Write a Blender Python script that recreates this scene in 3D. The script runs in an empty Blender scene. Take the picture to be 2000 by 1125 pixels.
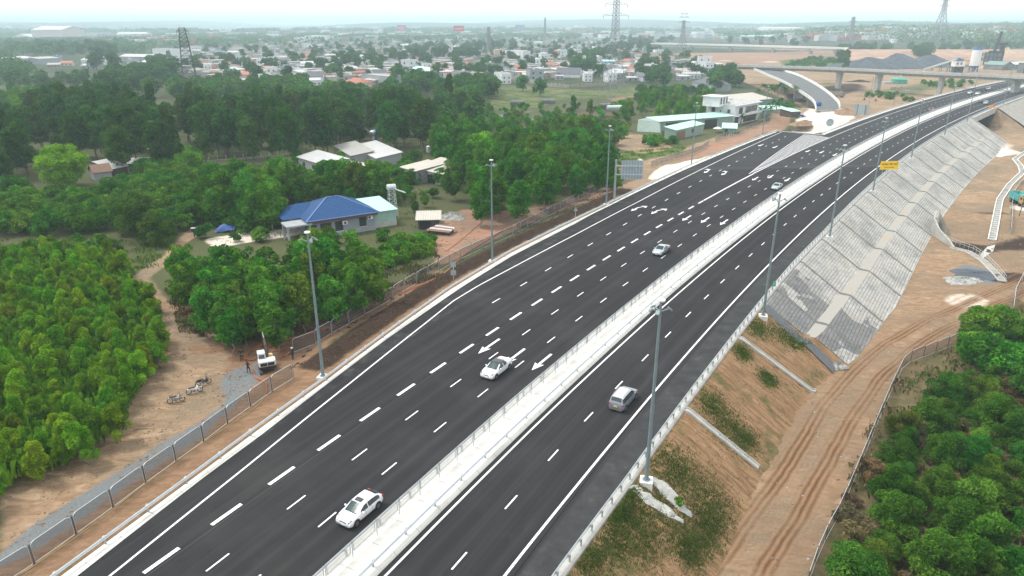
import bpy, math, random
import numpy as np
from mathutils import Vector, Matrix
random.seed(7); RNG=np.random.default_rng(7)
SC=bpy.context.scene; COL=SC.collection
rad=math.radians
# ------------------------------------------------ camera
FPX=1350.0; CX,CY=1000.0,562.5; PITCH=math.atan((CY-45.0)/FPX); CAMH=38.0
cam=bpy.data.cameras.new('camera'); camo=bpy.data.objects.new('camera',cam); COL.objects.link(camo)
cam.sensor_width=36; cam.lens=36*FPX/2000; cam.clip_start=0.5; cam.clip_end=30000
camo.location=(0,0,CAMH); camo.rotation_euler=(math.pi/2-PITCH,0,0)
SC.camera=camo
# ------------------------------------------------ sky, sun, exposure
SUN_EL,SUN_AZ=rad(60),rad(285)      # azimuth the light comes from, measured clockwise from +Y
w=bpy.data.worlds.new('World'); SC.world=w; w.use_nodes=True
nt=w.node_tree; nt.nodes.clear()
sky=nt.nodes.new('ShaderNodeTexSky'); sky.sky_type='NISHITA'; sky.sun_disc=False
sky.sun_elevation=SUN_EL; sky.sun_rotation=SUN_AZ; sky.dust_density=4; sky.air_density=1.2
sat=nt.nodes.new('ShaderNodeHueSaturation'); sat.inputs['Saturation'].default_value=0.30
mixs=nt.nodes.new('ShaderNodeMix'); mixs.data_type='RGBA'; mixs.inputs[0].default_value=0.62
mixs.inputs[7].default_value=(13.0,13.2,13.2,1)          # the even white of the overcast
bg=nt.nodes.new('ShaderNodeBackground'); bg.inputs['Strength'].default_value=0.108
wo=nt.nodes.new('ShaderNodeOutputWorld')
nt.links.new(sky.outputs[0],sat.inputs['Color']); nt.links.new(sat.outputs[0],mixs.inputs[6])
nt.links.new(mixs.outputs[2],bg.inputs[0]); nt.links.new(bg.outputs[0],wo.inputs[0])
sl=bpy.data.lights.new('sun','SUN'); sl.energy=1.9; sl.angle=rad(12); sl.color=(1,0.965,0.9)
so=bpy.data.objects.new('sun',sl); COL.objects.link(so)
sd_=Vector((math.sin(SUN_AZ)*math.cos(SUN_EL),math.cos(SUN_AZ)*math.cos(SUN_EL),math.sin(SUN_EL)))
so.rotation_euler=sd_.to_track_quat('Z','Y').to_euler(); so.location=(0,0,200)
SC.view_settings.view_transform='Standard'; SC.view_settings.look='None'
SC.view_settings.exposure=0.5; SC.view_settings.gamma=1
try:
    SC.cycles.volume_bounces=3; SC.cycles.transparent_max_bounces=12
    SC.cycles.max_bounces=7; SC.cycles.diffuse_bounces=3; SC.cycles.volume_step_rate=4
except Exception: pass
HAZE=0.00025; ZTOP=96.0
# ------------------------------------------------ where a point of the place stands (surveyed from the photograph)
_c,_s=math.cos(PITCH),math.sin(PITCH)
def ray(x,y):
    u=(x-CX)/FPX; v=(y-CY)/FPX
    return np.array([u,_c-v*_s,-_s-v*_c])
def G(x,y,z=0.0):
    r=ray(x,y); t=(CAMH-z)/-r[2]; return np.array([0,0,CAMH])+r*t
def HT(base,top):
    """height above base (world xyz) of pixel top, at the base's distance"""
    r=ray(*top); t=base[1]/r[1]; return CAMH+r[2]*t-base[2]
# reference curve of the expressway: s along, d to the right
_cx=[10.234458687513891,-38.91310787305142,93.45986119101374,240.94775152391045,-26.540418916597467]
_cy=[-3.986235270625873,14.163582710502247,-55.06500607458873,438.5528767261295,41.515425957224565]
SS=np.arange(-70,760,1.0)
CC=np.stack([np.polyval(_cx,SS/500),np.polyval(_cy,SS/500)],1)
TT=np.gradient(CC,axis=0); TT/=np.linalg.norm(TT,axis=1)[:,None]
def P(s,d,z=0.0):
    x=np.interp(s,SS,CC[:,0]); y=np.interp(s,SS,CC[:,1]); a=np.interp(s,SS,TT[:,0]); b=np.interp(s,SS,TT[:,1])
    return np.array([x+d*b,y-d*a,z])
def HD(s):
    a=np.interp(s,SS,TT[:,0]); b=np.interp(s,SS,TT[:,1]); return math.atan2(b,a)   # heading (angle of +s direction)
def SD(p):
    p=np.asarray(p,float)[...,:2]; sh=p.shape[:-1]; q=p.reshape(-1,2)
    S=np.empty(len(q)); D=np.empty(len(q))
    for i in range(0,len(q),20000):
        k=q[i:i+20000]; dd=((k[:,None,:]-CC[None,::2,:])**2).sum(2); j=dd.argmin(1)*2
        r=k-CC[j]; al=(r*TT[j]).sum(1); S[i:i+20000]=SS[j]+al; D[i:i+20000]=r[:,0]*TT[j,1]-r[:,1]*TT[j,0]
    return S.reshape(sh),D.reshape(sh)
# offsets of the lines, metres right of the reference curve
def tab(*a): 
    xs=[q[0] for q in a]; ys=[q[1] for q in a]
    return lambda s: np.interp(s,xs,ys)
o_gL=tab((-70,2.5),(-5,-4.8),(0,-5.4),(8,-6.4),(16,-7.5),(26,-8.8),(41,-11.2),(57,-13.5),(77,-15.2),(116,-15.8),(161,-17.3),(212,-18.5),(250,-19.6),(256,-19.8))
o_gLf=tab((252,-4.2),(600,-4.3),(760,-4.3))
o_aL=tab((-70,3.4),(-4,-4.0),(8,-5.8),(16,-6.8),(39,-10.4),(59,-12.9),(76,-14.4),(100,-14.9),(129,-16.6),(172,-18.3),(218,-19.2),(252,-20.1))
o_eL=tab((-70,5.8),(-3,-1.9),(11,-3.8),(28,-6.4),(46,-9.3),(54,-10.7),(61,-11.1),(71,-11.1),(94,-11.2),(125,-11.9),(171,-13.8),(220,-16.1),(255,-18.1))
o_d1=tab((-70,3.9),(30,3.9),(100,4.05),(250,4.15),(760,4.4))
o_d2=tab((-70,7.7),(30,7.75),(100,8.1),(250,8.3),(760,8.9))
o_mL=tab((-70,11.4),(34,11.5),(104,12.0),(190,12.3),(339,12.4),(522,13.1),(760,13.6))
o_mR=tab((-70,15.2),(29,15.4),(77,15.6),(107,15.9),(172,16.4),(318,16.7),(522,17.6),(760,18))
o_rI=tab((-70,15.6),(30,15.9),(77,16.35),(107,16.6),(170,17.0),(314,17.4),(427,18.3),(535,19.2),(760,19.6))
o_rD=tab((-70,19.5),(30,19.8),(77,20.35),(170,21.0),(314,21.7),(427,22.6),(760,24))
o_rO=tab((-70,23.3),(13,23.5),(34,23.8),(95,24.5),(144,24.9),(215,25.4),(269,25.8),(366,26.7),(491,28.0),(760,28.8))
o_gR=tab((-70,26.6),(13,26.9),(26,27.3),(57,27.7),(97,28.0),(120,28.5),(213,28.8),(328,29.6),(491,31),(760,32))
# ------------------------------------------------ land height
hR=tab((-70,4.6),(40,5.0),(60,5.4),(75,6.2),(90,7.0),(110,7.8),(320,8.6),(420,8.6),(760,8.0))
def prof_R(s,o):
    """height of the right-hand slope at o metres beyond the guardrail"""
    s=np.asarray(s,float); o=np.asarray(o,float); h=hR(s); run=1.62
    bw=np.clip((s-66)/14,0,1)*1.7*np.clip((330-s)/20,0,1); half=h*0.55
    z1=-np.maximum(o-0.9,0)/run
    z=np.where(-z1<half,z1,np.where(o-0.9<half*run+bw,-half,-half-(o-0.9-half*run-bw)/run))
    return np.maximum(z,-h)-0.12
def toe_R(s): 
    return 0.9+hR(s)*1.62+float(np.clip((s-66)/14,0,1))*1.7*float(np.clip((330-s)/20,0,1))
def sm(a,b,x):
    t=np.clip((x-a)/(b-a),0,1); return t*t*(3-2*t)
def ZT(x,y,slope=True):
    x=np.asarray(x,float); y=np.asarray(y,float); s,d=SD(np.stack([x,y],-1))
    # left side
    gl=np.where(s<254,o_gL(s),o_gLf(s)); o=gl-d
    zb=-2.0-1.5*sm(140,300,y)-1.5*sm(250,360,y)                       # plain on the left
    zb=np.where(s>254,np.minimum(zb,-4.5),zb)
    shoulder=np.where(s<254,4.0,0.8)
    z=-0.12-0.16*np.clip(o,0,shoulder)+ (zb+0.12+0.16*shoulder)*sm(shoulder,shoulder+8+6*sm(230,270,s),o)
    # filled platform in front of the ramp bridge
    pf=sm(0,1,np.clip(1-np.hypot((x-140)/22.,(y-318)/34.)**4,0,1)*3)
    z=np.where((d<0),z*(1-pf)+np.maximum(z,-0.9)*pf,z)
    # under the road
    inr=(o<=0)&(d<o_gR(s)); z=np.where(inr,-0.9,z)
    # right side
    oR=d-o_gR(s); h=hR(s); t=0.9+h*1.62+np.clip((s-66)/14,0,1)*1.7*np.clip((330-s)/20,0,1)
    zr=np.where(oR<(t-4.0 if slope else t),prof_R(s,oR)-(0.55 if slope else 0.0),-h-0.12)
    up=(s>347.5)&(s<398)&(oR>-9); z=np.where(up&(oR<=0)&(d>0),-9.0,z); zr=np.where(up,-h-0.12,zr)
    z=np.where(oR>0,zr,z)
    # far plain and the low hills at the horizon
    far=sm(450,900,np.hypot(x,y)); z=z*(1-far)+(-5.0)*far
    r=np.hypot(x,y); hill=sm(3200,7000,r)*(38+26*np.sin(x/900.+1)+16*np.sin(x/370.+y/1400.))
    az=np.arctan2(x,np.maximum(y,1.0)); hill=hill+sm(1150,2300,r)*sm(.30,.48,az)*(24+6*np.sin(x/260.)+5*np.sin(y/310.+1))*(1-sm(3200,7000,r))
    return z+hill
def GT(px,py,dz=0.0):
    """the point of the land (raised by dz) seen at a pixel of the photograph"""
    r=ray(px,py); lo=5.0; z=-2.0; o=np.array([0,0,CAMH])
    ts=np.geomspace(30,9000,260); pts=o+r*ts[:,None]; zz=ZT(pts[:,0],pts[:,1],False)+dz
    k=np.argmax(pts[:,2]<zz)
    if k==0: k=len(ts)-1
    a,b=ts[k-1],ts[k]
    for _ in range(18):
        m=(a+b)/2; p=o+r*m
        if p[2]<float(ZT(p[0],p[1],False))+dz: b=m
        else: a=m
    p=o+r*b; return np.array([p[0],p[1],float(ZT(p[0],p[1],False))])
def zt(x,y): return float(ZT(x,y,False))
def inpoly(X,Y,poly):
    X=np.asarray(X); Y=np.asarray(Y); ins=np.zeros(X.shape,bool); n=len(poly)
    for i in range(n):
        x1,y1=poly[i][:2]; x2,y2=poly[(i+1)%n][:2]
        c=((y1>Y)!=(y2>Y)); 
        with np.errstate(all='ignore'): xi=(x2-x1)*(Y-y1)/(y2-y1+1e-12)+x1
        ins^=c&(X<xi)
    return ins
def dpoly(X,Y,pts):
    """distance to a polyline and signed lateral offset"""
    best=np.full(X.shape,1e9); lat=np.zeros(X.shape)
    for i in range(len(pts)-1):
        a=np.array(pts[i][:2]); b=np.array(pts[i+1][:2]); v=b-a; L=np.hypot(*v); v=v/L
        t=np.clip((X-a[0])*v[0]+(Y-a[1])*v[1],0,L); dx=X-(a[0]+v[0]*t); dy=Y-(a[1]+v[1]*t)
        dd=np.hypot(dx,dy); m=dd<best; best=np.where(m,dd,best); lat=np.where(m,dx*v[1]-dy*v[0],lat)
    return best,lat
# ------------------------------------------------ materials
MATS={}
def nmat(name): 
    m=bpy.data.materials.new(name); m.use_nodes=True; MATS[name]=m; return m
class N:
    """small helper for node trees"""
    def __init__(s,m): s.m=m; s.t=m.node_tree; s.b=s.t.nodes['Principled BSDF']; s.tc=s.t.nodes.new('ShaderNodeTexCoord')
    def n(s,t,**k):
        x=s.t.nodes.new(t)
        for a,b in k.items(): setattr(x,a,b)
        return x
    def l(s,a,b): s.t.links.new(a,b)
    def noise(s,scale,detail=4,rough=.55,vec=None,dist=0.0):
        x=s.n('ShaderNodeTexNoise'); x.inputs['Scale'].default_value=scale; x.inputs['Detail'].default_value=detail
        x.inputs['Roughness'].default_value=rough; x.inputs['Distortion'].default_value=dist
        s.l(vec if vec is not None else s.tc.outputs['Object'],x.inputs['Vector']); return x.outputs['Fac']
    def mapping(s,sc=(1,1,1),rot=(0,0,0),vec=None):
        x=s.n('ShaderNodeMapping'); x.inputs['Scale'].default_value=sc; x.inputs['Rotation'].default_value=rot
        s.l(vec if vec is not None else s.tc.outputs['Object'],x.inputs['Vector']); return x.outputs[0]
    def ramp(s,fac,*st):
        x=s.n('ShaderNodeValToRGB'); e=x.color_ramp.elements
        while len(e)<len(st): e.new(0.5)
        for i,(p,c) in enumerate(st): e[i].position=p; e[i].color=(*c,1) if len(c)==3 else c
        s.l(fac,x.inputs[0]); return x.outputs[0]
    def mix(s,f,a,b,blend='MIX'):
        x=s.n('ShaderNodeMix'); x.data_type='RGBA'; x.blend_type=blend
        for i,v in ((0,f),(6,a),(7,b)):
            if isinstance(v,(int,float)): x.inputs[i].default_value=v
            elif isinstance(v,tuple): x.inputs[i].default_value=(*v,1)
            else: s.l(v,x.inputs[i])
        return x.outputs[2]
    def math(s,op,a,b=0.0,c=None,clamp=False):
        x=s.n('ShaderNodeMath'); x.operation=op; x.use_clamp=clamp
        for i,v in enumerate((a,b)+((c,) if c is not None else ())):
            if isinstance(v,(int,float)): x.inputs[i].default_value=v
            else: s.l(v,x.inputs[i])
        return x.outputs[0]
    def attr(s,name):
        x=s.n('ShaderNodeAttribute'); x.attribute_name=name; return x
    def bump(s,h,strength=.4,dist=.1):
        x=s.n('ShaderNodeBump'); x.inputs['Strength'].default_value=strength; x.inputs['Distance'].default_value=dist
        s.l(h,x.inputs['Height']); s.l(x.outputs[0],s.b.inputs['Normal'])
    def col(s,c): 
        if isinstance(c,tuple): s.b.inputs['Base Color'].default_value=(*c,1)
        else: s.l(c,s.b.inputs['Base Color'])
    def rough(s,v): s.b.inputs['Roughness'].default_value=v
def paint(name,c,rough=.6,var=.12,scale=1.5,metal=0.0,bump=0.0,coat=0.0,spec=None):
    """a worn single-colour surface: noise in value, a little dirt"""
    m=nmat(name); n=N(m); f=n.noise(scale,5,.6); g=n.noise(scale*7,3,.6)
    c2=tuple(v*(1-var*2.2) for v in c); c3=tuple(min(1,v*(1+var)) for v in c)
    k=n.ramp(f,(.3,c2),(.6,c),(.85,c3)); k=n.mix(n.math('MULTIPLY',g,var*1.6),k,tuple(v*.55 for v in c))
    n.col(k); n.rough(rough); n.b.inputs['Metallic'].default_value=metal
    if coat: n.b.inputs['Coat Weight'].default_value=coat; n.b.inputs['Coat Roughness'].default_value=.08
    if spec is not None: n.b.inputs['Specular IOR Level'].default_value=spec
    if bump: n.bump(g,bump,.05)
    return m
def stripes(name,c,c2,period,axis=0,rough=.5,metal=0.0,coord='Object',dirt=.25,sharp=.5):
    """corrugated or panelled sheet"""
    m=nmat(name); n=N(m); sep=n.n('ShaderNodeSeparateXYZ'); n.l(n.tc.outputs[coord],sep.inputs[0])
    wv=n.math('SINE',n.math('MULTIPLY',sep.outputs[axis],2*math.pi/period)); wv=n.math('MULTIPLY_ADD',wv,.5,.5)
    k=n.mix(n.math('POWER',wv,3.0),c,c2); f=n.noise(.6,5,.65); g=n.noise(3,4,.7)
    k=n.mix(n.math('MULTIPLY',n.math('SUBTRACT',f,.35),dirt*2,clamp=True),k,tuple(v*.45 for v in c)); 
    k=n.mix(n.math('MULTIPLY',g,dirt*.5),k,(.2,.16,.12)); n.col(k); n.rough(rough); n.b.inputs['Metallic'].default_value=metal
    n.bump(wv,.5,.04); return m
# ------------------------------------------------ mesh helpers
class MB:
    def __init__(s): s.v=[]; s.f=[]; s.m=[]; s.uv=None
    def add(s,vs,fs,mi=0):
        o=len(s.v); s.v+= [tuple(map(float,v)) for v in vs]; s.f+=[tuple(i+o for i in f) for f in fs]; s.m+=[mi]*len(fs)
    def box(s,c,size,mi=0,rz=0.0,M=None,taper=1.0,ry=0.0):
        x,y,z=[v/2 for v in size]; vs=[]
        for k in (-1,1):
            t=1.0 if k<0 else taper
            for a,b in ((-1,-1),(1,-1),(1,1),(-1,1)): vs.append((a*x*t,b*y*t,k*z))
        R=Matrix.Rotation(rz,3,'Z')@Matrix.Rotation(ry,3,'Y'); vs=[tuple(R@Vector(v)+Vector(c)) for v in vs]
        if M is not None: vs=[tuple(M@Vector(v)) for v in vs]
        s.add(vs,[(3,2,1,0),(4,5,6,7),(0,1,5,4),(1,2,6,5),(2,3,7,6),(3,0,4,7)],mi)
    def cyl(s,a,b,r0,r1=None,n=8,mi=0,cap=True):
        r1=r0 if r1 is None else r1; a=Vector(tuple(a)); b=Vector(tuple(b)); d=(b-a)
        if d.length<1e-6: return
        d=d.normalized(); q=d.to_track_quat('Z','Y').to_matrix(); vs=[]
        for p,r in ((a,r0),(b,r1)):
            for i in range(n):
                t=2*math.pi*i/n; vs.append(tuple(p+q@Vector((r*math.cos(t),r*math.sin(t),0))))
        fs=[(i,(i+1)%n,n+(i+1)%n,n+i) for i in range(n)]
        if cap: fs+=[tuple(range(n-1,-1,-1)),tuple(range(n,2*n))]
        s.add(vs,fs,mi)
    def tube(s,pts,r,n=6,mi=0):
        for a,b in zip(pts[:-1],pts[1:]): s.cyl(a,b,r,r,n,mi)
    def bar(s,a,b,w,h=None,mi=0):
        """square-section bar"""
        h=w if h is None else h; a=Vector(tuple(a)); b=Vector(tuple(b)); d=(b-a)
        if d.length<1e-6: return
        d=d.normalized(); up=Vector((0,0,1)) if abs(d.z)<.95 else Vector((0,1,0)); x=d.cross(up).normalized(); u=x.cross(d)
        vs=[]
        for p in (a,b):
            for i,j in ((-1,-1),(1,-1),(1,1),(-1,1)): vs.append(tuple(p+x*(i*w/2)+u*(j*h/2)))
        s.add(vs,[(0,1,2,3),(7,6,5,4),(0,4,5,1),(1,5,6,2),(2,6,7,3),(3,7,4,0)],mi)
    def quad(s,a,b,c,d,mi=0): s.add([a,b,c,d],[(0,1,2,3)],mi)
    def prism(s,poly,z0,z1,mi=0):
        n=len(poly); vs=[(p[0],p[1],z0) for p in poly]+[(p[0],p[1],z1) for p in poly]
        s.add(vs,[tuple(range(n-1,-1,-1)),tuple(range(n,2*n))]+[(i,(i+1)%n,n+(i+1)%n,n+i) for i in range(n)],mi)
    def loft(s,rings,mi=0,close=False,caps=False,flip=False):
        n=len(rings[0]); vs=[p for r in rings for p in r]; fs=[]
        m=n if close else n-1
        for i in range(len(rings)-1):
            for j in range(m):
                a,b,c,d=i*n+j,i*n+(j+1)%n,(i+1)*n+(j+1)%n,(i+1)*n+j
                fs.append((d,c,b,a) if flip else (a,b,c,d))
        if caps: fs+=[tuple(range(n-1,-1,-1)),tuple(range((len(rings)-1)*n,len(rings)*n))]
        s.add(vs,fs,mi)
    def sphere(s,c,r,n=10,m=6,mi=0,sq=(1,1,1)):
        rings=[]
        for i in range(1,m):
            t=math.pi*i/m; rings.append([(c[0]+r*sq[0]*math.sin(t)*math.cos(2*math.pi*j/n),c[1]+r*sq[1]*math.sin(t)*math.sin(2*math.pi*j/n),c[2]+r*sq[2]*math.cos(t)) for j in range(n)])
        s.loft(rings,mi,close=True,caps=True)
    def mesh(s,name,mats,smooth=False):
        me=bpy.data.meshes.new(name); me.from_pydata(s.v,[],s.f)
        for m in (mats if isinstance(mats,(list,tuple)) else [mats]): me.materials.append(m if not isinstance(m,str) else MATS[m])
        if len(set(s.m))>1 or (s.m and s.m[0]): me.polygons.foreach_set('material_index',s.m)
        if smooth: me.polygons.foreach_set('use_smooth',[True]*len(me.polygons))
        me.update(); return me
    def obj(s,name,mats,parent=None,smooth=False,loc=None,rz=0.0,bevel=0.0):
        o=bpy.data.objects.new(name,s.mesh(name,mats,smooth)); COL.objects.link(o)
        if parent is not None: o.parent=parent
        if loc is not None: o.location=tuple(map(float,loc)); o.rotation_euler=(0,0,rz)
        if bevel: 
            b=o.modifiers.new('bevel','BEVEL'); b.width=bevel; b.segments=2; b.limit_method='ANGLE'; b.angle_limit=rad(40)
        return o
def tag(o,label,cat,group=None):
    o['label']=label; o['category']=cat
    if group: o['group']=group
    return o
def thing(name,label,cat,loc=(0,0,0),rz=0.0,group=None):
    o=bpy.data.objects.new(name,None); COL.objects.link(o); o.location=tuple(map(float,loc)); o.rotation_euler=(0,0,rz)
    o.empty_display_size=.5; return tag(o,label,cat,group)
def struct(o,kind='structure'): o['kind']=kind; return o
KIDS={}
def kids(o):
    if o.name not in KIDS: KIDS[o.name]=[c for c in o.children]
    return KIDS[o.name]
def dup(o,loc,rz=0.0,label=None,group=None,scale=None,cat=None,parts=True,color=None):
    r=o.copy(); COL.objects.link(r); r.location=tuple(map(float,loc)); r.rotation_euler=(0,0,rz)
    if scale is not None: r.scale=(scale,)*3 if isinstance(scale,(int,float)) else scale
    if label: r['label']=label
    if group: r['group']=group
    if cat: r['category']=cat
    if color is not None: r.color=color
    if parts:
        for ch in kids(o):
            c=ch.copy(); COL.objects.link(c); c.parent=r
            if color is not None: c.color=color
            for g in kids(ch):
                d=g.copy(); COL.objects.link(d); d.parent=c
    return r
USED={}
def use(proto,loc,rz=0.0,label=None,group=None,scale=None,cat=None,color=None,parts=True):
    """first use places the prototype itself, later uses copy it"""
    if proto.name not in USED:
        USED[proto.name]=1; proto.location=tuple(map(float,loc)); proto.rotation_euler=(0,0,rz)
        if scale is not None: proto.scale=(scale,)*3 if isinstance(scale,(int,float)) else scale
        if label: proto['label']=label
        if group: proto['group']=group
        if cat: proto['category']=cat
        if color is not None:
            proto.color=color
            for c in kids(proto): c.color=color
        return proto
    return dup(proto,loc,rz,label,group,scale,cat,parts,color)
# ================================================= LAND
def axis(lo,d0,d1,hi,step,ratio):
    a=list(np.arange(d0,d1,step)); x=a[-1]; st=step
    while x<hi: st*=ratio; x+=st; a.append(x)
    x=a[0]; st=step; b=[]
    while x>lo: st*=ratio; x-=st; b.append(x)
    return np.array(b[::-1]+a)
gx=axis(-9000,-72,128,9000,.75,1.022); gy=axis(-120,30,118,11000,.75,1.0125)
GX,GY=np.meshgrid(gx,gy); GZ=ZT(GX,GY)
def wp(px,dz=0): return [GT(*p,dz)[:2] for p in px]
AT={k:np.zeros(GX.shape,np.float32) for k in ('sand','brown','dark','grass','gravel','pale','red','tu')}
def fill(name,px,val=1.0,world=None,soft=0):
    poly=world if world is not None else wp(px); m=inpoly(GX,GY,poly); AT[name][m]=val
    return poly
S_,D_=SD(np.stack([GX,GY],-1))
oR=D_-o_gR(S_)
# clearings, tracks and fills on the left
fill('sand',[(0,1110),(0,925),(120,885),(215,830),(270,760),(318,690),(312,600),(262,548),(285,535),(330,590),(350,640),(430,655),(480,680),(560,640),(700,585),(800,560),(640,660),(560,720),(520,760),(430,830),(330,895),(180,990),(60,1070)])
fill('sand',[(255,545),(320,500),(345,470),(375,440),(380,405),(392,405),(395,450),(360,480),(330,515),(290,545)])
fill('brown',[(440,700),(480,670),(560,640),(660,600),(760,560),(865,520),(860,545),(760,600),(640,670),(560,730),(480,760),(440,780)],.9)
fill('gravel',[(-40,1125),(60,1026),(130,984),(250,910),(330,858),(405,815),(438,788),(428,748),(450,722),(500,708),(520,722),(500,748),(455,795),(400,850),(330,895),(250,948),(130,1035),(40,1095)])
fill('red',[(840,480),(868,430),(905,408),(1000,412),(1090,396),(1190,360),(1200,375),(1060,425),(960,470),(880,512),(850,520),(845,500)])
fill('pale',[(395,468),(470,455),(560,446),(600,440),(600,456),(560,462),(480,474),(420,485)])
fill('sand',[(1195,268),(1250,262),(1290,275),(1320,292),(1260,302),(1205,290)])
fill('pale',[(1264,352),(1280,332),(1300,322),(1360,312),(1398,300),(1370,318),(1310,338),(1275,352)])
fill('pale',[(1238,302),(1250,306),(1262,318),(1252,318),(1246,310)])
fill('grass',[(1195,300),(1260,300),(1345,284),(1330,300),(1270,310),(1215,312)])
fill('grass',[(925,210),(948,165),(1060,170),(1180,178),(1290,165),(1250,185),(1190,192),(1110,192),(1040,212),(960,222)])
fill('red',[(1180,192),(1260,178),(1290,165),(1250,188),(1200,200)],.6)
fill('dark',[(1120,215),(1215,205),(1215,225),(1140,235)],.5)
fill('grass',[(580,560),(640,545),(760,500),(850,450),(850,500),(760,520),(680,560),(610,590)],.7)
fill('sand',[(1205,330),(1300,300),(1480,240),(1600,205),(1590,225),(1500,255),(1420,290),(1300,340),(1200,385)],.8)
fill('red',[(1330,305),(1400,275),(1500,243),(1560,222),(1540,240),(1490,262),(1440,282),(1370,305),(1320,322)],.9)
# earthworks round the interchange
_er=np.random.default_rng(8)
def blots(px,n_,rr,names):
    poly=wp(px); xs=[p[0] for p in poly]; ys=[p[1] for p in poly]; k=0
    while k<n_:
        cx_,cy_=_er.uniform(min(xs),max(xs)),_er.uniform(min(ys),max(ys))
        if not inpoly(np.array([cx_]),np.array([cy_]),poly)[0]: continue
        a=_er.uniform(rr*.4,rr*1.6); b=a*_er.uniform(.25,.7); t=_er.uniform(-.5,.9); X=(GX-cx_)*math.cos(t)+(GY-cy_)*math.sin(t); Y=-(GX-cx_)*math.sin(t)+(GY-cy_)*math.cos(t); m=(X/a)**2+(Y/b)**2<1; nm=names[int(_er.integers(len(names)))]; AT[nm][m]=float(_er.uniform(.55,.85)); k+=1
fill('sand',[(1390,108),(1640,100),(2060,104),(2060,150),(1960,160),(1800,200),(1700,228),(1610,262),(1600,240),(1560,205),(1520,190),(1450,160),(1400,135),(1300,118)],.75)
fill('red',[(1300,104),(1600,100),(2060,98),(2060,118),(1700,122),(1480,128),(1380,118)],.9)
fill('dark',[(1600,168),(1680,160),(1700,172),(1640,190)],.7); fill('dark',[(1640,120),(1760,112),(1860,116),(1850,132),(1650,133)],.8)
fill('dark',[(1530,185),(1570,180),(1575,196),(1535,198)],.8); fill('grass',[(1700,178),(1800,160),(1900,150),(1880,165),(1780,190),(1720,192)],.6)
fill('grass',[(1520,118),(1630,108),(1660,128),(1530,130)],.9)
blots([(1390,108),(1640,100),(2060,104),(2060,150),(1960,160),(1800,200),(1700,228),(1620,240),(1560,205),(1520,190),(1450,160),(1400,135)],90,16,['red','dark','brown','grass','brown','pale','red'])
blots([(1720,720),(1860,600),(1980,560),(2060,400),(2060,260),(1960,300),(1900,420),(1850,520)],34,4.5,['red','brown','dark','brown','pale'])
blots([(930,212),(1100,222),(1230,210),(1225,262),(1100,255),(960,235)],40,9,['dark','brown','gravel','grass','sand'])
blots([(340,600),(640,560),(640,650),(560,690),(380,700)],16,3.0,['brown','dark','sand'])
PLAT=fill('pale',[(1545,256),(1560,232),(1592,214),(1645,210),(1672,228),(1612,260)])
m=inpoly(GX,GY,PLAT)
# the dirt service area right of the embankment
RF=[GT(*p)[:2] for p in [(1560,1180),(1600,1075),(1640,1000),(1690,880),(1740,760),(1768,708),(1880,664),(1960,600),(2000,540),(2040,470)]]
toe=[P(s,float(o_gR(s))+toe_R(s)-2)[:2] for s in range(-30,430,6)]
rz=toe+[np.array([470.,420.]),np.array([330.,250.])]+RF[::-1]
AT['sand'][inpoly(GX,GY,rz)]=1.0
AT['sand'][(oR>0)&(S_>100)&(D_<130)&(GX>90)&(S_<420)]=1.0
rut=[GT(*p)[:2] for p in [(1380,1210),(1425,1140),(1530,985),(1590,885),(1640,800),(1690,735),(1750,680),(1830,632),(1920,592),(1990,562),(2080,520)]]
db,lat=dpoly(GX,GY,rut); AT['tu'][:]=np.where(db<9,lat,30)
AT['brown'][(oR>0)&(S_<200)&(oR<60)]=np.where(RNG.random(AT['brown'].shape)<.5,.5,.38)[(oR>0)&(S_<200)&(oR<60)]
fill('gravel',[(1866,528),(1880,516),(1920,522),(1950,540),(1958,552),(1930,556),(1890,545)])
fill('dark',[(1845,470),(1930,478),(1990,460),(2040,470),(2040,490),(1970,490),(1900,500),(1850,480)],.7)
fill('pale',[(1940,292),(1975,270),(1978,300),(1955,308)],1)
fill('gravel',[(1630,610),(1680,650),(1720,700),(1690,700),(1640,650),(1600,610)],.0)
# shoulder, trench spoil and verge between fence and guardrail
gl=np.where(S_<254,o_gL(S_),o_gLf(S_)); oL=gl-D_
near=(oL>0)&(oL<6.5)&(S_<240)
AT['brown'][(oL>5.9)&(oL<9.5)&(S_<36)&(S_>-60)]=.8; mk=near&(oL<6.2)&(S_<95); AT['brown'][mk]=np.maximum(AT['brown'][mk],.75); AT['sand'][near&(S_>=60)&(oL<4)]=.8; AT['gravel'][near&(S_>85)&(S_<165)&(oL<3.2)]=.55
tr=(oL>2.2)&(oL<7.0)&(S_>29)&(S_<138); AT['dark'][tr]=1.0
# low bund of dug soil
b=np.exp(-((oL-4.3)/1.5)**2)*sm(29,34,S_)*(1-sm(128,136,S_)); GZ=GZ+b*(.75+.35*np.sin(S_*2.1)*np.sin(S_*.77+1)+RNG.normal(0,.2,GZ.shape))
rough=np.clip(AT['brown']+AT['dark']+AT['sand'],0,1)*(np.hypot(GX,GY)<320); GZ=GZ+RNG.normal(0,.035,GZ.shape)*rough
for k in AT:
    if k!='tu':
        a=AT[k]
        for _ in range(2): a=(a+np.roll(a,1,0)+np.roll(a,-1,0)+np.roll(a,1,1)+np.roll(a,-1,1))/5
        AT[k]=a.astype(np.float32)
nr,nc=GX.shape
me=bpy.data.meshes.new('ground'); co=np.stack([GX,GY,GZ],-1).reshape(-1,3)
idx=np.arange(nr*nc).reshape(nr,nc); q=np.stack([idx[:-1,:-1],idx[:-1,1:],idx[1:,1:],idx[1:,:-1]],-1).reshape(-1,4)
me.vertices.add(len(co)); me.vertices.foreach_set('co',co.ravel()); me.loops.add(q.size); me.loops.foreach_set('vertex_index',q.ravel())
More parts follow.
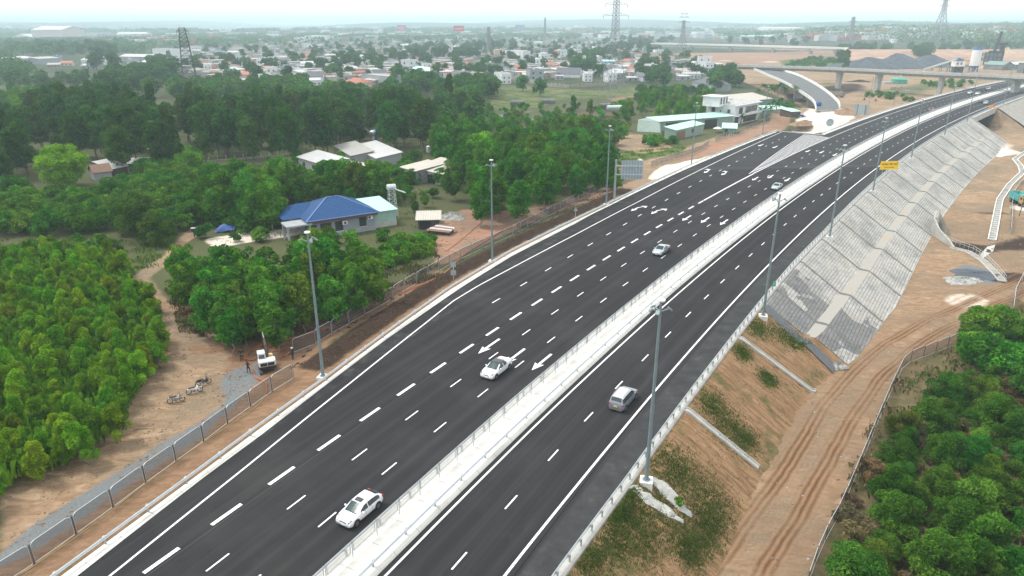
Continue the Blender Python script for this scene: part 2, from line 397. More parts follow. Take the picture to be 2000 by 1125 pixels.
me.polygons.add(len(q)); me.polygons.foreach_set('loop_start',np.arange(0,q.size,4)); me.polygons.foreach_set('loop_total',np.full(len(q),4)); me.polygons.foreach_set('use_smooth',[True]*len(q))
for k,v in AT.items():
    a=me.attributes.new(k,'FLOAT','POINT'); a.data.foreach_set('value',v.ravel())
me.update(); me.validate()
m=nmat('land'); n=N(m)
ob=n.tc.outputs['Object']
n1=n.noise(.9,6,.65); n2=n.noise(.13,5,.6); n3=n.noise(4.5,4,.7); n4=n.noise(.02,4,.55)
st=n.noise(.7,8,.72,vec=n.mapping((.55,1.35,1),(0,0,rad(50))),dist=1.2)          # drag marks of machines
n1b=n.noise(2.2,7,.78); base=n.ramp(n1b,(.32,(.040,.040,.018)),(.45,(.12,.092,.056)),(.56,(.06,.078,.026)),(.7,(.22,.175,.115)))
base=n.mix(n.math('MULTIPLY',n2,.9),base,n.ramp(n3,(.3,(.035,.055,.018)),(.7,(.085,.11,.04))))
geo=n.n('ShaderNodeSeparateXYZ'); n.l(ob,geo.inputs[0])
farm=n.math('MULTIPLY',n.math('SUBTRACT',geo.outputs[1],330),1/250,clamp=True)
farc=n.ramp(n.noise(.03,6,.7),(.35,(.02,.035,.014)),(.5,(.035,.055,.02)),(.62,(.10,.09,.07)),(.74,(.03,.045,.02)))
base=n.mix(farm,base,farc)
def layer(base,name,c,edge=.55,w=.16,nn=None):
    a=n.attr(name).outputs['Fac']; e=n.math('ADD',n.math('MULTIPLY',n.math('SUBTRACT',nn or n1,.5),edge),a)
    f=n.math('MULTIPLY',n.math('SUBTRACT',e,.5-w),1/(2*w),clamp=True); return n.mix(f,base,c),f
sandc=n.ramp(st,(.28,(.10,.066,.040)),(.42,(.255,.17,.10)),(.56,(.39,.275,.175)),(.72,(.50,.39,.275)))
sandc=n.mix(n.math('MULTIPLY',n3,.45),sandc,(.17,.115,.07)); sandc=n.mix(n.ramp(n2,(.45,(0,0,0)),(.65,(.5,.5,.5))),sandc,(.30,.19,.12))
sandc=n.mix(n.ramp(n.noise(.06,8,.74),(.44,(0,0,0)),(.56,(.85,.85,.85))),sandc,n.ramp(n3,(.3,(.11,.085,.055)),(.7,(.27,.21,.145)))); base,_=layer(base,'sand',sandc)
brc=n.ramp(st,(.25,(.11,.065,.036)),(.5,(.24,.145,.085)),(.75,(.36,.24,.155))); brc=n.mix(n.math('MULTIPLY',n3,.4),brc,(.14,.085,.05))
base,_=layer(base,'brown',brc)
rdc=n.ramp(st,(.25,(.17,.085,.05)),(.5,(.33,.185,.12)),(.75,(.46,.30,.22))); rdc=n.mix(n.math('MULTIPLY',n3,.35),rdc,(.2,.11,.07))
rdc=n.mix(n.ramp(n2,(.42,(0,0,0)),(.6,(.8,.8,.8))),rdc,n.ramp(n3,(.3,(.12,.085,.06)),(.7,(.28,.21,.155)))); base,_=layer(base,'red',rdc)
grc=n.ramp(n.noise(9,3,.8),(.3,(.09,.10,.105)),(.55,(.17,.18,.185)),(.75,(.28,.285,.285))); base,_=layer(base,'gravel',grc,.5)
gc=n.ramp(n.noise(.12,6,.75),(.38,(.035,.06,.014)),(.5,(.08,.115,.03)),(.6,(.16,.14,.07)),(.7,(.21,.15,.10))); base,_=layer(base,'grass',gc,.5)
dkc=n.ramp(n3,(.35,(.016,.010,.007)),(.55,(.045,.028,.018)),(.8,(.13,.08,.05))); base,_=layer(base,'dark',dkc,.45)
plc=n.ramp(n1,(.3,(.50,.42,.33)),(.6,(.66,.60,.52)),(.8,(.75,.71,.65))); base,_=layer(base,'pale',plc,.4)
tu=n.attr('tu').outputs['Fac']; at=n.math('ABSOLUTE',tu)
wob=n.math('ADD',at,n.math('MULTIPLY',n.math('SUBTRACT',n2,.5),.9))
wet=n.math('SUBTRACT',1.5,n.math('MULTIPLY',n.math('ABSOLUTE',n.math('SUBTRACT',wob,1.7)),1.15),clamp=True)
wv=n.math('MULTIPLY',n.math('MULTIPLY_ADD',n.math('SINE',n.math('MULTIPLY',wob,10.0)),.5,.5),n.math('ADD',n1,.25))
trk=n.mix(wv,(.10,.052,.025),(.31,.185,.105)); inside=n.math('LESS_THAN',at,5.2)
base=n.mix(n.math('MULTIPLY',n.math('MULTIPLY',wet,inside),n.ramp(n2,(.3,(.25,.25,.25)),(.6,(.95,.95,.95)))),base,trk)
base=n.mix(n.math('MULTIPLY',n.math('MULTIPLY',n.math('SUBTRACT',1.0,n.math('MULTIPLY',n.math('ABSOLUTE',n.math('SUBTRACT',wob,3.6)),1.6),clamp=True),inside),.45),base,(.22,.14,.085))
n.col(base); n.rough(.95); n.b.inputs['Specular IOR Level'].default_value=.15
n.bump(n.math('ADD',n.math('MULTIPLY',n3,.4),st),.7,.22)
go=bpy.data.objects.new('ground',me); COL.objects.link(go); me.materials.append(m); struct(go)

# ================================================= ROAD
def ribbon(s0,s1,fl,fr,z=0.0,step=2.0,nd=1,mb=None,mi=0):
    mb=mb or MB(); n_=max(2,int(abs(s1-s0)/step)+1); ss=np.linspace(s0,s1,n_); rows=[]
    for s in ss:
        a,b=float(fl(s)),float(fr(s)); rows.append([P(s,a+(b-a)*k/nd,z) for k in range(nd+1)])
    mb.loft(rows,mi,flip=False); return mb
def sdattr(o):
    me=o.data; c=np.empty(len(me.vertices)*3); me.vertices.foreach_get('co',c); S,D=SD(c.reshape(-1,3))
    for nme,v in (('sc',S),('dc',D)):
        a=me.attributes.new(nme,'FLOAT','POINT'); a.data.foreach_set('value',v.astype(np.float32))
    return o
mb=MB(); ribbon(-66,253.2,lambda s:o_aL(s)-.05,lambda s:o_gR(s)+.25,0,2,12,mb); ribbon(253.2,740,lambda s:-3.6,lambda s:o_gR(s)+.25,0,4,10,mb)
m=nmat('asphalt'); n=N(m); sc=n.attr('sc').outputs['Fac']; dc=n.attr('dc').outputs['Fac']
cv=n.n('ShaderNodeCombineXYZ'); n.l(n.math('MULTIPLY',sc,.012),cv.inputs[0]); n.l(dc,cv.inputs[1])
lane=n.noise(.9,5,.6,vec=cv.outputs[0]); fine=n.noise(14,3,.8); big=n.noise(.07,5,.6)
cv2=n.n('ShaderNodeCombineXYZ'); n.l(n.math('MULTIPLY',sc,.06),cv2.inputs[0]); n.l(n.math('MULTIPLY',dc,3.5),cv2.inputs[1]); lane2=n.noise(1.0,4,.65,vec=cv2.outputs[0])
c=n.ramp(lane,(.32,(.0165,.016,.017)),(.5,(.0225,.022,.023)),(.68,(.036,.0355,.0365)))
c=n.mix(n.math('MULTIPLY',n.ramp(lane2,(.5,(0,0,0)),(.75,(1,1,1))),.35),c,(.05,.05,.052)); c=n.mix(n.math('MULTIPLY',n.math('SUBTRACT',fine,.3),.75,clamp=True),c,(.065,.065,.068))
c=n.mix(n.ramp(big,(.5,(0,0,0)),(.66,(.6,.6,.6))),c,(.050,.048,.048)); st2=n.noise(.35,6,.75,dist=1.5); c=n.mix(n.ramp(st2,(.62,(0,0,0)),(.72,(.45,.45,.45))),c,(.012,.012,.013)); c=n.mix(n.ramp(n.noise(.8,8,.8),(.66,(0,0,0)),(.76,(.5,.5,.5))),c,(.12,.115,.11)); wt=n.math('ABSOLUTE',n.math('SUBTRACT',n.math('FRACT',n.math('DIVIDE',dc,1.95)),.5)); c=n.mix(n.math('MULTIPLY',wt,.5),c,(.016,.016,.017))
sep=n.n('ShaderNodeSeparateXYZ')
shR=n.math('MULTIPLY',n.math('SUBTRACT',dc,n.math('ADD',24.15,n.math('MULTIPLY',sc,.008))),3.0,clamp=True)   # dusty outer shoulder
dust=n.ramp(n.noise(.5,6,.7),(.3,(.032,.033,.034)),(.6,(.052,.053,.054)),(.8,(.10,.10,.098))); c=n.mix(shR,c,dust)
shL=n.math('MULTIPLY',n.math('SUBTRACT',n.ramp(n.noise(.35,6,.72),(.5,(0,0,0)),(.72,(1,1,1))),.0),.5)
lft=n.math('LESS_THAN',dc,n.math('MULTIPLY_ADD',sc,-.06,-5.5)); 
seam=n.math('LESS_THAN',n.math('ABSOLUTE',n.math('SUBTRACT',dc,24.1)),.07); c=n.mix(n.math('MULTIPLY',seam,.7),c,(.012,.012,.012))
s2=n.math('LESS_THAN',n.math('ABSOLUTE',n.math('SUBTRACT',dc,.45)),.05); c=n.mix(n.math('MULTIPLY',s2,.35),c,(.11,.105,.1))
# dusty crossing joint where the paving changes
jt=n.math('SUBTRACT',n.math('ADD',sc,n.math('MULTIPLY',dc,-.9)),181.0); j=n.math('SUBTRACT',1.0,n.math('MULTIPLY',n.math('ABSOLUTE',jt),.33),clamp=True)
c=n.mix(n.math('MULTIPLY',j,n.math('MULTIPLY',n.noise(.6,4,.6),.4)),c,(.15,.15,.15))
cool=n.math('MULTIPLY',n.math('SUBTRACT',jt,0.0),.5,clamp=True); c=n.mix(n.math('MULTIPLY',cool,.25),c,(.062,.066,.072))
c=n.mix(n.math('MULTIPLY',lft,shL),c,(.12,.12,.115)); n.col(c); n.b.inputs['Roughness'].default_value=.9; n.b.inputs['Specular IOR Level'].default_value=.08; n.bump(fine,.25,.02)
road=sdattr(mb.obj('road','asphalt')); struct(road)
# markings, children of the road
m=nmat('road_paint'); n=N(m); f=n.noise(6,5,.75); g=n.noise(.5,4,.6)
n.col(n.mix(n.ramp(f,(.58,(0,0,0)),(.75,(.55,.55,.55))),n.ramp(g,(.3,(.66,.66,.66)),(.7,(.82,.82,.82))),(.22,.22,.22))); n.rough(.6)
PZ=.006
def line(f0,s0,s1,wd,name='edge_line',step=2.0):
    return ribbon(s0,s1,lambda s:f0(s)-wd/2,lambda s:f0(s)+wd/2,PZ,step).obj(name,'road_paint',road)
line(o_eL,-60,252.6,.2); line(lambda s:0*s,171,735,.2); line(o_mL,-60,735,.2); line(o_rI,-60,735,.2); line(o_rO,-60,735,.22)
line(lambda s:.0*s,134,171,.36,'broken_line')
def dashes(f0,s0,s1,per,L,wd):
    mb=MB(); s=s0
    while s<s1: ribbon(s-L/2,s+L/2,lambda q:f0(q)-wd/2,lambda q:f0(q)+wd/2,PZ,L,1,mb); s+=per
    return mb.obj('broken_line','road_paint',road)
def phase(px,per): return float(SD(G(*px))[0])%per-per*7
dashes(lambda s:0*s,-60,133,6.0,3.0,.36)
dashes(o_d1,phase((579,981),8.03),735,8.03,2.1,.15); dashes(o_d2,phase((640,1015),8.03),735,8.03,2.1,.15); dashes(o_rD,phase((996,980),8.03),735,8.03,2.1,.15)
o_rm=tab((90,-5.9),(171,-8.3),(255,-13.9)); s,d=SD(G(1182,467.5)); dashes(tab((20,-5.5),(60,-5.4),(100,-6.1),(171,-8.9),(255,-14.0)),float(SD(G(947,582))[0]),250,8.03,2.1,.17)
def arrow(s,d,L=5.0,bent=0,flip=1,name='arrow_marking'):
    """arrow painted along the lane; the head points towards -s"""
    w_=.17; h=.62; mb=MB(); pt=lambda a,b:tuple(P(s+a,d+b,PZ+.001))
    mb.add([pt(-L/2,0),pt(-L/2+2.0,-h),pt(-L/2+1.75,-w_),pt(-L/2+1.75,w_),pt(-L/2+2.0,h)],[(0,1,2),(0,2,3),(0,3,4)])
    mb.add([pt(-L/2+1.75,-w_),pt(L/2 if not bent else .9,-w_),pt(L/2 if not bent else .9,w_),pt(-L/2+1.75,w_)],[(0,1,2,3)])
    if bent==1:   # a second, turning head
        mb.add([pt(.9,-w_),pt(2.6,-w_-.9*flip),pt(2.3,w_-.6*flip),pt(.6,w_)],[(0,1,2,3)])
        mb.add([pt(1.6,-1.5*flip),pt(3.2,-1.2*flip),pt(2.6,.1*flip)],[(0,1,2)] if flip>0 else [(2,1,0)])
    return mb.obj(name,'road_paint',road)
for px in [(955,676),(1058,707),(1341,426),(1377,430),(1414,434),(1475,346+3),(1505,345),(1538,351),(1578,295),(1605,297),(1631,302)]:
    s,d=SD(G(*px)); arrow(float(s),float(d))
for px in [(1486,283.5),(1514,287)]:
    s,d=SD(G(*px)); arrow(float(s),float(d))
for px in [(1382,334.5),(1416,338.5),(1243,407),(1282,412.5)]:
    s,d=SD(G(*px)); arrow(float(s),float(d),5.6,1,1 if px[0]>1300 else -1)
s,d=SD(G(1013,690)); arrow(float(s)-1,float(d))
# chevron area
gl_=tab((171,-1.0),(253,-9.5)); line(gl_,170,252.6,.2); mb=MB()
for s in np.arange(172.5,250,1.9):
    a=gl_(s); mid=a*.42
    for (d0,d1,sh) in ((-.1,mid,1),(mid,a+.1,-1)):
        k=abs(d1-d0)*(.55 if sh>0 else .12); q0=s+(0 if sh>0 else abs(mid)*.55); q1=q0+(k if sh>0 else -k*0+k)
        mb.add([P(q0,d0,PZ),P(q0+.62,d0,PZ),P(q1+.62,d1,PZ),P(q1,d1,PZ)],[(0,1,2,3)])
mb.obj('chevron_marking','road_paint',road)
# ------------------------------------------------ concrete kerb strip, median, right kerb
paint('white_concrete',(.70,.70,.67),.85,.10,.5,bump=.2); paint('grey_concrete',(.46,.455,.43),.88,.14,.7,bump=.25); paint('old_concrete',(.36,.34,.30),.9,.18,.8,bump=.3)
m=nmat('median_concrete'); n=N(m); sc=n.attr('sc').outputs['Fac']; jt=n.math('LESS_THAN',n.math('FRACT',n.math('DIVIDE',sc,3.0)),.02)
k=n.ramp(n.noise(.35,5,.65),(.3,(.52,.51,.47)),(.5,(.66,.655,.62)),(.75,(.72,.72,.69))); k=n.mix(n.math('MULTIPLY',n.noise(3,5,.75),.3),k,(.42,.38,.32)); k=n.mix(n.math('MULTIPLY',jt,.6),k,(.2,.19,.17)); n.col(k); n.rough(.88)
def strip(s0,s1,sec,step=2.0,mb=None):
    mb=mb or MB(); ss=np.arange(s0,s1+.01,step); mb.loft([[P(s,float(f(s))+dd,z) for (f,dd,z) in sec] for s in ss]); return mb
mb=strip(-66,253,[(o_aL,-.02,-.1),(o_aL,0,.05),(o_gL,.35,.10),(o_gL,-.15,.06),(o_gL,-.3,-.5)]) 
sdattr(struct(mb.obj('kerb','median_concrete')))
def o_far(s): return -3.4+0*s
mb=strip(254,736,[(o_far,.0,-.1),(o_far,-.02,.12),(o_far,-.7,.14),(o_gLf,-.35,.1),(o_gLf,-.5,-1.0)],4)
sdattr(struct(mb.obj('kerb','median_concrete')))
mb=strip(-66,736,[(o_mL,.22,-.1),(o_mL,.25,.14),(o_mL,.85,.16),(o_mL,.9,.30),(o_mR,-.38,.34),(o_mR,-.12,.12),(o_mR,0,-.1)],2)
sdattr(struct(mb.obj('median_strip','median_concrete')))
mb=strip(-66,736,[(o_gR,-.3,-.1),(o_gR,-.28,.10),(o_gR,-.05,.12),(o_gR,.45,.08),(o_gR,.6,-.6)],3)
sdattr(struct(mb.obj('kerb','grey_concrete')))
# end kerb across the closed ramp mouth
mb=MB(); A=P(253.2,float(o_aL(253.2))-.6); B=P(254,-3.3); mb.bar(A+[0,0,.1],B+[0,0,.1],.5,.35); struct(mb.obj('kerb','grey_concrete'))
# ------------------------------------------------ right-hand slope in bare soil
def slope_mesh(s0,s1,step,on,rough=0.0,name='embankment',steps=False):
    mb=MB(); ss=np.arange(s0,s1+.01,step); rows=[]
    for s in ss:
        t=toe_R(s); row=[]
        for k in range(on+1):
            o=.5+(t+.9-.5)*k/on; z=float(prof_R(s,o)) if o<t else -float(hR(s))-.12-.25*(o-t)/.9
            if rough and 0<k<on: z+=RNG.normal(0,rough)-.10*max(0,math.sin(s*1.7+.8*math.sin(k*.7)))**6*(k/on)
            row.append(P(s,float(o_gR(s))+o,z))
        rows.append(row)
    mb.loft(rows); return mb
m=nmat('slope_soil'); n=N(m); sc=n.attr('sc').outputs['Fac']; dc=n.attr('dc').outputs['Fac']
cv=n.n('ShaderNodeCombineXYZ'); n.l(n.math('MULTIPLY',sc,2.6),cv.inputs[0]); n.l(n.math('MULTIPLY',dc,.35),cv.inputs[1]); er=n.noise(1.0,5,.7,vec=cv.outputs[0],dist=.5)
k=n.ramp(er,(.28,(.10,.055,.028)),(.42,(.20,.118,.06)),(.58,(.33,.205,.112)),(.8,(.43,.30,.18)))
k=n.mix(n.ramp(n.noise(.13,7,.7),(.53,(0,0,0)),(.62,(.85,.85,.85))),k,n.ramp(n.noise(3.2,5,.75),(.35,(.035,.06,.014)),(.55,(.08,.10,.03)),(.8,(.20,.15,.08))))
k=n.mix(n.math('MULTIPLY',n.noise(5,4,.75),.4),k,(.15,.10,.06)); n.col(k); n.rough(.95); n.b.inputs['Specular IOR Level'].default_value=.1; n.bump(er,.8,.25)
sl_=sdattr(slope_mesh(-50,78.4,.6,22,.05).obj('embankment','slope_soil',smooth=True)); struct(sl_)
sl2=sdattr(slope_mesh(402,560,4,10,.1).obj('embankment','old_concrete',smooth=True)); struct(sl2)
# ================================================= STONE REVETMENT
paint('galvanised',(.42,.46,.48),.42,.10,2,metal=.55); paint('galv_light',(.60,.65,.67),.4,.08,2,metal=.4); paint('dark_steel',(.05,.055,.06),.5,.15,2); paint('pole_steel',(.20,.255,.27),.5,.08,1.2,metal=.2)
m=nmat('block_stone'); n=N(m); sc=n.attr('sc').outputs['Fac']; oc=n.attr('oc').outputs['Fac']
cv=n.n('ShaderNodeCombineXYZ'); n.l(sc,cv.inputs[0]); n.l(oc,cv.inputs[1])
br=n.n('ShaderNodeTexBrick'); n.l(cv.outputs[0],br.inputs['Vector']); br.inputs['Scale'].default_value=1.0; br.inputs['Brick Width'].default_value=.62; br.inputs['Row Height'].default_value=.44
br.inputs['Mortar Size'].default_value=.045; br.inputs['Color1'].default_value=(1,1,1,1); br.inputs['Color2'].default_value=(.75,.75,.75,1); br.inputs['Mortar'].default_value=(.42,.42,.42,1)
k=n.ramp(n.noise(.25,5,.65),(.32,(.35,.35,.34)),(.48,(.50,.495,.47)),(.62,(.57,.555,.51)),(.8,(.56,.51,.43)))
dirt_=n.ramp(n.noise(.5,6,.7),(.5,(0,0,0)),(.7,(.9,.9,.9))); k=n.mix(n.math('MULTIPLY',dirt_,.6),k,(.36,.27,.18)); k=n.mix(n.ramp(n.noise(.09,7,.75),(.5,(0,0,0)),(.62,(.45,.45,.45))),k,(.22,.22,.20))
# the freshly laid darker bays at the near end
drk=n.math('MULTIPLY',n.math('LESS_THAN',n.math('ADD',sc,n.math('MULTIPLY',n.noise(.2,2,.5),14)),102.0),n.math('GREATER_THAN',n.noise(.13,3,.5),.42)); k=n.mix(n.math('MULTIPLY',drk,.62),k,(.105,.11,.125))
k=n.mix(1.0,k,br.outputs['Color'],'MULTIPLY')
vr=n.n('ShaderNodeTexVoronoi'); vr.inputs['Scale'].default_value=1.05; n.l(cv.outputs[0],vr.inputs['Vector'])
hole=n.math('LESS_THAN',vr.outputs['Distance'],n.math('MULTIPLY_ADD',n.noise(.4,2,.5),.22,.0)); k=n.mix(n.math('MULTIPLY',hole,.8),k,(.03,.028,.025))
n.col(k); n.rough(.92); n.bump(br.outputs['Fac'],-.6,.08)
paint('drain_grey',(.31,.31,.295),.9,.15,1)
rev=thing('stone_revetment','stepped grey block slope with cross drains below the right guardrail','slope paving',(0,0,0))
S0,S1=77.0,346.0
def rev_mesh(sa,sb,oa,ob,skew=0.0):
    rows=[]; ss=np.arange(sa,sb+.01,1.6); nstep=max(1,int((ob-oa)/.44)); OO=[]
    offs=[]
    for k in range(nstep+1):
        o=oa+(ob-oa)*k/nstep; offs+=[(o,0.0),(o+.0,.10)] if 0<k<nstep else [(o,.10)]
    for s in ss:
        row=[]
        for (o,up) in offs:
            so=s-skew*(1-(o-oa)/(ob-oa)) if skew else s
            row.append(P(s,float(o_gR(s))+o,float(prof_R(s,o))+up))
        rows.append(row); OO.append([o for o,_ in offs])
    mb=MB(); mb.loft(rows); return mb,np.array(OO).ravel()
def half_o(s): return .9+float(hR(s))*.55*1.62
def bw(s): return float(np.clip((s-66)/14,0,1))*1.7*float(np.clip((330-s)/20,0,1))
def rev_part(sa,sb,f0,f1,name,step=1.6,rise=.06,mat='block_stone'):
    ss=np.arange(sa,sb+.01,step); ns=int(max(f1(s)-f0(s) for s in ss)/.5)+1; rows=[];OO=[]
    for s in ss:
        a,b=f0(s),f1(s); row=[]
        for k in range(ns+1):
            o=a+(b-a)*k/ns; z=float(prof_R(s,o)) if o<toe_R(s) else -float(hR(s))-.1
            row.append(P(s,float(o_gR(s))+o,z+.02)); OO.append(o)
            if k<ns: row.append(P(s,float(o_gR(s))+o+.06,z+rise+.02)); OO.append(o+.06)
        rows.append(row)
    mb=MB(); mb.loft(rows); o=mb.obj(name,mat,rev); sdattr(o); a=o.data.attributes.new('oc','FLOAT','POINT'); a.data.foreach_set('value',np.array(OO,np.float32)); return o
rev_part(S0,S1,lambda s:.55,half_o,'block_slope'); rev_part(S0,S1,lambda s:half_o(s)+bw(s),lambda s:toe_R(s)+.2,'block_slope')
m=nmat('berm_soil'); n=N(m); n.col(n.mix(n.ramp(n.noise(.35,6,.75),(.34,(0,0,0)),(.46,(.92,.92,.92))),(.36,.275,.19),(.31,.305,.28))); n.rough(.95)
ss=np.arange(S0,S1,2.0); mb=MB(); mb.loft([[P(s,float(o_gR(s))+half_o(s)-.05+(bw(s)+.1)*k/2,float(prof_R(s,half_o(s)+bw(s)*k/2))+.04) for k in range(3)] for s in ss]); mb.obj('berm','berm_soil',rev)
# end slope sheet of the near end (gravel bed beside the last blocks)
m=nmat('gravel_bed'); n=N(m); n.col(n.ramp(n.noise(9,4,.8),(.3,(.055,.06,.07)),(.6,(.12,.13,.14)),(.8,(.22,.22,.23)))); n.rough(.95); n.bump(n.noise(9,3,.8),.6,.05)
def drape(s0,d0o,s1,d1o,w_,lift=.05,nn=24,wv=0.0,prof=((-1,0),(1,0)),mb=None):
    """strip running down the slope from (s0, offset) to (s1, offset)"""
    mb=mb or MB(); rows=[]
    for i in range(nn+1):
        t=i/nn; s=s0+(s1-s0)*t; o=d0o+(d1o-d0o)*t; z=float(prof_R(s,o)) if o<toe_R(s) else -float(hR(s))-.1
        rows.append([P(s+k*w_/2,float(o_gR(s))+o,z+lift+hh) for k,hh in prof])
    mb.loft(rows); return mb
drape(76.2,.6,73.4,11.4,2.6,.07,prof=((1,0),(0,.05),(-1,0))).obj('gravel_bed','gravel_bed',rev)
UP=((1,-.1),(.98,.16),(.72,.16),(.7,.02),(-.7,.02),(-.72,.16),(-.98,.16),(-1,-.1))
for s in np.arange(84,344,16.2):
    drape(s,.5,s-1.2,toe_R(s)+.1,.38,.09,prof=UP).obj('cross_drain','drain_grey',rev)
def lone_drain(px0,px1,label):
    a=G(*px0); s0,d0=SD(a); b=GT(*px1); s1,d1=SD(b)
    o=drape(float(s0),.5,float(s1),float(d1)-float(o_gR(float(s1))),.8,.1,prof=UP).obj('concrete_drain','grey_concrete'); tag(o,label,'drain')
lone_drain((1338,800),(1482,915),'concrete drain channel down the bare slope beside the silver people carrier')
lone_drain((1442,660),(1593,766),'thin concrete drain channel down the bare slope just below the block paving')
# ================================================= GUARDRAILS
def wbeam(mb,s0,s1,f,side,z=.75,step=2.0):
    prof=[(0,-.16),(.07,-.10),(.0,-.02),(0,.02),(.07,.10),(0,.16)]; rows=[]
    for s in np.arange(s0,s1+.01,step): rows.append([P(s,float(f(s))+side*a,z-.04+b) for a,b in prof])
    mb.loft(rows)
def guardrail(label,s0,s1,f,side,sp=4.0,delin=False,hi=0.0,two=False):
    t=thing('guardrail',label,'guardrail',(0,0,0)); mb=MB(); wbeam(mb,s0,s1,f,side,.75+hi); 
    if two: wbeam(mb,s0,s1,f,side,1.15)
    r=mb.obj('rail','galv_light',t)
    pm=MB(); pm.box((0,0,.36),(.11,.12,.80+(.4 if two else 0))); pm.box((0,side*.07,.68+hi),(.10,.16,.26)); pme=pm.mesh('post','galvanised'); 
    cm=MB(); cm.box((0,0,.84),(.16,.05,.14),taper=.3); cm.box((0,0,.77),(.2,.2,.02)); cme=cm.mesh('post_cap','white_concrete')
    k=0; far=MB()
    for s in np.arange(s0+1,s1,sp):
        loc=P(s,float(f(s))-side*.10); rz_=HD(s)-math.pi/2
        if k<100:
            o=bpy.data.objects.new('post',pme); COL.objects.link(o); o.parent=t; o.location=tuple(loc); o.rotation_euler=(0,0,rz_+ (0 if side>0 else 0))
            if delin and k%1==0 and k<90: q=bpy.data.objects.new('reflector',cme); COL.objects.link(q); q.parent=o; q.location=(0,0,0)
        else: far.box(tuple(loc+[0,0,.36]),(.11,.12,.8),rz=rz_)
        k+=1
    if far.v: far.obj('post','galvanised',t)['kind']='stuff'
    return t
guardrail('long steel guardrail on the left edge of the carriageway beside the dirt and the trench',-50,252,lambda s:o_gL(s)+.05,1,4.0,True)
guardrail('steel guardrail along the far left edge beyond the closed ramp mouth',254,735,lambda s:o_gLf(s)+.1,1,4.0)
guardrail('steel guardrail on the left side of the concrete median',-50,735,lambda s:o_mL(s)+.55,-1,4.0,False,.15)
guardrail('steel guardrail on the right side of the concrete median',-50,735,lambda s:o_mR(s)-.55,1,4.0,True,.15)
guardrail('steel guardrail on the right edge above the embankment slope',-50,735,lambda s:o_gR(s)+.02,-1,2.0,False)
# mesh panels between the two rails of the median
m=nmat('wire_mesh'); n=N(m); tr=n.n('ShaderNodeBsdfTransparent'); mx=n.n('ShaderNodeMixShader'); mx.inputs[0].default_value=.50; n.col((.42,.42,.40)); n.rough(.6); out=n.t.nodes['Material Output']
n.l(tr.outputs[0],mx.inputs[1]); n.l(n.b.outputs[0],mx.inputs[2]); n.l(mx.outputs[0],out.inputs[0])
m=nmat('site_mesh'); n=N(m); tr=n.n('ShaderNodeBsdfTransparent'); mx=n.n('ShaderNodeMixShader'); mx.inputs[0].default_value=.50; n.col((.075,.075,.08)); n.rough(.6); out=n.t.nodes['Material Output']
n.l(tr.outputs[0],mx.inputs[1]); n.l(n.b.outputs[0],mx.inputs[2]); n.l(mx.outputs[0],out.inputs[0])
af=thing('anti_glare_fence','row of grey wire mesh panels on posts standing in the median','fence',(0,0,0))
pm=MB(); pm.quad((-1.25,0,.85),(1.25,0,.85),(1.25,0,1.75),(-1.25,0,1.75)); pme=pm.mesh('mesh_panel','wire_mesh')
fm=MB(); 
for a,b in (((-1.25,0,.85),(1.25,0,.85)),((1.25,0,.85),(1.25,0,1.75)),((1.25,0,1.75),(-1.25,0,1.75)),((-1.25,0,1.75),(-1.25,0,.85))): fm.bar(a,b,.05)
fm.bar((-1.38,0,.15),(-1.38,0,1.8),.06); fme=fm.mesh('panel_frame','galvanised'); fb=MB(); k=0
for s in np.arange(-40,420,2.85):
    loc=P(s,float(o_mL(s))+1.25); rz_=HD(s)
    if k<100:
        o=bpy.data.objects.new('mesh_panel',pme); COL.objects.link(o); o.parent=af; o.location=tuple(loc); o.rotation_euler=(0,0,rz_)
        q=bpy.data.objects.new('panel_frame',fme); COL.objects.link(q); q.parent=o
    else:
        M=Matrix.Translation(Vector(tuple(loc)))@Matrix.Rotation(rz_,4,'Z')
        for a,b in (((-1.25,0,.85),(1.25,0,.85)),((1.25,0,1.75),(-1.25,0,1.75)),((-1.3,0,.15),(-1.3,0,1.8))): fb.bar(M@Vector(a),M@Vector(b),.06)
    k+=1
fb.obj('mesh_panel','galvanised',af)['kind']='stuff'
# ================================================= LIGHT POLES
paint('lamp_white',(.75,.76,.76),.4,.05,2)
def light_pole(label,H=17.2,base=True,heads=True):
    t=thing('light_pole',label,'light pole'); mb=MB()
    mb.cyl((0,0,.0),(0,0,H),.19,.10,10); mb.cyl((0,0,0),(0,0,.06),.36,.36,10); mb.obj('pole','pole_steel',t,smooth=False)
    if base:
        b=MB(); b.box((0,0,-.45),(1.15,1.15,.9)); b.obj('footing','white_concrete',t,bevel=.03)
    h=MB(); h.cyl((0,0,H-.05),(0,0,H+.08),.33,.33,12); h.obj('cap','lamp_white',t)
    if heads:
        f=MB()
        for a in (20,75,-40,200): f.bar((0,0,H-1.0),(math.cos(rad(a))*.75,math.sin(rad(a))*.75,H-.75),.07)
        f.obj('bracket','galvanised',t)
        for a in (20,75,-40,200):
            l=MB(); l.box((math.cos(rad(a))*.8,math.sin(rad(a))*.8,H-.8),(.40,.32,.12),rz=rad(a),ry=rad(38)); l.obj('floodlight','pole_steel',t)
    return t
LP=light_pole('grey light pole')
lpL=[((631,733),'tall grey light pole on the left verge beside the excavator'),((963,508),'tall grey light pole on the left verge before the red-brown field'),((1188,398),'tall grey light pole standing just left of the road sign seen from behind'),((1345,320),'tall grey light pole between the green sheds and the left carriageway edge'),((1460,262),'tall grey light pole in front of the white villa')]
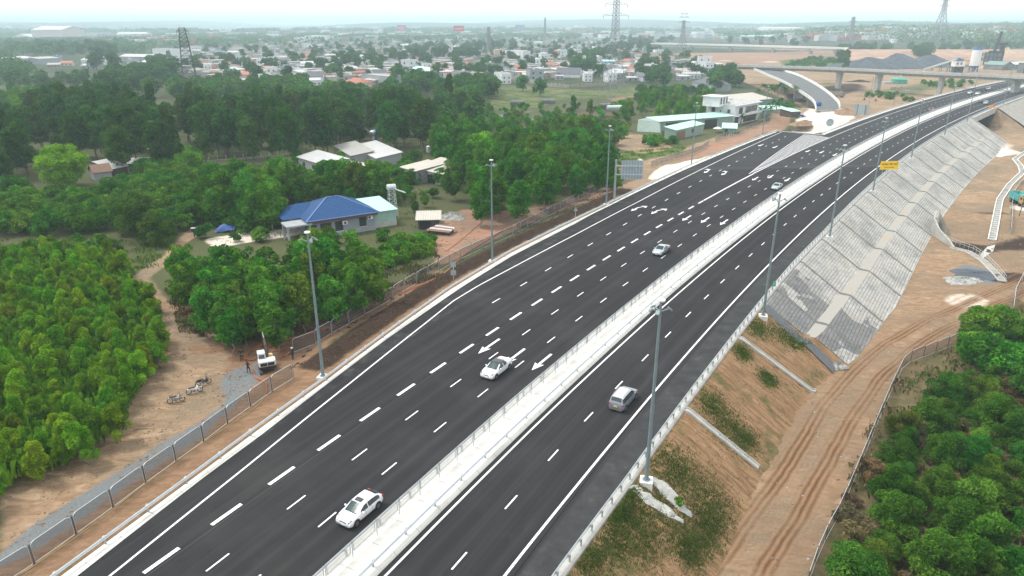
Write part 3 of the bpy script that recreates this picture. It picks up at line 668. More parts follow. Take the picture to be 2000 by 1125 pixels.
lpR=[((1256,935),'nearest light pole on the right, standing on a square concrete footing'),((1487,615),'light pole on the right at the near end of the block slope'),((1609,460),'light pole on the right, first beyond the bare soil slope'),((1702,372),'light pole on the right just before the yellow sign'),((1778,308),'light pole on the right, first beyond the yellow sign'),((1838,263),'light pole above the middle of the block slope, second beyond the yellow sign'),((1880,238),'light pole on the right, third beyond the yellow sign'),((1931,204),'light pole on the right beside the small orange sign'),((1989,188),'farthest light pole on the right, above the underpass')]
k=0
for (px,lb) in lpL+lpR:
    p=G(*px); s,d=SD(p)
    right=px[0]>1200 and (px,lb) in lpR
    o=float(o_gR(float(s)))+1.35 if right else float(o_gL(float(s)))-1.3
    q=P(float(s),o,.05 if right else -.05)
    use(LP,q,HD(float(s))+(math.pi/2 if right else -math.pi/2)+.3,lb,'grey light poles along the expressway')
# thin far poles along the left edge of the far carriageway
thin=thing('light_pole','thin far light pole','light pole'); mb=MB(); mb.cyl((0,0,-4),(0,0,12),.12,.08,6); mb.obj('pole','pole_steel',thin); mb=MB(); mb.bar((0,0,11.9),(1.8,0,12.4),.1); mb.box((2.1,0,12.45),(.9,.3,.12)); mb.obj('lamp_head','lamp_white',thin)
for px in [(1696,208),(1745,208),(1791,195),(1839,180),(1882,173)]:
    b=GT(*px); use(thin,(b[0],b[1],b[2]+4),.6,'thin light pole standing on the earthworks behind the far left guardrail','thin light poles on the earthworks')
# ================================================= SITE FENCE PANELS (left)
def site_panel(L=3.35,H=1.95):
    t=thing('fence_panel','temporary site fence panel','fence panel'); mb=MB(); r=.35
    pts=[]
    for (cx_,cz,a0) in ((L/2-r,H-r,0),(-L/2+r,H-r,90),(-L/2+r*.3,r*.3+.1,180),(L/2-r*.3,r*.3+.1,270)):
        rr=r if cz>1 else r*.3
        for a in (0,45,90): pts.append((cx_+rr*math.cos(rad(a0+a)),0,cz+rr*math.sin(rad(a0+a))))
    pts.append(pts[0]); mb.tube(pts,.026,6); mb.obj('frame','galv_light',t)
    q=MB(); q.add([(p[0],0,p[2]) for p in pts[:-1]],[tuple(range(len(pts)-1))]); q.obj('mesh_infill','site_mesh',t)
    p=MB(); p.bar((-L/2-.05,0,0),(-L/2-.05,0,H-.1),.05); p.bar((L/2+.05,0,0),(L/2+.05,0,H-.1),.05); p.obj('post','dark_steel',t); return t
SP=site_panel()
def panels(px,L=3.5,label='',group='',gap=0.0,world=False):
    pts=[np.array(p) for p in px] if world else [GT(*p) for p in px]; res=0.0; n_=0
    seg=[np.linalg.norm((b-a)[:2]) for a,b in zip(pts[:-1],pts[1:])]; T=sum(seg); cum=np.concatenate([[0],np.cumsum(seg)]); k=int(T//L)
    for i in range(k):
        def at(u):
            return np.array([np.interp(u,cum,[p[j] for p in pts]) for j in (0,1)])
        a,b=at(i*L),at((i+1)*L); c=(a+b)/2; z=zt(*c)
        use(SP,(c[0],c[1],z),math.atan2(b[1]-a[1],b[0]-a[0]),label,group); n_+=1
    return n_
panels([(-30,1165),(38,1121),(115,1071),(170,1027),(229,986),(279,948),(326,914),(371,882),(411,853),(460,815),(515,777),(547,754),(577,737),(608,722)],3.55,'rounded mesh panel of the near fence row by the guardrail','near row of site fence panels')
panels([(571,712),(604,694)],2.9,'single mesh fence panel set at an angle behind the excavator','angled fence panel')
panels([(574,690),(600,682),(630,662),(700,622),(750,594),(800,562),(890,511),(1000,460),(1060,428),(1140,386),(1214,351)],3.5,'mesh fence panel in the long row beside the dug trench','row of site fence panels along the trench')
panels([(1272,326),(1287,321),(1367,296),(1387,281)],3.5,'mesh fence panel beside the white patch of ground under the light pole','fence panels by the white patch')
panels([(1397,277),(1460,254),(1500,238),(1570,220)],3.5,'mesh fence panel in front of the green sheds and the white villa','fence panels below the villa')
panels([(1575,1150),(1600,1078),(1640,1005),(1690,885),(1740,765),(1766,712),(1880,668)],3.4,'mesh fence panel between dirt track and right thicket','right-hand row of site fence panels')
# ================================================= SIGNS
paint('sign_back',(.33,.40,.43),.5,.08,1.5,metal=.3); paint('yellow_sign',(.88,.56,.0),.5,.04,2); paint('orange_sign',(.85,.33,.02),.5,.05,2); paint('sign_black',(.03,.03,.03),.6,.05,2); paint('sign_red',(.35,.10,.02),.6,.05,2)
paint('green_sign',(.02,.30,.17),.5,.05,2); paint('white_paint',(.78,.78,.77),.5,.05,2)
def text(body,size,mat,parent,loc,rot,name='lettering',ext=.006):
    cu=bpy.data.curves.new('t','FONT'); cu.body=body; cu.size=size; cu.align_x='CENTER'; cu.align_y='CENTER'; cu.extrude=ext; cu.resolution_u=2; cu.offset=size*.018
    o=bpy.data.objects.new('t',cu); COL.objects.link(o); dg=bpy.context.evaluated_depsgraph_get(); dg.update(); me=bpy.data.meshes.new_from_object(o.evaluated_get(dg)); bpy.data.objects.remove(o)
    me.materials.clear(); me.materials.append(MATS[mat]); q=bpy.data.objects.new(name,me); COL.objects.link(q); q.parent=parent; q.location=loc; q.rotation_euler=rot; return q
# yellow warning board
b=G(1736,345); s,d=SD(b); b=P(float(s),float(o_gR(float(s)))+1.1,-.6); t=thing('warning_sign','yellow board with dark lettering beside the right guardrail','sign',b,rad(4))
W,Hh=5.0,2.2; z0=2.45
mb=MB(); mb.box((0,0,z0+Hh/2),(W,.06,Hh)); mb.obj('board','yellow_sign',t,bevel=.01)
mb=MB(); 
for x in (-1.5,-.2,1.1): mb.cyl((x,.1,-1.0),(x,.1,z0+Hh*.9),.06,.06,8)
mb.obj('post','galvanised',t)
text('GIẢM TỐC ĐỘ',.66,'sign_black',t,(0,-.045,z0+Hh*.63),(math.pi/2,0,0)); text('SLOW DOWN',.40,'sign_black',t,(0,-.045,z0+Hh*.25),(math.pi/2,0,0))
# small orange sign near the underpass
b=G(1926,214); s,d=SD(b); b=P(float(s),float(o_gR(float(s)))+.9,0); t=thing('warning_sign','small orange arrow board on the right guardrail near the underpass','sign',b,rad(-5))
mb=MB(); mb.add([(-1.6,0,.9),(1.6,0,.9),(1.3,0,1.7),(.5,0,1.7),(.3,0,2.5),(-.4,0,2.3),(-.4,0,1.7),(-1.2,0,1.6)],[tuple(range(8))]); mb.add([(-1.6,.05,.9),(1.6,.05,.9),(1.3,.05,1.7),(.5,.05,1.7),(.3,.05,2.5),(-.4,.05,2.3),(-.4,.05,1.7),(-1.2,.05,1.6)],[tuple(range(7,-1,-1))]); mb.obj('board','orange_sign',t)
mb=MB(); mb.bar((0,.08,-.3),(0,.08,1.8),.09); mb.obj('post','galvanised',t)
# cantilever road sign seen from behind
b=G(1204,391); s,d=SD(b); b=P(float(s),float(o_gL(float(s)))-1.2); 
t=thing('road_sign','large grey cantilever road sign seen from behind on the left verge','road sign',b,rad(-4))
hgt=HT(b,(1207,312)); sc_=(b[1])/FPX
mb=MB(); mb.cyl((0,0,-.3),(0,0,hgt),.27,.24,12); mb.box((0,0,-.1),(.9,.9,.3)); mb.obj('post','galvanised',t)
xl,xr,zb_,ztp=1.25,6.1,hgt-4.4,hgt-.1
mb=MB(); mb.box(((xl+xr)/2,-.0,(zb_+ztp)/2),(xr-xl,.06,ztp-zb_)); 
mb.obj('board','sign_back',t)
mb=MB()
for i in range(8): mb.box((xl+.2+(xr-xl-.4)*i/7,-.08,(zb_+ztp)/2),(.09,.1,ztp-zb_-.1))
for z in (ztp-1.25,zb_+1.1): mb.box(((xr)/2,-.2,z),(xr,.16,.18))
mb.obj('frame','galv_light',t)
# portal sign standing beyond the platform
b=GT(1680,228); t=thing('road_sign','tall grey panel sign on two posts beyond the closed ramp','road sign',b,rad(-35)); hg=HT(b,(1682,202))
mb=MB(); 
for x in (-2.6,2.6): mb.cyl((x,0,-.5),(x,0,hg),.22,.22,8)
mb.obj('post','galvanised',t); mb=MB(); mb.box((0,0,hg*.55),(4.6,.1,hg*.75)); mb.obj('board','sign_back',t); mb=MB(); 
for x in (-1.6,1.6): mb.box((x,-.1,hg*.55),(.2,.12,hg*.75))
mb.obj('frame','dark_steel',t)
def roadsign(px,label,shape,h=3.0,sz=.55,z=None,rz_=0.0):
    b=GT(*px) if z is None else G(*px,z); t=thing('traffic_sign',label,'traffic sign',b,rz_); mb=MB(); mb.cyl((0,.05,-.3),(0,.05,h+.3),.045,.045,8); mb.obj('post','galv_light',t)
    for i,sp in enumerate(shape):
        z_=h-.1-i*sz*2.3; n_={'o':18,'t':3,'d':4,'r':4}[sp]; a0={'o':0,'t':90,'d':90,'r':45}[sp]; pl=[(sz*math.cos(rad(a0+360*k/n_)),sz*math.sin(rad(a0+360*k/n_))) for k in range(n_)]
        mb=MB(); mb.add([(x,0,z_+y) for x,y in pl]+[(x,.03,z_+y) for x,y in pl],[tuple(range(n_)),tuple(range(2*n_-1,n_-1,-1))]+[(k,n_+k,n_+(k+1)%n_,(k+1)%n_) for k in range(n_)]); mb.obj('sign_plate','sign_back',t)
roadsign((886,549),'pair of grey sign plates seen from behind on a thin post by the left guardrail',['r','r'],2.9,.6)
roadsign((1124,424),'small triangular sign seen from behind by the trench',['t'],1.7,.55)
roadsign((1619,252),'grey round sign seen from behind on the pale sandy platform',['o'],2.6,1.5)
b=G(1507,567); s,d=SD(b); b=P(float(s),float(o_gR(float(s)))+.15); t=thing('kilometre_marker','small green marker plate with white figures on the right guardrail','marker',b,rad(10))
mb=MB(); mb.box((0,0,1.1),(.5,.05,.85)); mb.obj('plate','green_sign',t); mb=MB(); mb.bar((0,.06,0),(0,.06,1.4),.06); mb.obj('post','galvanised',t); text('2',.5,'white_paint',t,(0,-.03,1.1),(math.pi/2,0,0),ext=.003)
# ================================================= CARS
def carpaint(name,c,metal=0.0): 
    m=nmat(name); n=N(m); n.col(c); n.b.inputs['Metallic'].default_value=metal; n.rough(.32); n.b.inputs['Coat Weight'].default_value=.6; n.b.inputs['Coat Roughness'].default_value=.05; return m
carpaint('white_car',(.74,.75,.77)); carpaint('silver_car',(.42,.46,.50),.55); carpaint('slate_car',(.24,.26,.31),.4); carpaint('black_car',(.012,.013,.02)); carpaint('red_car',(.16,.035,.05),.2); carpaint('pale_silver',(.52,.55,.58),.4)
m=nmat('car_glass'); n=N(m); n.col((.03,.038,.042)); n.rough(.12); n.b.inputs['Specular IOR Level'].default_value=.8
m=nmat('screen_glass'); n=N(m); n.col((.016,.045,.045)); n.rough(.12); n.b.inputs['Specular IOR Level'].default_value=.35
paint('tyre',(.018,.018,.02),.8,.1,6); paint('alloy',(.32,.33,.34),.35,.05,6,metal=.7); paint('black_plastic',(.02,.021,.023),.55,.1,6)
m=nmat('headlight'); n=N(m); n.col((.16,.19,.21)); n.rough(.08)
m=nmat('taillight'); n=N(m); n.col((.32,.01,.015)); n.rough(.2)
paint('plate_white',(.75,.75,.7),.5,.03,3); paint('plate_yellow',(.72,.55,.16),.5,.03,3)
def car(name,label,cat,body,L=4.05,W=1.72,Ht=1.45,kind='hatch',roofmat=None,plate='plate_white',sunroof=False,detail=True,tag_=True,lower=None):
    """front of the car points to +x"""
    t=thing(name,label,cat); h=L/2
    xs=np.linspace(-h,h,61)
    prof={'hatch':[(-1,.60),(-.985,.88),(-.95,1.0),(-.86,1.15),(-.66,1.38),(-.35,1.45),(-.05,1.455),(.12,1.40),(.50,.98),(.60,.93),(.88,.80),(.96,.70),(1,.52)],
          'sedan':[(-1,.60),(-.985,.92),(-.93,1.0),(-.66,1.05),(-.38,1.36),(-.2,1.42),(.05,1.42),(.16,1.36),(.47,.98),(.58,.93),(.88,.80),(.965,.68),(1,.5)],
          'mpv':[(-1,.62),(-.99,.98),(-.95,1.12),(-.87,1.62),(-.6,1.69),(0,1.69),(.22,1.62),(.52,1.12),(.62,1.05),(.88,.93),(.965,.8),(1,.55)],
          'suv':[(-1,.65),(-.99,1.0),(-.94,1.12),(-.82,1.60),(-.5,1.69),(0,1.69),(.18,1.62),(.48,1.12),(.6,1.06),(.9,.96),(.97,.82),(1,.58)],
          'pickup':[(-1,.65),(-.99,1.02),(-.5,1.05),(-.36,1.08),(-.30,1.64),(-.05,1.74),(.1,1.70),(.22,1.6),(.45,1.14),(.58,1.08),(.9,.98),(.97,.84),(1,.6)]}[kind]
    base={'hatch':1.455,'sedan':1.42,'mpv':1.69,'suv':1.69,'pickup':1.74}[kind]; kz=Ht/base
    zt_=lambda u: np.interp(u,[p[0] for p in prof],[p[1] for p in prof])*kz
    belt={'hatch':.93,'sedan':.92,'mpv':1.06,'suv':1.06,'pickup':1.08}[kind]*kz
    cab={'hatch':(-.92,.58),'sedan':(-.66,.56),'mpv':(-.95,.60),'suv':(-.94,.58),'pickup':(-.36,.56)}[kind]
    roof={'hatch':(-.62,.10),'sedan':(-.34,.12),'mpv':(-.84,.19),'suv':(-.78,.15),'pickup':(-.28,.10)}[kind]
    rows=[]
    for x in xs:
        u=x/h; w=W/2*(1-.13*max(0,(abs(u)-.72)/.28)**2.2-.02*abs(u)); zb=.20+.10*max(0,(abs(u)-.85)/.15); zt0=float(zt_(u)); incab=cab[0]<u<cab[1]
        bl=min(belt,zt0-.03) if not incab else min(belt,zt0-.02); tw=w
        k=0.0
        if incab: k=min(1,max(0,(zt0-belt)/(Ht-belt)))
        wt=w*(.93-.17*k); r=[]
        for sgn in (1,-1):
            pts=[(0,zb),(w*.86,zb),(w*.985,zb+.12),(w,zb+.34),(w*.965,bl),(wt+.0,max(bl+.012,zt0-.10*(.35+k))),(wt*.82,zt0-.022),(wt*.4,zt0),(0,zt0+.005)]
            r.append([(x,sgn*a,z) for a,z in pts])
        ring=r[0]+r[1][::-1][1:-1]; rows.append(ring)
    nr_=len(rows[0]); groups={'body':MB(),'side_window':MB(),'windscreen':MB(),'rear_window':MB(),'roof':MB()}
    for i in range(len(rows)-1):
        u=(xs[i]+xs[i+1])/2/h
        for j in range(nr_):
            j2=(j+1)%nr_; f=[rows[i][j],rows[i][j2],rows[i+1][j2],rows[i+1][j]]; g='body'
            js=j if j<8 else nr_-1-j       # strip index 0..7 on both sides
            k=min(1,max(0,(float(zt_(u))-belt)/(Ht-belt)))
            if cab[0]<u<cab[1]:
                if js==4 and roof[0]-(.16 if kind=='hatch' else .06)<u<roof[1]+.25 and k>.25 and not any(abs(u-q)<.013 for q in ({'pickup':(-.08,)}.get(kind,(-.08,) if kind=='hatch' else (-.10,-.60) if kind!='sedan' else (-.08,)))): g='side_window'
                if js in(5,6,7):
                    if u>roof[1]+.02 and u<cab[1]-.06: g='windscreen'
                    elif u<roof[0]-.015 and u>cab[0]+.02: g='rear_window'
                    elif roof[0]<=u<=roof[1]+.02: g='roof'
                if js==5 and g in('windscreen','rear_window'): g='body'
            groups[g].add(f,[(0,1,2,3)])
    groups['body'].add(rows[0],[tuple(range(nr_))]); groups['body'].add(rows[-1],[tuple(range(nr_-1,-1,-1))])
    for g,b in groups.items():
        if not b.v: continue
        mt={'body':body,'roof':roofmat or body,'side_window':'car_glass','windscreen':'screen_glass','rear_window':'car_glass'}[g]
        o=b.obj(g,mt,t); me=o.data
        import bmesh
        bm=bmesh.new(); bm.from_mesh(me); bmesh.ops.remove_doubles(bm,verts=bm.verts,dist=.001); bmesh.ops.recalc_face_normals(bm,faces=bm.faces); bm.to_mesh(me); bm.free()
        if g in('body',): me.polygons.foreach_set('use_smooth',[True]*len(me.polygons)); 
        o.location.z=0
    wb=.31 if kind!='sedan' else .30
    for u in (.64,-.62):
        for sgn in (1,-1):
            a=MB(); a.cyl((u*h,sgn*(W/2-.10),.36),(u*h,sgn*(W/2+.006),.36),.385,.375,20); a.obj('wheel_arch','black_plastic',t)
            wm=MB(); wm.cyl((u*h,sgn*(W/2-.18),.315),(u*h,sgn*(W/2+.025),.315),.315,.305,20); wo=wm.obj('wheel','tyre',t)
            rm=MB(); rm.cyl((u*h,sgn*(W/2+.01),.315),(u*h,sgn*(W/2+.032),.315),.20,.19,14); 
            ro=rm.obj('rim','alloy',wo); 
            sm_=MB()
            for q in range(5):
                a_=rad(72*q+36); sm_.box((u*h+.12*math.cos(a_),sgn*(W/2+.035),.315+.12*math.sin(a_)),(.07,.01,.07))
            sm_.obj('rim_gap','black_plastic',wo)
    for sgn in (1,-1):
        wF=W/2*.80
        q=MB(); q.add([(h*.90,sgn*(wF+.02),.80*kz),(h*.985,sgn*(wF-.14),.70*kz),(h*.995,sgn*(wF-.16),.60*kz),(h*.93,sgn*(wF+.03),.64*kz),(h*.72,sgn*(W/2*.955),.80*kz),(h*.86,sgn*(wF-.10),.835*kz)],[(0,1,2,3),(0,3,4),(0,4,5),(0,5,1)] if sgn>0 else [(3,2,1,0),(4,3,0),(5,4,0),(1,5,0)]); 
        for v in range(len(q.v)): q.v[v]=(q.v[v][0]+.015,q.v[v][1]*1.02,q.v[v][2]+.012)
        q.obj('headlight','headlight',t)
        q=MB(); q.box((-h*.955,sgn*W/2*.83,.90*kz),(.16,.22,.16 if kind!='mpv' else .14)); q.obj('taillight','taillight',t,bevel=.02)
        mr=MB(); mr.box((h*.30,sgn*(W/2+.09),belt+.04),(.13,.20,.13)); mr.obj('door_mirror',body,t,bevel=.03)
        dh=MB()
        for u in (.0,-.36): dh.box((u*h-.1,sgn*(W/2*.985),belt-.13),(.17,.03,.03)); dh.box((u*h+.22,sgn*(W/2*.992),belt-.30),(.012,.012,.5),1)
        dh.obj('door_handle',[body,'black_plastic'],t)
    g=MB(); g.box((h*.975,0,.60*kz),(.06,W*.42,.10)); g.box((h*.985,0,.36*kz),(.06,W*.60,.16)); g.obj('grille','black_plastic',t,bevel=.01)
    pl=MB(); pl.box((h*1.005,0,.42*kz),(.015,.42,.13)); pl.box((-h*1.0,0,.72*kz),(.03,.40,.18)); pl.obj('number_plate',plate,t)
    rb=MB(); rb.box((-h*.985,0,.36),(.08,W*.78,.2)); rb.obj('rear_bumper',lower or 'black_plastic',t,bevel=.02)
    if sunroof:
        s_=MB(); z=Ht*1.0+.006; s_.add([(-.02*h,-.36,z-.012),(.10*h,-.36,z-.035),(.10*h,.36,z-.035),(-.02*h,.36,z-.012),(-.12*h,-.36,z-.004),(-.12*h,.36,z-.004)],[(0,1,2,3),(4,0,3,5)]); 
        for v in range(len(s_.v)): s_.v[v]=(s_.v[v][0]+.0,s_.v[v][1],s_.v[v][2]+.022)
        s_.obj('sunroof','car_glass',t)
    if kind in('mpv','suv'):
        r_=MB()
        for sgn in (1,-1): r_.bar((-.7*h,sgn*W/2*.68,Ht+.03),(.1*h,sgn*W/2*.68,Ht+.03),.04)
        r_.obj('roof_rail','alloy',t)
    return t
def put(t,px,toward=True,z=0.0,turn=0.0):
    p=G(*px); s,_=SD(p); t.location=(p[0],p[1],z); t.rotation_euler=(0,0,HD(float(s))+(math.pi if toward else 0)+turn)
put(car('car','white hatchback with a dark sunroof, nearest car to the viewer in the left carriageway','car','white_car',4.1,1.74,1.47,'hatch',sunroof=True),(704,1004),turn=-.02)
put(car('car','white saloon with a black roof passing the straight-ahead arrows','car','white_car',4.6,1.80,1.46,'sedan',roofmat='black_car'),(970,727))
put(car('car','slate grey people carrier with a silver roof, seen from behind in the right carriageway','car','slate_car',4.47,1.76,1.70,'mpv',roofmat='pale_silver',plate='plate_yellow',lower='alloy'),(1217,787),False)
put(car('car','silver saloon driving alone in the middle of the left carriageway below the three arrows','car','silver_car',4.6,1.80,1.46,'sedan'),(1291,494))
put(car('car','grey saloon beside the median just below the chevron area','car','silver_car',4.5,1.76,1.46,'sedan'),(1517,369))
put(car('pickup_truck','dark red pickup truck beside the median on the far bend','pickup truck','red_car',5.2,1.85,1.8,'pickup'),(1818,217))
put(car('car','pale silver car in the outer lane on the far bend, left of the white car','car','pale_silver',4.5,1.8,1.6,'suv'),(1894,183.5))
put(car('car','white car in the middle lane on the far bend, close behind the silver one','car','white_car',4.6,1.8,1.46,'sedan'),(1909,184.5))
put(car('car','white car farthest away in the left carriageway, just before the flyover pillar','car','white_car',4.5,1.8,1.6,'suv'),(1930,175))
put(car('car','black car heading away beside the median near the underpass','car','black_car',4.6,1.8,1.46,'sedan'),(1915,200),False)
put(car('car','pale van-like car heading away in the outer lane by the orange sign','car','pale_silver',4.5,1.8,1.75,'mpv'),(1925,203.5),False)
# ================================================= PEOPLE
import bmesh
paint('skin',(.35,.2,.13),.7,.05,8); paint('black_cloth',(.015,.016,.018),.9,.2,12); paint('navy_cloth',(.02,.03,.07),.9,.2,12); paint('hard_hat',(.75,.55,.3),.4,.05,8); paint('hair',(.012,.01,.009),.8,.1,9)
paint('cap_white',(.6,.6,.58),.6,.05,8)
def person(label,loc,rz_,top,legs,pose='stand',hat=None):
    t=thing('person',label,'person',loc,rz_)
    J={'pel':(0,0,.93),'wst':(0,0,1.08),'chs':(0,.0,1.32),'nek':(0,0,1.48),'hed':(0,.02,1.60),'crn':(0,.02,1.72)}
    S_l=[('pel','wst'),('wst','chs'),('chs','nek'),('nek','hed'),('hed','crn')]
    R={'pel':.145,'wst':.13,'chs':.155,'nek':.06,'hed':.095,'crn':.075}
    for sg,a in ((1,'L'),(-1,'R')):
        fw=.10*sg if pose!='stand' else .02*sg
        J['hip'+a]=(sg*.10,0,.88); J['kn'+a]=(sg*.12,fw+.03,.49); J['an'+a]=(sg*.13,fw,.09); J['to'+a]=(sg*.14,fw+.17,.04)
        J['sh'+a]=(sg*.18,0,1.41)
        if pose=='hips': J['el'+a]=(sg*.36,-.06,1.18); J['wr'+a]=(sg*.19,.04,1.0); J['ha'+a]=(sg*.14,.07,.97)
        elif pose=='reach': J['el'+a]=(sg*.26,.14,1.16); J['wr'+a]=(sg*.2,.38,1.1); J['ha'+a]=(sg*.18,.46,1.08)
        else: J['el'+a]=(sg*.25,-.02,1.13); J['wr'+a]=(sg*.27,.07,.89); J['ha'+a]=(sg*.27,.1,.80)
        R.update({'hip'+a:.10,'kn'+a:.065,'an'+a:.048,'to'+a:.038,'sh'+a:.07,'el'+a:.047,'wr'+a:.033,'ha'+a:.035})
        S_l+=[('pel','hip'+a),('hip'+a,'kn'+a),('kn'+a,'an'+a),('an'+a,'to'+a),('chs','sh'+a),('sh'+a,'el'+a),('el'+a,'wr'+a),('wr'+a,'ha'+a)]
        for fi in range(5):
            k=('f%d'%fi)+a; hx,hy,hz=J['ha'+a]; wx,wy,wz=J['wr'+a]; d=Vector((hx-wx,hy-wy,hz-wz)).normalized()
            off=(fi-2)*.016 if fi<4 else 0; L_=[.075,.085,.08,.065,.05][fi]; base=Vector((hx,hy,hz)); p=base+d*L_+Vector((off if fi<4 else -sg*.04,.01,0)); J[k]=tuple(p); R[k]=.009; S_l.append(('ha'+a,k))
    names=list(J); me=bpy.data.meshes.new('body'); me.from_pydata([J[k] for k in names],[(names.index(a),names.index(b)) for a,b in S_l],[])
    o=bpy.data.objects.new('body',me); COL.objects.link(o); o.parent=t
    sk=o.modifiers.new('skin','SKIN'); 
    for i,k in enumerate(names): me.skin_vertices[0].data[i].radius=(R[k]*1.0,R[k]*(.75 if k in('pel','wst','chs') else 1)); me.skin_vertices[0].data[i].use_root=(k=='pel')
    sb=o.modifiers.new('sub','SUBSURF'); sb.levels=1; sb.render_levels=1
    dg=bpy.context.evaluated_depsgraph_get(); dg.update(); m2=bpy.data.meshes.new_from_object(o.evaluated_get(dg)); o.modifiers.clear(); o.data=m2
    m2.materials.clear()
    for mt in (top,legs,'skin','hair'): m2.materials.append(MATS[mt])
    for p in m2.polygons:
        c=p.center; r=abs(c.x)
        if c.z>1.66: mi=3
        elif c.z>1.49: mi=2 if c.y>.0 else 3
        elif c.z<.95 and r<.24 and not (pose=='stand' and r>.21): mi=1
        else: mi=0
        if c.z<.09: mi=3
        hd=min((Vector(J['ha'+a])-c).length for a in 'LR'); 
        if hd<.11: mi=2
        p.material_index=mi; p.use_smooth=True
    f=MB(); f.box((.035,.10,1.635),(.022,.02,.012)); f.box((-.035,.10,1.635),(.022,.02,.012)); f.box((0,.105,1.56),(.045,.015,.010)); f.obj('face','hair',t)
    f=MB(); f.box((0,.118,1.60),(.022,.03,.04)); f.box((.095,.02,1.61),(.02,.04,.055)); f.box((-.095,.02,1.61),(.02,.04,.055)); f.obj('nose','skin',t,bevel=.005)
    if hat:
        hm=MB(); hm.sphere((0,.02,1.68),.125,12,8,0,(1,1.1,.8)); hm.cyl((0,.03,1.665),(0,.03,1.675),.16,.16,14); hm.obj('hat',hat,t,smooth=True)
    return t
def gp(px): 
    return GT(*px)
person('person all in black standing with hands on hips left of the excavator',gp((473,705)),rad(200),'black_cloth','black_cloth','hips')
person('person in dark blue standing on the grey gravel below the excavator',gp((486,729)),rad(-30),'navy_cloth','navy_cloth','reach')
person('person in dark blue with a pale hat beside the fence panel right of the excavator',gp((573,703)),rad(60),'navy_cloth','navy_cloth','reach','cap_white')
# ================================================= EXCAVATOR
paint('excavator_white',(.68,.70,.72),.4,.08,1.5); paint('rust_iron',(.10,.075,.06),.8,.25,3); paint('mud',(.20,.13,.08),.95,.2,2,bump=.5)
b=gp((523,722)); ex=thing('excavator','small white excavator with a dark folded boom beside the orange pipes','excavator',b,rad(114)); K=.95
for sg in (1,-1):
    mb=MB(); pts=[(1.35*math.cos(a)*1.0+(.0),0,.30+.28*math.sin(a)) for a in np.linspace(0,2*math.pi,17)[:-1]]
    sec=[(p[0] if abs(p[0])<1 else p[0],sg*.85-.2,p[2]) for p in pts]; sec2=[(p[0],sg*.85+.2,p[2]) for p in pts]; mb.loft([sec,sec2],close=True,caps=True); mb.obj('track','rust_iron',ex)
mb=MB(); mb.box((0,0,.42),(1.3,1.3,.3)); mb.cyl((0,0,.5),(0,0,.72),.55,.55,16); mb.obj('undercarriage','rust_iron',ex)
mb=MB(); mb.prism([(-1.25,-.85),(-1.0,-.98),(.9,-.98),(.95,.98),(-1.0,.98),(-1.25,.85)],.72,1.05); mb.obj('platform','black_plastic',ex,bevel=.03)
mb=MB(); mb.prism([(-1.3,-.9),(-1.0,-1.0),(-.1,-1.0),(-.1,1.0),(-1.0,1.0),(-1.3,.9)],1.05,1.75); mb.obj('engine_cover','excavator_white',ex,bevel=.06)
mb=MB(); mb.box((-1.29,-.42,1.35),(.06,.78,.42)); mb.box((-1.29,.42,1.35),(.06,.78,.42)); mb.obj('grille','black_plastic',ex)
mb=MB(); mb.box((.25,.5,1.75),(1.15,.95,1.4),taper=.93); cb=mb.obj('cab','excavator_white',ex,bevel=.05)
mb=MB(); mb.box((.84,.5,1.9),(.03,.78,.8)); mb.box((.25,.5+.475,1.95),(.85,.03,.75)); mb.box((.25,.5-.475,1.95),(.85,.03,.75)); mb.box((-.33,.5,2.0),(.03,.65,.5)); mb.obj('cab_window','car_glass',cb)
mb=MB(); pb=[(.7,-.15,1.05),(1.5,-.15,2.5),(2.5,-.15,3.3),(3.4,-.15,3.35)]
for i,(a,c) in enumerate(zip(pb[:-1],pb[1:])): mb.bar(a,c,.26,.36)
mb.obj('boom','rust_iron',ex,bevel=.02)
mb=MB(); mb.bar((3.4,-.15,3.45),(3.75,-.15,1.0),.22,.32); mb.obj('arm','black_plastic',ex,bevel=.02)
mb=MB(); mb.cyl((1.1,-.15,1.4),(2.3,-.15,2.75),.07,.06,8); mb.cyl((2.2,-.15,3.35),(3.3,-.15,3.65),.07,.05,8); mb.obj('hydraulic_cylinder','alloy',ex)
mb=MB(); mb.loft([[(3.75+.5*math.cos(a),y,.65+.45*math.sin(a)) for a in np.linspace(rad(60),rad(280),8)] for y in (-.5,.2)]); mb.add([(3.75+.5*math.cos(a),-.5,.65+.45*math.sin(a)) for a in np.linspace(rad(60),rad(280),8)],[tuple(range(8))]); mb.add([(3.75+.5*math.cos(a),.2,.65+.45*math.sin(a)) for a in np.linspace(rad(60),rad(280),8)],[tuple(range(8))])
mb.obj('bucket','rust_iron',ex)
mb=MB(); mb.cyl((.7,-.6,1.05),(.75,-.6,1.75),.28,.25,10); mb.obj('fuel_tank','hard_hat',ex)
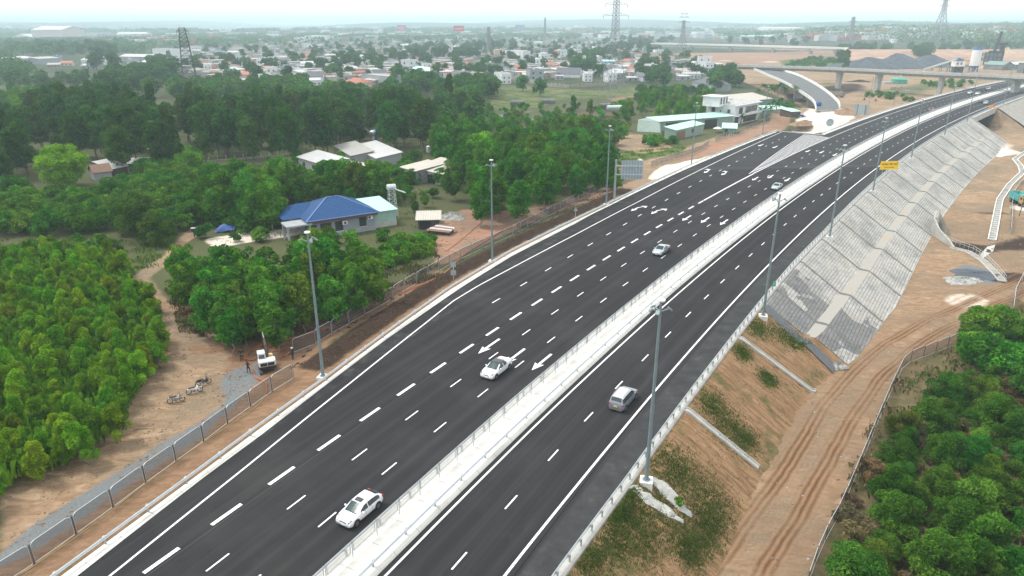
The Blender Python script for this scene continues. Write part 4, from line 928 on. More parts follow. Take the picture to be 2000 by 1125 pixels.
# ================================================= MOTORBIKES
paint('seat_black',(.015,.015,.015),.6,.1,8); paint('bike_silver',(.4,.42,.44),.35,.05,6,metal=.5); paint('bike_white',(.7,.7,.72),.35,.05,6); paint('bike_dark',(.03,.04,.05),.4,.1,6)
def bike(label,px,rz_,bodym):
    t=thing('motorbike',label,'motorbike',gp(px),rz_)
    for x in (-.62,.62):
        mb=MB(); R_=.29; n_=18
        rows=[[(x+(R_+.045*math.cos(b_))*math.cos(2*math.pi*i/n_),.045*math.sin(b_),.33+(R_+.045*math.cos(b_))*math.sin(2*math.pi*i/n_)) for b_ in (0,1.57,3.14,4.71)] for i in range(n_+1)]
        mb.loft(rows,close=True); w_=mb.obj('wheel','tyre',t); mb=MB()
        for i in range(6): a=rad(60*i); mb.bar((x,0,.33),(x+.26*math.cos(a),0,.33+.26*math.sin(a)),.015)
        mb.cyl((x,-.06,.33),(x,.06,.33),.05,.05,8); mb.obj('spokes','alloy',w_)
    mb=MB(); mb.bar((.62,0,.33),(.42,0,.98),.07); mb.bar((-.62,0,.33),(-.05,0,.40),.06); mb.cyl((-.1,-.12,.38),(.12,.12,.38),.16,.16,10); mb.bar((-.62,.12,.33),(.0,.14,.30),.07); mb.obj('frame','alloy',t)
    mb=MB(); mb.box((.42,0,.62),(.16,.32,.52),ry=rad(-18)); mb.box((.1,0,.52),(.5,.20,.22)); mb.box((-.45,0,.66),(.62,.22,.20)); mb.box((.66,0,.62),(.38,.13,.05),ry=rad(12)); mb.obj('fairing',bodym,t,bevel=.04)
    mb=MB(); mb.box((-.28,0,.80),(.75,.24,.10)); mb.obj('seat','seat_black',t,bevel=.04)
    mb=MB(); mb.bar((.40,-.33,1.0),(.40,.33,1.0),.035); mb.bar((.42,.0,.9),(.40,0,1.0),.05); mb.obj('handlebar','black_plastic',t)
    mb=MB(); mb.bar((.40,.25,1.0),(.42,.30,1.15),.015); mb.sphere((.42,.3,1.17),.06,8,5,0,(.4,1,1)); mb.bar((.40,-.25,1.0),(.42,-.30,1.15),.015); mb.sphere((.42,-.3,1.17),.06,8,5,0,(.4,1,1)); mb.obj('mirror','black_plastic',t)
    mb=MB(); mb.sphere((.50,0,.86),.09,8,6); mb.obj('headlight','headlight',t); mb=MB(); mb.box((-.78,0,.72),(.05,.12,.08)); mb.obj('taillight','taillight',t); return t
bike('dark motorbike parked highest of the three on the sandy ground',(398,752),rad(38),'bike_dark')
bike('white and silver motorbike parked in the middle of the three on the sand',(381,768),rad(35),'bike_white')
bike('silver and black motorbike parked lowest of the three on the sand',(345,786),rad(25),'bike_silver')
bike('motorbike with pale fairing at the left edge below the plantation',(6,945),rad(30),'bike_silver')
bike('motorbike ridden on the dirt road beyond the closed ramp, on the left of two',(1688,196),rad(185),'bike_dark'); bike('motorbike ridden on the dirt road beyond the closed ramp, on the right of two',(1710,198),rad(185),'bike_dark')
for px,lb in (((1688,196),'person in dark clothes riding the left one of two motorbikes on the dirt road'),((1710,198),'person in dark clothes riding the right one of two motorbikes on the dirt road')):
    p=gp(px); person(lb,(p[0],p[1],p[2]+.02),rad(95),'black_cloth','navy_cloth','reach')
# ================================================= TRUCKS
paint('truck_yellow',(.50,.33,.11),.5,.15,1.2); paint('truck_teal',(.10,.42,.42),.5,.12,1.2); paint('truck_grey',(.30,.29,.27),.7,.2,1); paint('truck_tan',(.42,.37,.28),.7,.2,1)
def truck(label,loc,rz_,cabm,boxm,L=7.5,hb=1.4,top=None,low=0):
    t=thing('dump_truck' if top else 'truck',label,'truck',loc,rz_)
    mb=MB(); mb.box((0,0,.85),(L,.9,.3)); mb.box((-.3,-.7,.8),(1.2,.5,.5)); mb.box((-.3,.7,.8),(1.2,.5,.5)); mb.obj('chassis','black_plastic',t)
    for x in (L/2-1.2,-L/2+1.1,-L/2+2.4):
        for sg in (1,-1): mb=MB(); mb.cyl((x,sg*.85,.5),(x,sg*1.22,.5),.5,.5,16); w_=mb.obj('wheel','tyre',t); mb=MB(); mb.cyl((x,sg*1.2,.5),(x,sg*1.24,.5),.24,.22,10); mb.obj('rim','alloy',w_)
    mb=MB(); mb.prism([(L/2-2.0,-1.2),(L/2+.0,-1.2),(L/2+.1,-1.0),(L/2+.1,1.0),(L/2,1.2),(L/2-2.0,1.2)],.8,2.9); c=mb.obj('cab',cabm,t,bevel=.08)
    mb=MB(); mb.box((L/2+.10,0,2.2),(.06,2.1,.75)); mb.box((L/2-.8,1.21,2.2),(1.0,.04,.7)); mb.box((L/2-.8,-1.21,2.2),(1.0,.04,.7)); mb.obj('cab_window','car_glass',c)
    mb=MB(); mb.box((L/2+.12,0,1.0),(.1,2.3,.45)); mb.obj('bumper','black_plastic',t)
    mb=MB()
    for sg in (1,-1): mb.box((L/2+.12,sg*.9,1.35),(.08,.4,.22))
    mb.obj('headlight','headlight',t)
    x0,x1=-L/2-.2,L/2-2.2; mb=MB()
    for sg in (1,-1): mb.box(((x0+x1)/2,sg*1.2,1.15+hb/2),(x1-x0,.08,hb))
    mb.box((x0,0,1.15+hb/2),(.08,2.4,hb)); mb.box((x1,0,1.15+hb/2+.1),(.1,2.4,hb+.2)); mb.box(((x0+x1)/2,0,1.1),(x1-x0,2.4,.1))
    for x in np.linspace(x0+.4,x1-.4,7):
        for sg in (1,-1): mb.box((x,sg*1.26,1.15+hb/2),(.09,.06,hb))
    mb.obj('cargo_body',boxm,t)
    if top: mb=MB(); mb.box((L/2-1.0,0,3.0),(2.0,2.5,.14)); mb.box((L/2-.2,0,3.12),(.5,2.5,.35)); mb.obj('roof_board',top,t,bevel=.03)
    return t
b=gp((1998,404)); truck('yellow dump truck with a turquoise top parked at the right edge',(b[0]+1.0,b[1]+3,b[2]),rad(258),'truck_yellow','truck_teal',7.5,1.7,'truck_teal')
b=gp((1634,190)); truck('truck with tan canvas sides parked under the curved ramp bridge',b,rad(5),'truck_grey','truck_tan',9,2.3)
# ================================================= BUILDING KIT
paint('wall_white',(.68,.70,.72),.8,.08,.6); paint('wall_grey',(.33,.35,.38),.85,.1,.6); paint('wall_bluegrey',(.26,.29,.34),.85,.08,.6); paint('wall_mint',(.30,.48,.42),.85,.12,.5); paint('wall_cream',(.55,.50,.40),.85,.12,.6)
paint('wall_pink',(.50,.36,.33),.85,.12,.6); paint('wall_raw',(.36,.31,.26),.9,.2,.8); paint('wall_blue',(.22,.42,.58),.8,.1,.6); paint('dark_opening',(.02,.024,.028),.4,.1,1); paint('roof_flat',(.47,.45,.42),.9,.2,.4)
stripes('tin_white',(.56,.57,.57),(.36,.37,.38),.5,0,.5,.0,dirt=.45); stripes('tin_grey',(.40,.40,.38),(.27,.27,.26),.5,0,.6,.0,dirt=.45); stripes('tin_green',(.36,.56,.50),(.25,.42,.38),.55,0,.5); stripes('tin_mint',(.42,.72,.60),(.34,.60,.50),.5,0,.45,dirt=.1)
stripes('tin_teal_wall',(.18,.30,.27),(.11,.20,.18),.6,0,.6,dirt=.4); stripes('tin_green_wall',(.27,.37,.33),(.18,.27,.24),.7,0,.6,dirt=.5); stripes('tin_rust',(.22,.12,.08),(.15,.08,.05),.4,0,.8,dirt=.5); stripes('tin_blue',(.10,.20,.42),(.07,.15,.33),.5,0,.5); stripes('tin_panel',(.34,.355,.365),(.21,.22,.23),1.4,0,.6,dirt=.3)
stripes('tile_red',(.42,.13,.08),(.26,.08,.05),.35,1,.7); stripes('tile_dark',(.10,.11,.13),(.06,.065,.08),.35,1,.7); stripes('tin_beige',(.52,.49,.43),(.40,.38,.33),.5,0,.7,dirt=.4)
m=nmat('tile_blue'); n=N(m); wv=n.n('ShaderNodeTexBrick'); wv.inputs['Scale'].default_value=1; wv.inputs['Brick Width'].default_value=.45; wv.inputs['Row Height'].default_value=.40; wv.inputs['Mortar Size'].default_value=.05
wv.inputs['Color1'].default_value=(.012,.07,.20,1); wv.inputs['Color2'].default_value=(.018,.09,.25,1); wv.inputs['Mortar'].default_value=(.008,.022,.075,1); n.l(n.tc.outputs['Object'],wv.inputs['Vector']); n.col(wv.outputs['Color']); n.rough(.6); n.b.inputs['Specular IOR Level'].default_value=.2; n.bump(wv.outputs['Fac'],-.5,.05)
def bld(name,label,cat,A,B,depth,h,zg=None,roof='flat',wall='wall_white',rm='roof_flat',over=.35,rise=1.2,wins=(),doors=(),par=.0,group=None,axis='x',slope_dir=1):
    """box building: A,B are the base corners of its front wall, left to right"""
    A=np.array(A[:2],float); B=np.array(B[:2],float); L=float(np.linalg.norm(B-A)); rz_=math.atan2(B[1]-A[1],B[0]-A[0])
    if zg is None: zg=min(zt(*A),zt(*B))-.15
    t=thing(name,label,cat,(A[0],A[1],zg),rz_,group); hh=h; W=depth
    mb=MB()
    if roof=='gable' and axis=='x':
        mb.box((L/2,W/2,h/2),(L,W,h)); mb.add([(0,0,h),(0,W,h),(0,W/2,h+rise)],[(0,2,1)]); mb.add([(L,0,h),(L,W,h),(L,W/2,h+rise)],[(0,1,2)])
    elif roof=='gable': mb.box((L/2,W/2,h/2),(L,W,h)); mb.add([(0,0,h),(L,0,h),(L/2,0,h+rise)],[(0,1,2)]); mb.add([(0,W,h),(L,W,h),(L/2,W,h+rise)],[(0,2,1)])
    elif roof=='shed':
        a,b=(0,rise) if slope_dir>0 else (rise,0)
        mb.add([(0,0,0),(L,0,0),(L,W,0),(0,W,0),(0,0,h+a),(L,0,h+a),(L,W,h+b),(0,W,h+b)],[(0,1,5,4),(1,2,6,5),(2,3,7,6),(3,0,4,7),(4,5,6,7)])
    else: mb.box((L/2,W/2,h/2),(L,W,h))
    wo=mb.obj('wall',wall,t)
    r=MB(); v=over; th=.12
    if roof=='flat':
        if par:
            for c,s in (((L/2,0,h+par/2),(L+.3,.2,par)),((L/2,W,h+par/2),(L+.3,.2,par)),((0,W/2,h+par/2),(.2,W-.2,par)),((L,W/2,h+par/2),(.2,W-.2,par))): r.box(c,s,1)
        r.box((L/2,W/2,h+.04),(L-.2,W-.2,.08),0); ro=r.obj('roof',[rm,wall],t)
    elif roof=='gable' and axis=='x':
        k=rise/(W/2)
        for sg in (0,1):
            y0=-v if sg==0 else W+v; r.add([(-v,y0,h-v*k+.05),(L+v,y0,h-v*k+.05),(L+v,W/2,h+rise+.05),(-v,W/2,h+rise+.05)],[(0,1,2,3)] if sg==0 else [(3,2,1,0)]); r.add([(-v,y0,h-v*k-.06),(L+v,y0,h-v*k-.06),(L+v,W/2,h+rise-.06),(-v,W/2,h+rise-.06)],[(3,2,1,0)] if sg==0 else [(0,1,2,3)]); r.add([(-v,y0,h-v*k-.06),(L+v,y0,h-v*k-.06),(L+v,y0,h-v*k+.05),(-v,y0,h-v*k+.05)],[(0,1,2,3)])
        ro=r.obj('roof',rm,t)
    elif roof=='gable':
        k=rise/(L/2)
        for sg in (0,1):
            x0=-v if sg==0 else L+v; r.add([(x0,-v,h-v*k+.05),(L/2,-v,h+rise+.05),(L/2,W+v,h+rise+.05),(x0,W+v,h-v*k+.05)],[(0,1,2,3)] if sg==0 else [(3,2,1,0)])
            r.add([(x0,-v,h-v*k-.05),(L/2,-v,h+rise-.05),(L/2,-v,h+rise+.05),(x0,-v,h-v*k+.05)],[(0,1,2,3)])
        ro=r.obj('roof',rm,t)
    elif roof=='shed':
        a,b=(0,rise) if slope_dir>0 else (rise,0); k=(b-a)/W
        vs=[(-v,-v,h+a-v*k+.03),(L+v,-v,h+a-v*k+.03),(L+v,W+v,h+b+v*k+.03),(-v,W+v,h+b+v*k+.03)]; vs+= [(x,y,z+th) for x,y,z in vs]
        r.add(vs,[(3,2,1,0),(4,5,6,7),(0,1,5,4),(1,2,6,5),(2,3,7,6),(3,0,4,7)]); ro=r.obj('roof',rm,t)
    elif roof=='hip':
        D=min(W,L)/2; e=[(-v,-v,h),(L+v,-v,h),(L+v,W+v,h),(-v,W+v,h)]
        if L>=W: q=[(D,W/2,h+rise),(L-D,W/2,h+rise)]; fs=[(0,1,5,4),(1,2,5),(2,3,4,5),(3,0,4),(3,2,1,0)]
        else: q=[(L/2,D,h+rise),(L/2,W-D,h+rise)]; fs=[(0,1,4),(1,2,5,4),(2,3,5),(3,0,4,5),(3,2,1,0)]
        r.add(e+q,fs); ro=r.obj('roof',rm,t)
    # openings sit proud of the wall: (face, along, sill height, width, height)
    def opening(nm,mat,f,u,z,w_,h_):
        q=MB(); g=.04
        if f=='f': q.box((u,-.02,z+h_/2),(w_,g,h_)); fr=((u,-.03,z-.05),(w_+.2,.12,.08))
        elif f=='l': q.box((-.02,u,z+h_/2),(g,w_,h_)); fr=((-.03,u,z-.05),(.12,w_+.2,.08))
        elif f=='b': q.box((u,W+.02,z+h_/2),(w_,g,h_)); fr=((u,W+.03,z-.05),(w_+.2,.12,.08))
        else: q.box((L+.02,u,z+h_/2),(g,w_,h_)); fr=((L+.03,u,z-.05),(.12,w_+.2,.08))
        o=q.obj(nm,mat,t)
        if nm=='window': s=MB(); s.box(*fr); s.obj('sill','wall_white',o)
    for a in wins: opening('window','car_glass',*a)
    for a in doors: opening('door','dark_opening',*a)
    t['_']=0; del t['_']
    return t,L,W
def wrow(face,L,n_,z,w_=1.2,h_=1.3): return [(face,L*(i+.5)/n_,z,w_,h_) for i in range(n_)]
def water_tank(label,p,r=.6,L=1.6,standing=False,h=0):
    t=thing('water_tank',label,'water tank',p); mb=MB()
    if standing: mb.cyl((0,0,h),(0,0,h+L),r,r,14); mb.cyl((0,0,h+L),(0,0,h+L+.25),r,r*.3,14)
    else: mb.cyl((-L/2,0,h+r+.1),(L/2,0,h+r+.1),r,r,14); mb.sphere((-L/2,0,h+r+.1),r,12,6,0,(.4,1,1)); mb.sphere((L/2,0,h+r+.1),r,12,6,0,(.4,1,1))
    mb.obj('tank','alloy_tank',t); mb=MB()
    for x in (-.5,.5):
        for y in (-.4,.4): mb.bar((x,y,-.1),(x,y,h+.25),.06)
    mb.obj('stand','galvanised',t); return t
paint('alloy_tank',(.60,.62,.64),.3,.06,2,metal=.5)
# ---------------- blue-roofed bungalow and its mint annex
ze=1.85
FL=G(598,434,ze); FR=G(741,413.5,ze); v=(FR-FL)[:2]; L=np.linalg.norm(v); u=v/L; nrm=np.array([-u[1],u[0]])
A=FL[:2]+u*.8+nrm*.8; B=FR[:2]-u*.8+nrm*.8; zg=min(zt(*A),zt(*B))-.1; hW=ze-zg
t,L,W=bld('bungalow','long grey bungalow under a blue tiled hip roof','house',A,B,11.0,hW,zg,'hip','wall_bluegrey','tile_blue',over=.85,rise=2.9,wins=[('f',L-4.2,1.2,1.5,1.9),('f',L-9.2,1.0,1.6,2.0),('f',L-14.5,1.2,1.5,1.7),('f',3.2,1.0,2.2,2.0),('l',3,1.0,1.4,1.8),('l',7,1.0,1.4,1.8)],doors=[('r',5,0,1,2.1)])
mb=MB(); mb.box((L/2,-.45,hW-.30),(L+.8,.9,.45)); mb.obj('eave_band','tin_rust_band' if 'tin_rust_band' in MATS else paint('eave_brown',(.10,.04,.035),.6,.1,1).name,t)
mb=MB(); mb.box((L/2,-.12,.45),(L+.04,.22,.9)); mb.obj('plinth','black_plastic' if 0 else 'wall_grey',t)
rr=MB(); rg=hW+2.9; W2=W/2
for a,b in (((-.85,-.85,hW),(W2,W2,rg)),((L+.85,-.85,hW),(L-W2,W2,rg)),((W2,W2,rg),(L-W2,W2,rg)),((-.85,W+.85,hW),(W2,W2,rg)),((L+.85,W+.85,hW),(L-W2,W2,rg)),((-.85,-.87,hW),(L+.85,-.87,hW))): rr.bar(a,b,.22,.14)
rr.obj('ridge_cap','tin_blue',t)
mb=MB(); mb.box((L-10.9+4.4,-.35,2.6),(1.0,.45,.75)); mb.cyl((L-6.5,-.585,2.6),(L-6.5,-.60,2.6),.26,.26,14,1); mb.obj('air_conditioner',['wall_white','dark_opening'],t)
mb=MB(); mb.box((L-1.1,-.35,3.0),(1.0,.45,.75)); mb.cyl((L-1.3,-.585,3.0),(L-1.3,-.60,3.0),.26,.26,14,1); mb.obj('air_conditioner',['wall_white','dark_opening'],t)
# small hip over the porch at its left end
mb=MB(); a0=(-4.2,3.2,hW); mb.add([(-4.2,3.2,hW-.1),(1,3.2,hW-.1),(1,11.6,hW-.1),(-4.2,11.6,hW-.1),(-.5,7.4,hW+1.9),(2.5,7.4,hW+1.9)],[(0,1,5,4),(2,3,4,5),(3,0,4),(3,2,1,0)]); mb.obj('porch_roof','tile_blue',t)
mb=MB(); mb.box((-2.2,1.0,hW-.5),(5.0,4.2,.3)); 
for x,y in ((-4.4,-.8),(-4.4,2.7),(-.2,-.8)): mb.box((x,y,(hW-.6)/2),(.35,.35,hW-.6))
mb.obj('porch','wall_grey',t)
Bq=B; zg0=zg
A2=B+u*.2+nrm*.9; B2=A2+u*4.9
t,_,_=bld('annex','mint green flat-sided annex with a pale green tin roof beside the blue-roofed bungalow','outbuilding',A2,B2,9.5,3.5,zg,'shed','wall_mint','tin_mint',over=.35,rise=.7)
mb=MB(); mb.box((2.45,-.03,.6),(4.94,.06,1.2)); mb.obj('plinth','grey_concrete',t)
# tower of the solar water heater
b=GT(768,425); t=thing('water_heater_tower','steel tower carrying a solar water heater behind the mint annex','tower',b,.4); H0=HT(b,(767,372))
mb=MB()
for x,y in ((-1,-1),(1,-1),(1,1),(-1,1)): mb.bar((x*1.0,y*1.0,-.3),(x*.6,y*.6,H0),.10)
for z in np.linspace(.6,H0,7):
    k=1.0-.4*z/H0; pts=[(-k,-k,z),(k,-k,z),(k,k,z),(-k,k,z),(-k,-k,z)]
    for a,c in zip(pts[:-1],pts[1:]): mb.bar(a,c,.06)
for z0,z1 in zip(np.linspace(.6,H0,7)[:-1],np.linspace(.6,H0,7)[1:]):
    k0,k1=1-.4*z0/H0,1-.4*z1/H0; mb.bar((-k0,-k0,z0),(k1,-k1,z1),.05); mb.bar((k0,k0,z0),(-k1,k1,z1),.05)
mb.obj('frame','galv_light',t)
mb=MB(); mb.cyl((-.9,0,H0+.8),(.9,0,H0+.8),.6,.6,14); mb.sphere((-.9,0,H0+.8),.6,12,6,0,(.3,1,1)); mb.obj('tank','alloy_tank',t)
mb=MB()
for y in np.linspace(-.7,.9,8): mb.cyl((.8,y,H0+.2),(3.0,y,H0-.7),.06,.06,6)
mb.cyl((.6,.5,H0+.45),(.8,-1.2,H0+.4),.17,.17,8); mb.obj('solar_tubes','galv_light',t)
# sheds right of the annex
A=GT(817,448)[:2]; B=GT(858,447)[:2]
t,_,_=bld('hut','small dark open hut with a pale flat tin roof right of the mint annex','hut',A,B,4.2,2.2,None,'shed','rust_iron','tin_beige',over=.5,rise=.5,doors=[('f',1.5,.1,2.2,1.8)])
b=GT(862,455); t=thing('scrap_pile','pile of rusty and pale roofing sheets on a low frame beside the dark hut','scrap pile',b,-.25); mb=MB()
for k in range(5): mb.add([(-2.6+.3*k,-1.8+.75*k,.9+.06*k),(2.4+.1*k,-1.9+.7*k,.75+.06*k),(2.5,-1.1+.7*k,.95+.06*k),(-2.5+.3*k,-1.0+.75*k,1.1+.06*k)],[(0,1,2,3)],k%2)
mb.obj('sheet',['tin_rust','tin_white'],t); mb=MB()
for x in (-2,-.7,.7,2.1): mb.bar((x,-1.4,0),(x,-1.4,.8),.12); mb.bar((x,1.2,0),(x,1.2,1.1),.12)
mb.box((0,0,.35),(4.4,2.6,.7)); mb.obj('frame','rust_iron',t)
# blue tarpaulin tent
b=GT(440,452); t=thing('tarpaulin','blue tarpaulin sagging over a low frame in the garden plot','tarpaulin',b,.2); paint('tarp_blue',(.02,.09,.32),.5,.15,2,bump=.5); mb=MB(); rows=[]
for i in range(13):
    x=-2.6+5.2*i/12; row=[]
    for j in range(9): y=-1.5+3*j/8; r_=max(abs(x)/2.6,abs(y)/1.5); z=1.9*(1-r_)**.75+.25+.12*math.sin(x*5+y*3)*(r_>.2)+(.3 if x>1.5 else 0)*(1-r_)+ (.35 if r_>.95 and x>0 else 0); row.append((x*.75,y*.75,z*.8))
    rows.append(row)
mb.loft(rows); mb.obj('sheet','tarp_blue',t,smooth=True); mb=MB(); mb.bar((1.9,-1.2,0),(1.9,-1.2,.8),.06); mb.bar((2.3,1.0,0),(2.3,1.0,.8),.06); mb.obj('post','galvanised',t)
b=GT(380,462); t=thing('gatepost','black and white box on a gatepost beside the sandy path','gatepost',b,0); mb=MB(); mb.bar((0,0,-.2),(0,0,1.7),.2); mb.box((0,0,1.3),(.8,.35,.6)); mb.obj('post','dark_steel',t); mb=MB(); mb.box((0,0,1.75),(.9,.5,.12)); mb.obj('cap','lamp_white',t)
# ---------------- farm sheds in the middle distance: roof corners read from the photograph
def roofed(name,label,cat,a,b,z,depth,h,**k):
    """a,b pixels of the front eave ends at height z above the plain there"""
    zg=zt(*G(*a,-1)[:2]); A=G(*a,zg+z); B=G(*b,zg+z); return bld(name,label,cat,A,B,depth,h,zg-.1,**k)
roofed('shed','grey panelled shed with a white tin roof, leftmost of the sheds in the trees','shed',(581,306),(640,324),3.2,6.5,3.2,roof='shed',wall='tin_panel',rm='tin_white',rise=1.2,wins=[('f',4,1,1.4,1.2),('f',10,1,1.4,1.2)])
roofed('shed','low shed with a beige tin roof joined to the right of the white-roofed shed','shed',(641,325),(690,335),2.6,6,2.6,roof='shed',wall='tin_panel',rm='tin_beige',rise=1.0)
roofed('shed','grey shed with a weathered roof at the foot of the tall dark trees','shed',(652,284),(686,304),3.5,7,3.5,roof='shed',wall='tin_panel',rm='tin_grey',rise=.9,wins=[('f',5,1,1.2,1.2)])
roofed('shed','grey panelled shed with a half white, half weathered roof in the trees','shed',(687,285),(735,309),3.5,8,3.5,roof='shed',wall='tin_panel',rm='tin_white',rise=1.1,wins=[('f',4,1,1.2,1.4),('f',9,1,1.2,1.4)])
t,_,_=roofed('house','pale panelled house with a parapet and white tank above the trees behind the bungalow','house',(782,326),(812,334),3.8,9,3.8,roof='shed',wall='tin_panel',rm='tin_beige',rise=.8,wins=[('f',2,1,1,1.2)])
roofed('house','white fronted house with a deep dark porch facing right behind the trees','house',(812,327),(865,338),3.6,9,3.6,roof='shed',wall='wall_white',rm='tin_beige',rise=1.3,over=.8,doors=[('f',4.5,.1,7,2.4)])
for p,lb in (((730,285),'steel water tank lying on the roof left of the blue one'),((735,282),'round blue water tank beside the sheds in the trees')):
    q=GT(*p); t=thing('water_tank',lb,'water tank',(q[0],q[1],q[2]+3.6)); mb=MB(); mb.sphere((0,0,1.0),1.1,14,8,0,(1.2,1,.9)); mb.cyl((0,0,-3.6),(0,0,.4),.5,.5,8); mb.obj('tank','alloy_tank' if 'steel' in lb else 'tarp_blue',t,smooth=True)
q=GT(838,325); water_tank('white water tank standing above the parapet of the pale house',(q[0],q[1],q[2]+4.3),.6,1.7,True)
roofed('hut','rust-brown roofed hut left of the white roofs behind the bright round tree','hut',(183,336),(217,332),2.6,5.5,2.6,roof='gable',wall='wall_grey',rm='tin_rust',rise=1.6)
roofed('hut','hut with a bright white sheet roof beside the rust-brown one','hut',(219,328),(248,322),2.6,7,2.4,roof='shed',wall='rust_iron',rm='tin_white',rise=1.4)
roofed('hut','open lean-to with a thin white roof right of the white sheet roof','hut',(249,318),(294,317),2.7,4,2.5,roof='shed',wall='rust_iron',rm='tin_white',rise=.8,doors=[('f',4,0,6,2.0)])
b=GT(297,322); t=thing('water_tower','small brick tower with a round tank right of the lean-to','water tower',b); mb=MB(); mb.box((0,0,1.9),(1.2,1.2,3.8),taper=.85); mb.obj('shaft','wall_raw',t); mb=MB(); mb.sphere((0,0,4.4),.75,12,8); mb.obj('tank','alloy_tank',t,smooth=True)
# ---------------- green sheds and the white villa
t,_,_=roofed('warehouse','long low warehouse with a pale green roof running up to the white villa','warehouse',(1288,237),(1432,226),4.6,8,4.6,roof='shed',wall='tin_green_wall',rm='tin_mint',rise=.7,over=.6,doors=[('f',7,2.2,7,1.6),('f',28,.1,7,3.8)])
A_=t.location.copy(); R_=t.rotation_euler.z
mb=MB(); mb.add([(0,-.3,4.6),(-6,6.5,5.0),(-8.5,3.5,.1),(-2.2,-4.2,.1)],[(0,1,2,3)]); mb.add([(0,0,0),(0,-.3,4.6),(-2.2,-4.2,.1)],[(2,1,0)]); mb.add([(0,-.3,4.6),(0,8,5.3),(-6,6.5,5.0)],[(0,1,2)]); mb.obj('lean_to','tin_green_wall',t)
t,_,_=roofed('shed','green shed with two rust-red doors standing before the long warehouse','shed',(1320,254),(1375,241.5),3.9,4.6,3.9,roof='shed',wall='tin_green_wall',rm='tin_mint',rise=.8,wins=[('f',14,1.4,1.8,1.6)])
mb=MB(); mb.box((4.4,-.04,1.6),(6.8,.08,3.0)); mb.obj('door','tin_rust',t)
roofed('hut','small grey hut with a pale green roof left of the villa palms','hut',(1412,249.5),(1438,250.5),2.3,6,2.3,roof='shed',wall='tin_teal_wall',rm='tin_mint',rise=1.1,over=.5,doors=[('f',1.5,.1,1.0,1.9)])
zv=zt(*G(1437,243,-4)[:2]); zr=zv+8.2; C0=G(1437,207.5,zr); C1=G(1487,198.5,zr); u=(C1-C0)[:2]; L=float(np.linalg.norm(u)); u/=L; nrm=np.array([-u[1],u[0]]); A=C0[:2]; B=A+u*min(L,24)
t,L,W=bld('villa','white two-storey villa with long dark glazing and a stair tower','villa',A,B,14,8.2,zv,'flat','wall_white','roof_flat',par=.8,wins=[('f',L*.30-2.2,4.6,3.6,2.6),('f',L*.62,4.6,L*.45,2.6),('f',2.2,.4,3.6,2.9),('f',L*.6,.4,L*.5,2.9),('l',3.0,5.0,1.3,1.6),('l',10.5,5.0,1.8,2.0),('l',7,5.3,.6,.6)])
mb=MB(); mb.box((L/2,-.9,3.9),(L+.8,1.9,.35)); mb.box((L/2,-1.8,4.3),(L+.8,.12,.9)); mb.obj('balcony','wall_white',t)
mb=MB(); mb.box((L/2+.2,-.5,8.35),(L+1.2,1.3,.4)); mb.obj('cornice','wall_white',t)
mb=MB(); mb.box((-1,9.5,9.9),(8,8,4.2)); mb.box((-1,9.5,12.1),(9,9,.3)); tw=mb.obj('stair_tower','wall_white',t); mb=MB()
for x in (-3.2,-.6,2.0): mb.box((x,5.46,10.2),(1.1,.08,2.6))
mb.obj('window','car_glass',tw); mb=MB()
for i in range(9): mb.box((L*.40+i*L*.055,-.07,5.9),(.14,.12,2.6))
mb.obj('mullion','wall_white',t)
for x,y in ((L*.35,8),(L*.42,9.5)):
    p=A+u*x+nrm*y; water_tank('steel water tank on the flat roof of the white villa',(p[0],p[1],zv+8.3),.6,1.8)['group']='water tanks on the villa roof'
roofed('warehouse','wide warehouse with a grey-brown roof and dark green walls behind the villa','warehouse',(1440,199),(1508,192),5,26,5,roof='gable',wall='tin_teal_wall',rm='tin_beige',rise=2.2)
roofed('shed','green shed with a long pale green roof at the start of the ramp','shed',(1487,215),(1543,213),3.6,10,3.6,roof='shed',wall='tin_green_wall',rm='tin_mint',rise=.8,over=.5)
roofed('lean_to','low pale green lean-to roof on posts right of the green shed','shed',(1546,217),(1564,216),2.8,7,2.6,roof='shed',wall='rust_iron',rm='tin_mint',rise=.6)
b=GT(1401,259); t=thing('parasol','pale parasol in the yard below the small grey hut','parasol',b); mb=MB(); mb.cyl((0,0,0),(0,0,2.0),.04,.04,6); mb.obj('pole','galvanised',t); mb=MB(); mb.cyl((0,0,1.7),(0,0,2.5),2.0,.05,8); mb.obj('canopy','wall_white',t)
bb=G(1598,207,0.6); t=thing('tarpaulin','blue wrapped load standing on the end of the ramp deck','wrapped load',bb); mb=MB(); mb.sphere((0,0,.9),1.5,12,8,0,(1.0,.8,.9)); mb.obj('wrap','tarp_blue',t,smooth=True)
b=GT(1567,228); t=thing('material_pile','blue and grey bundles of material beside the pale platform','material pile',b,.6); mb=MB()
for k in range(9): mb.box((random.uniform(-3,3),random.uniform(-1.4,1.4),.3+.3*(k%3)),(1.6,.8,.5),k%2,rz=random.uniform(-.5,.5))
mb.obj('bundle',['tarp_blue','tin_grey'],t)
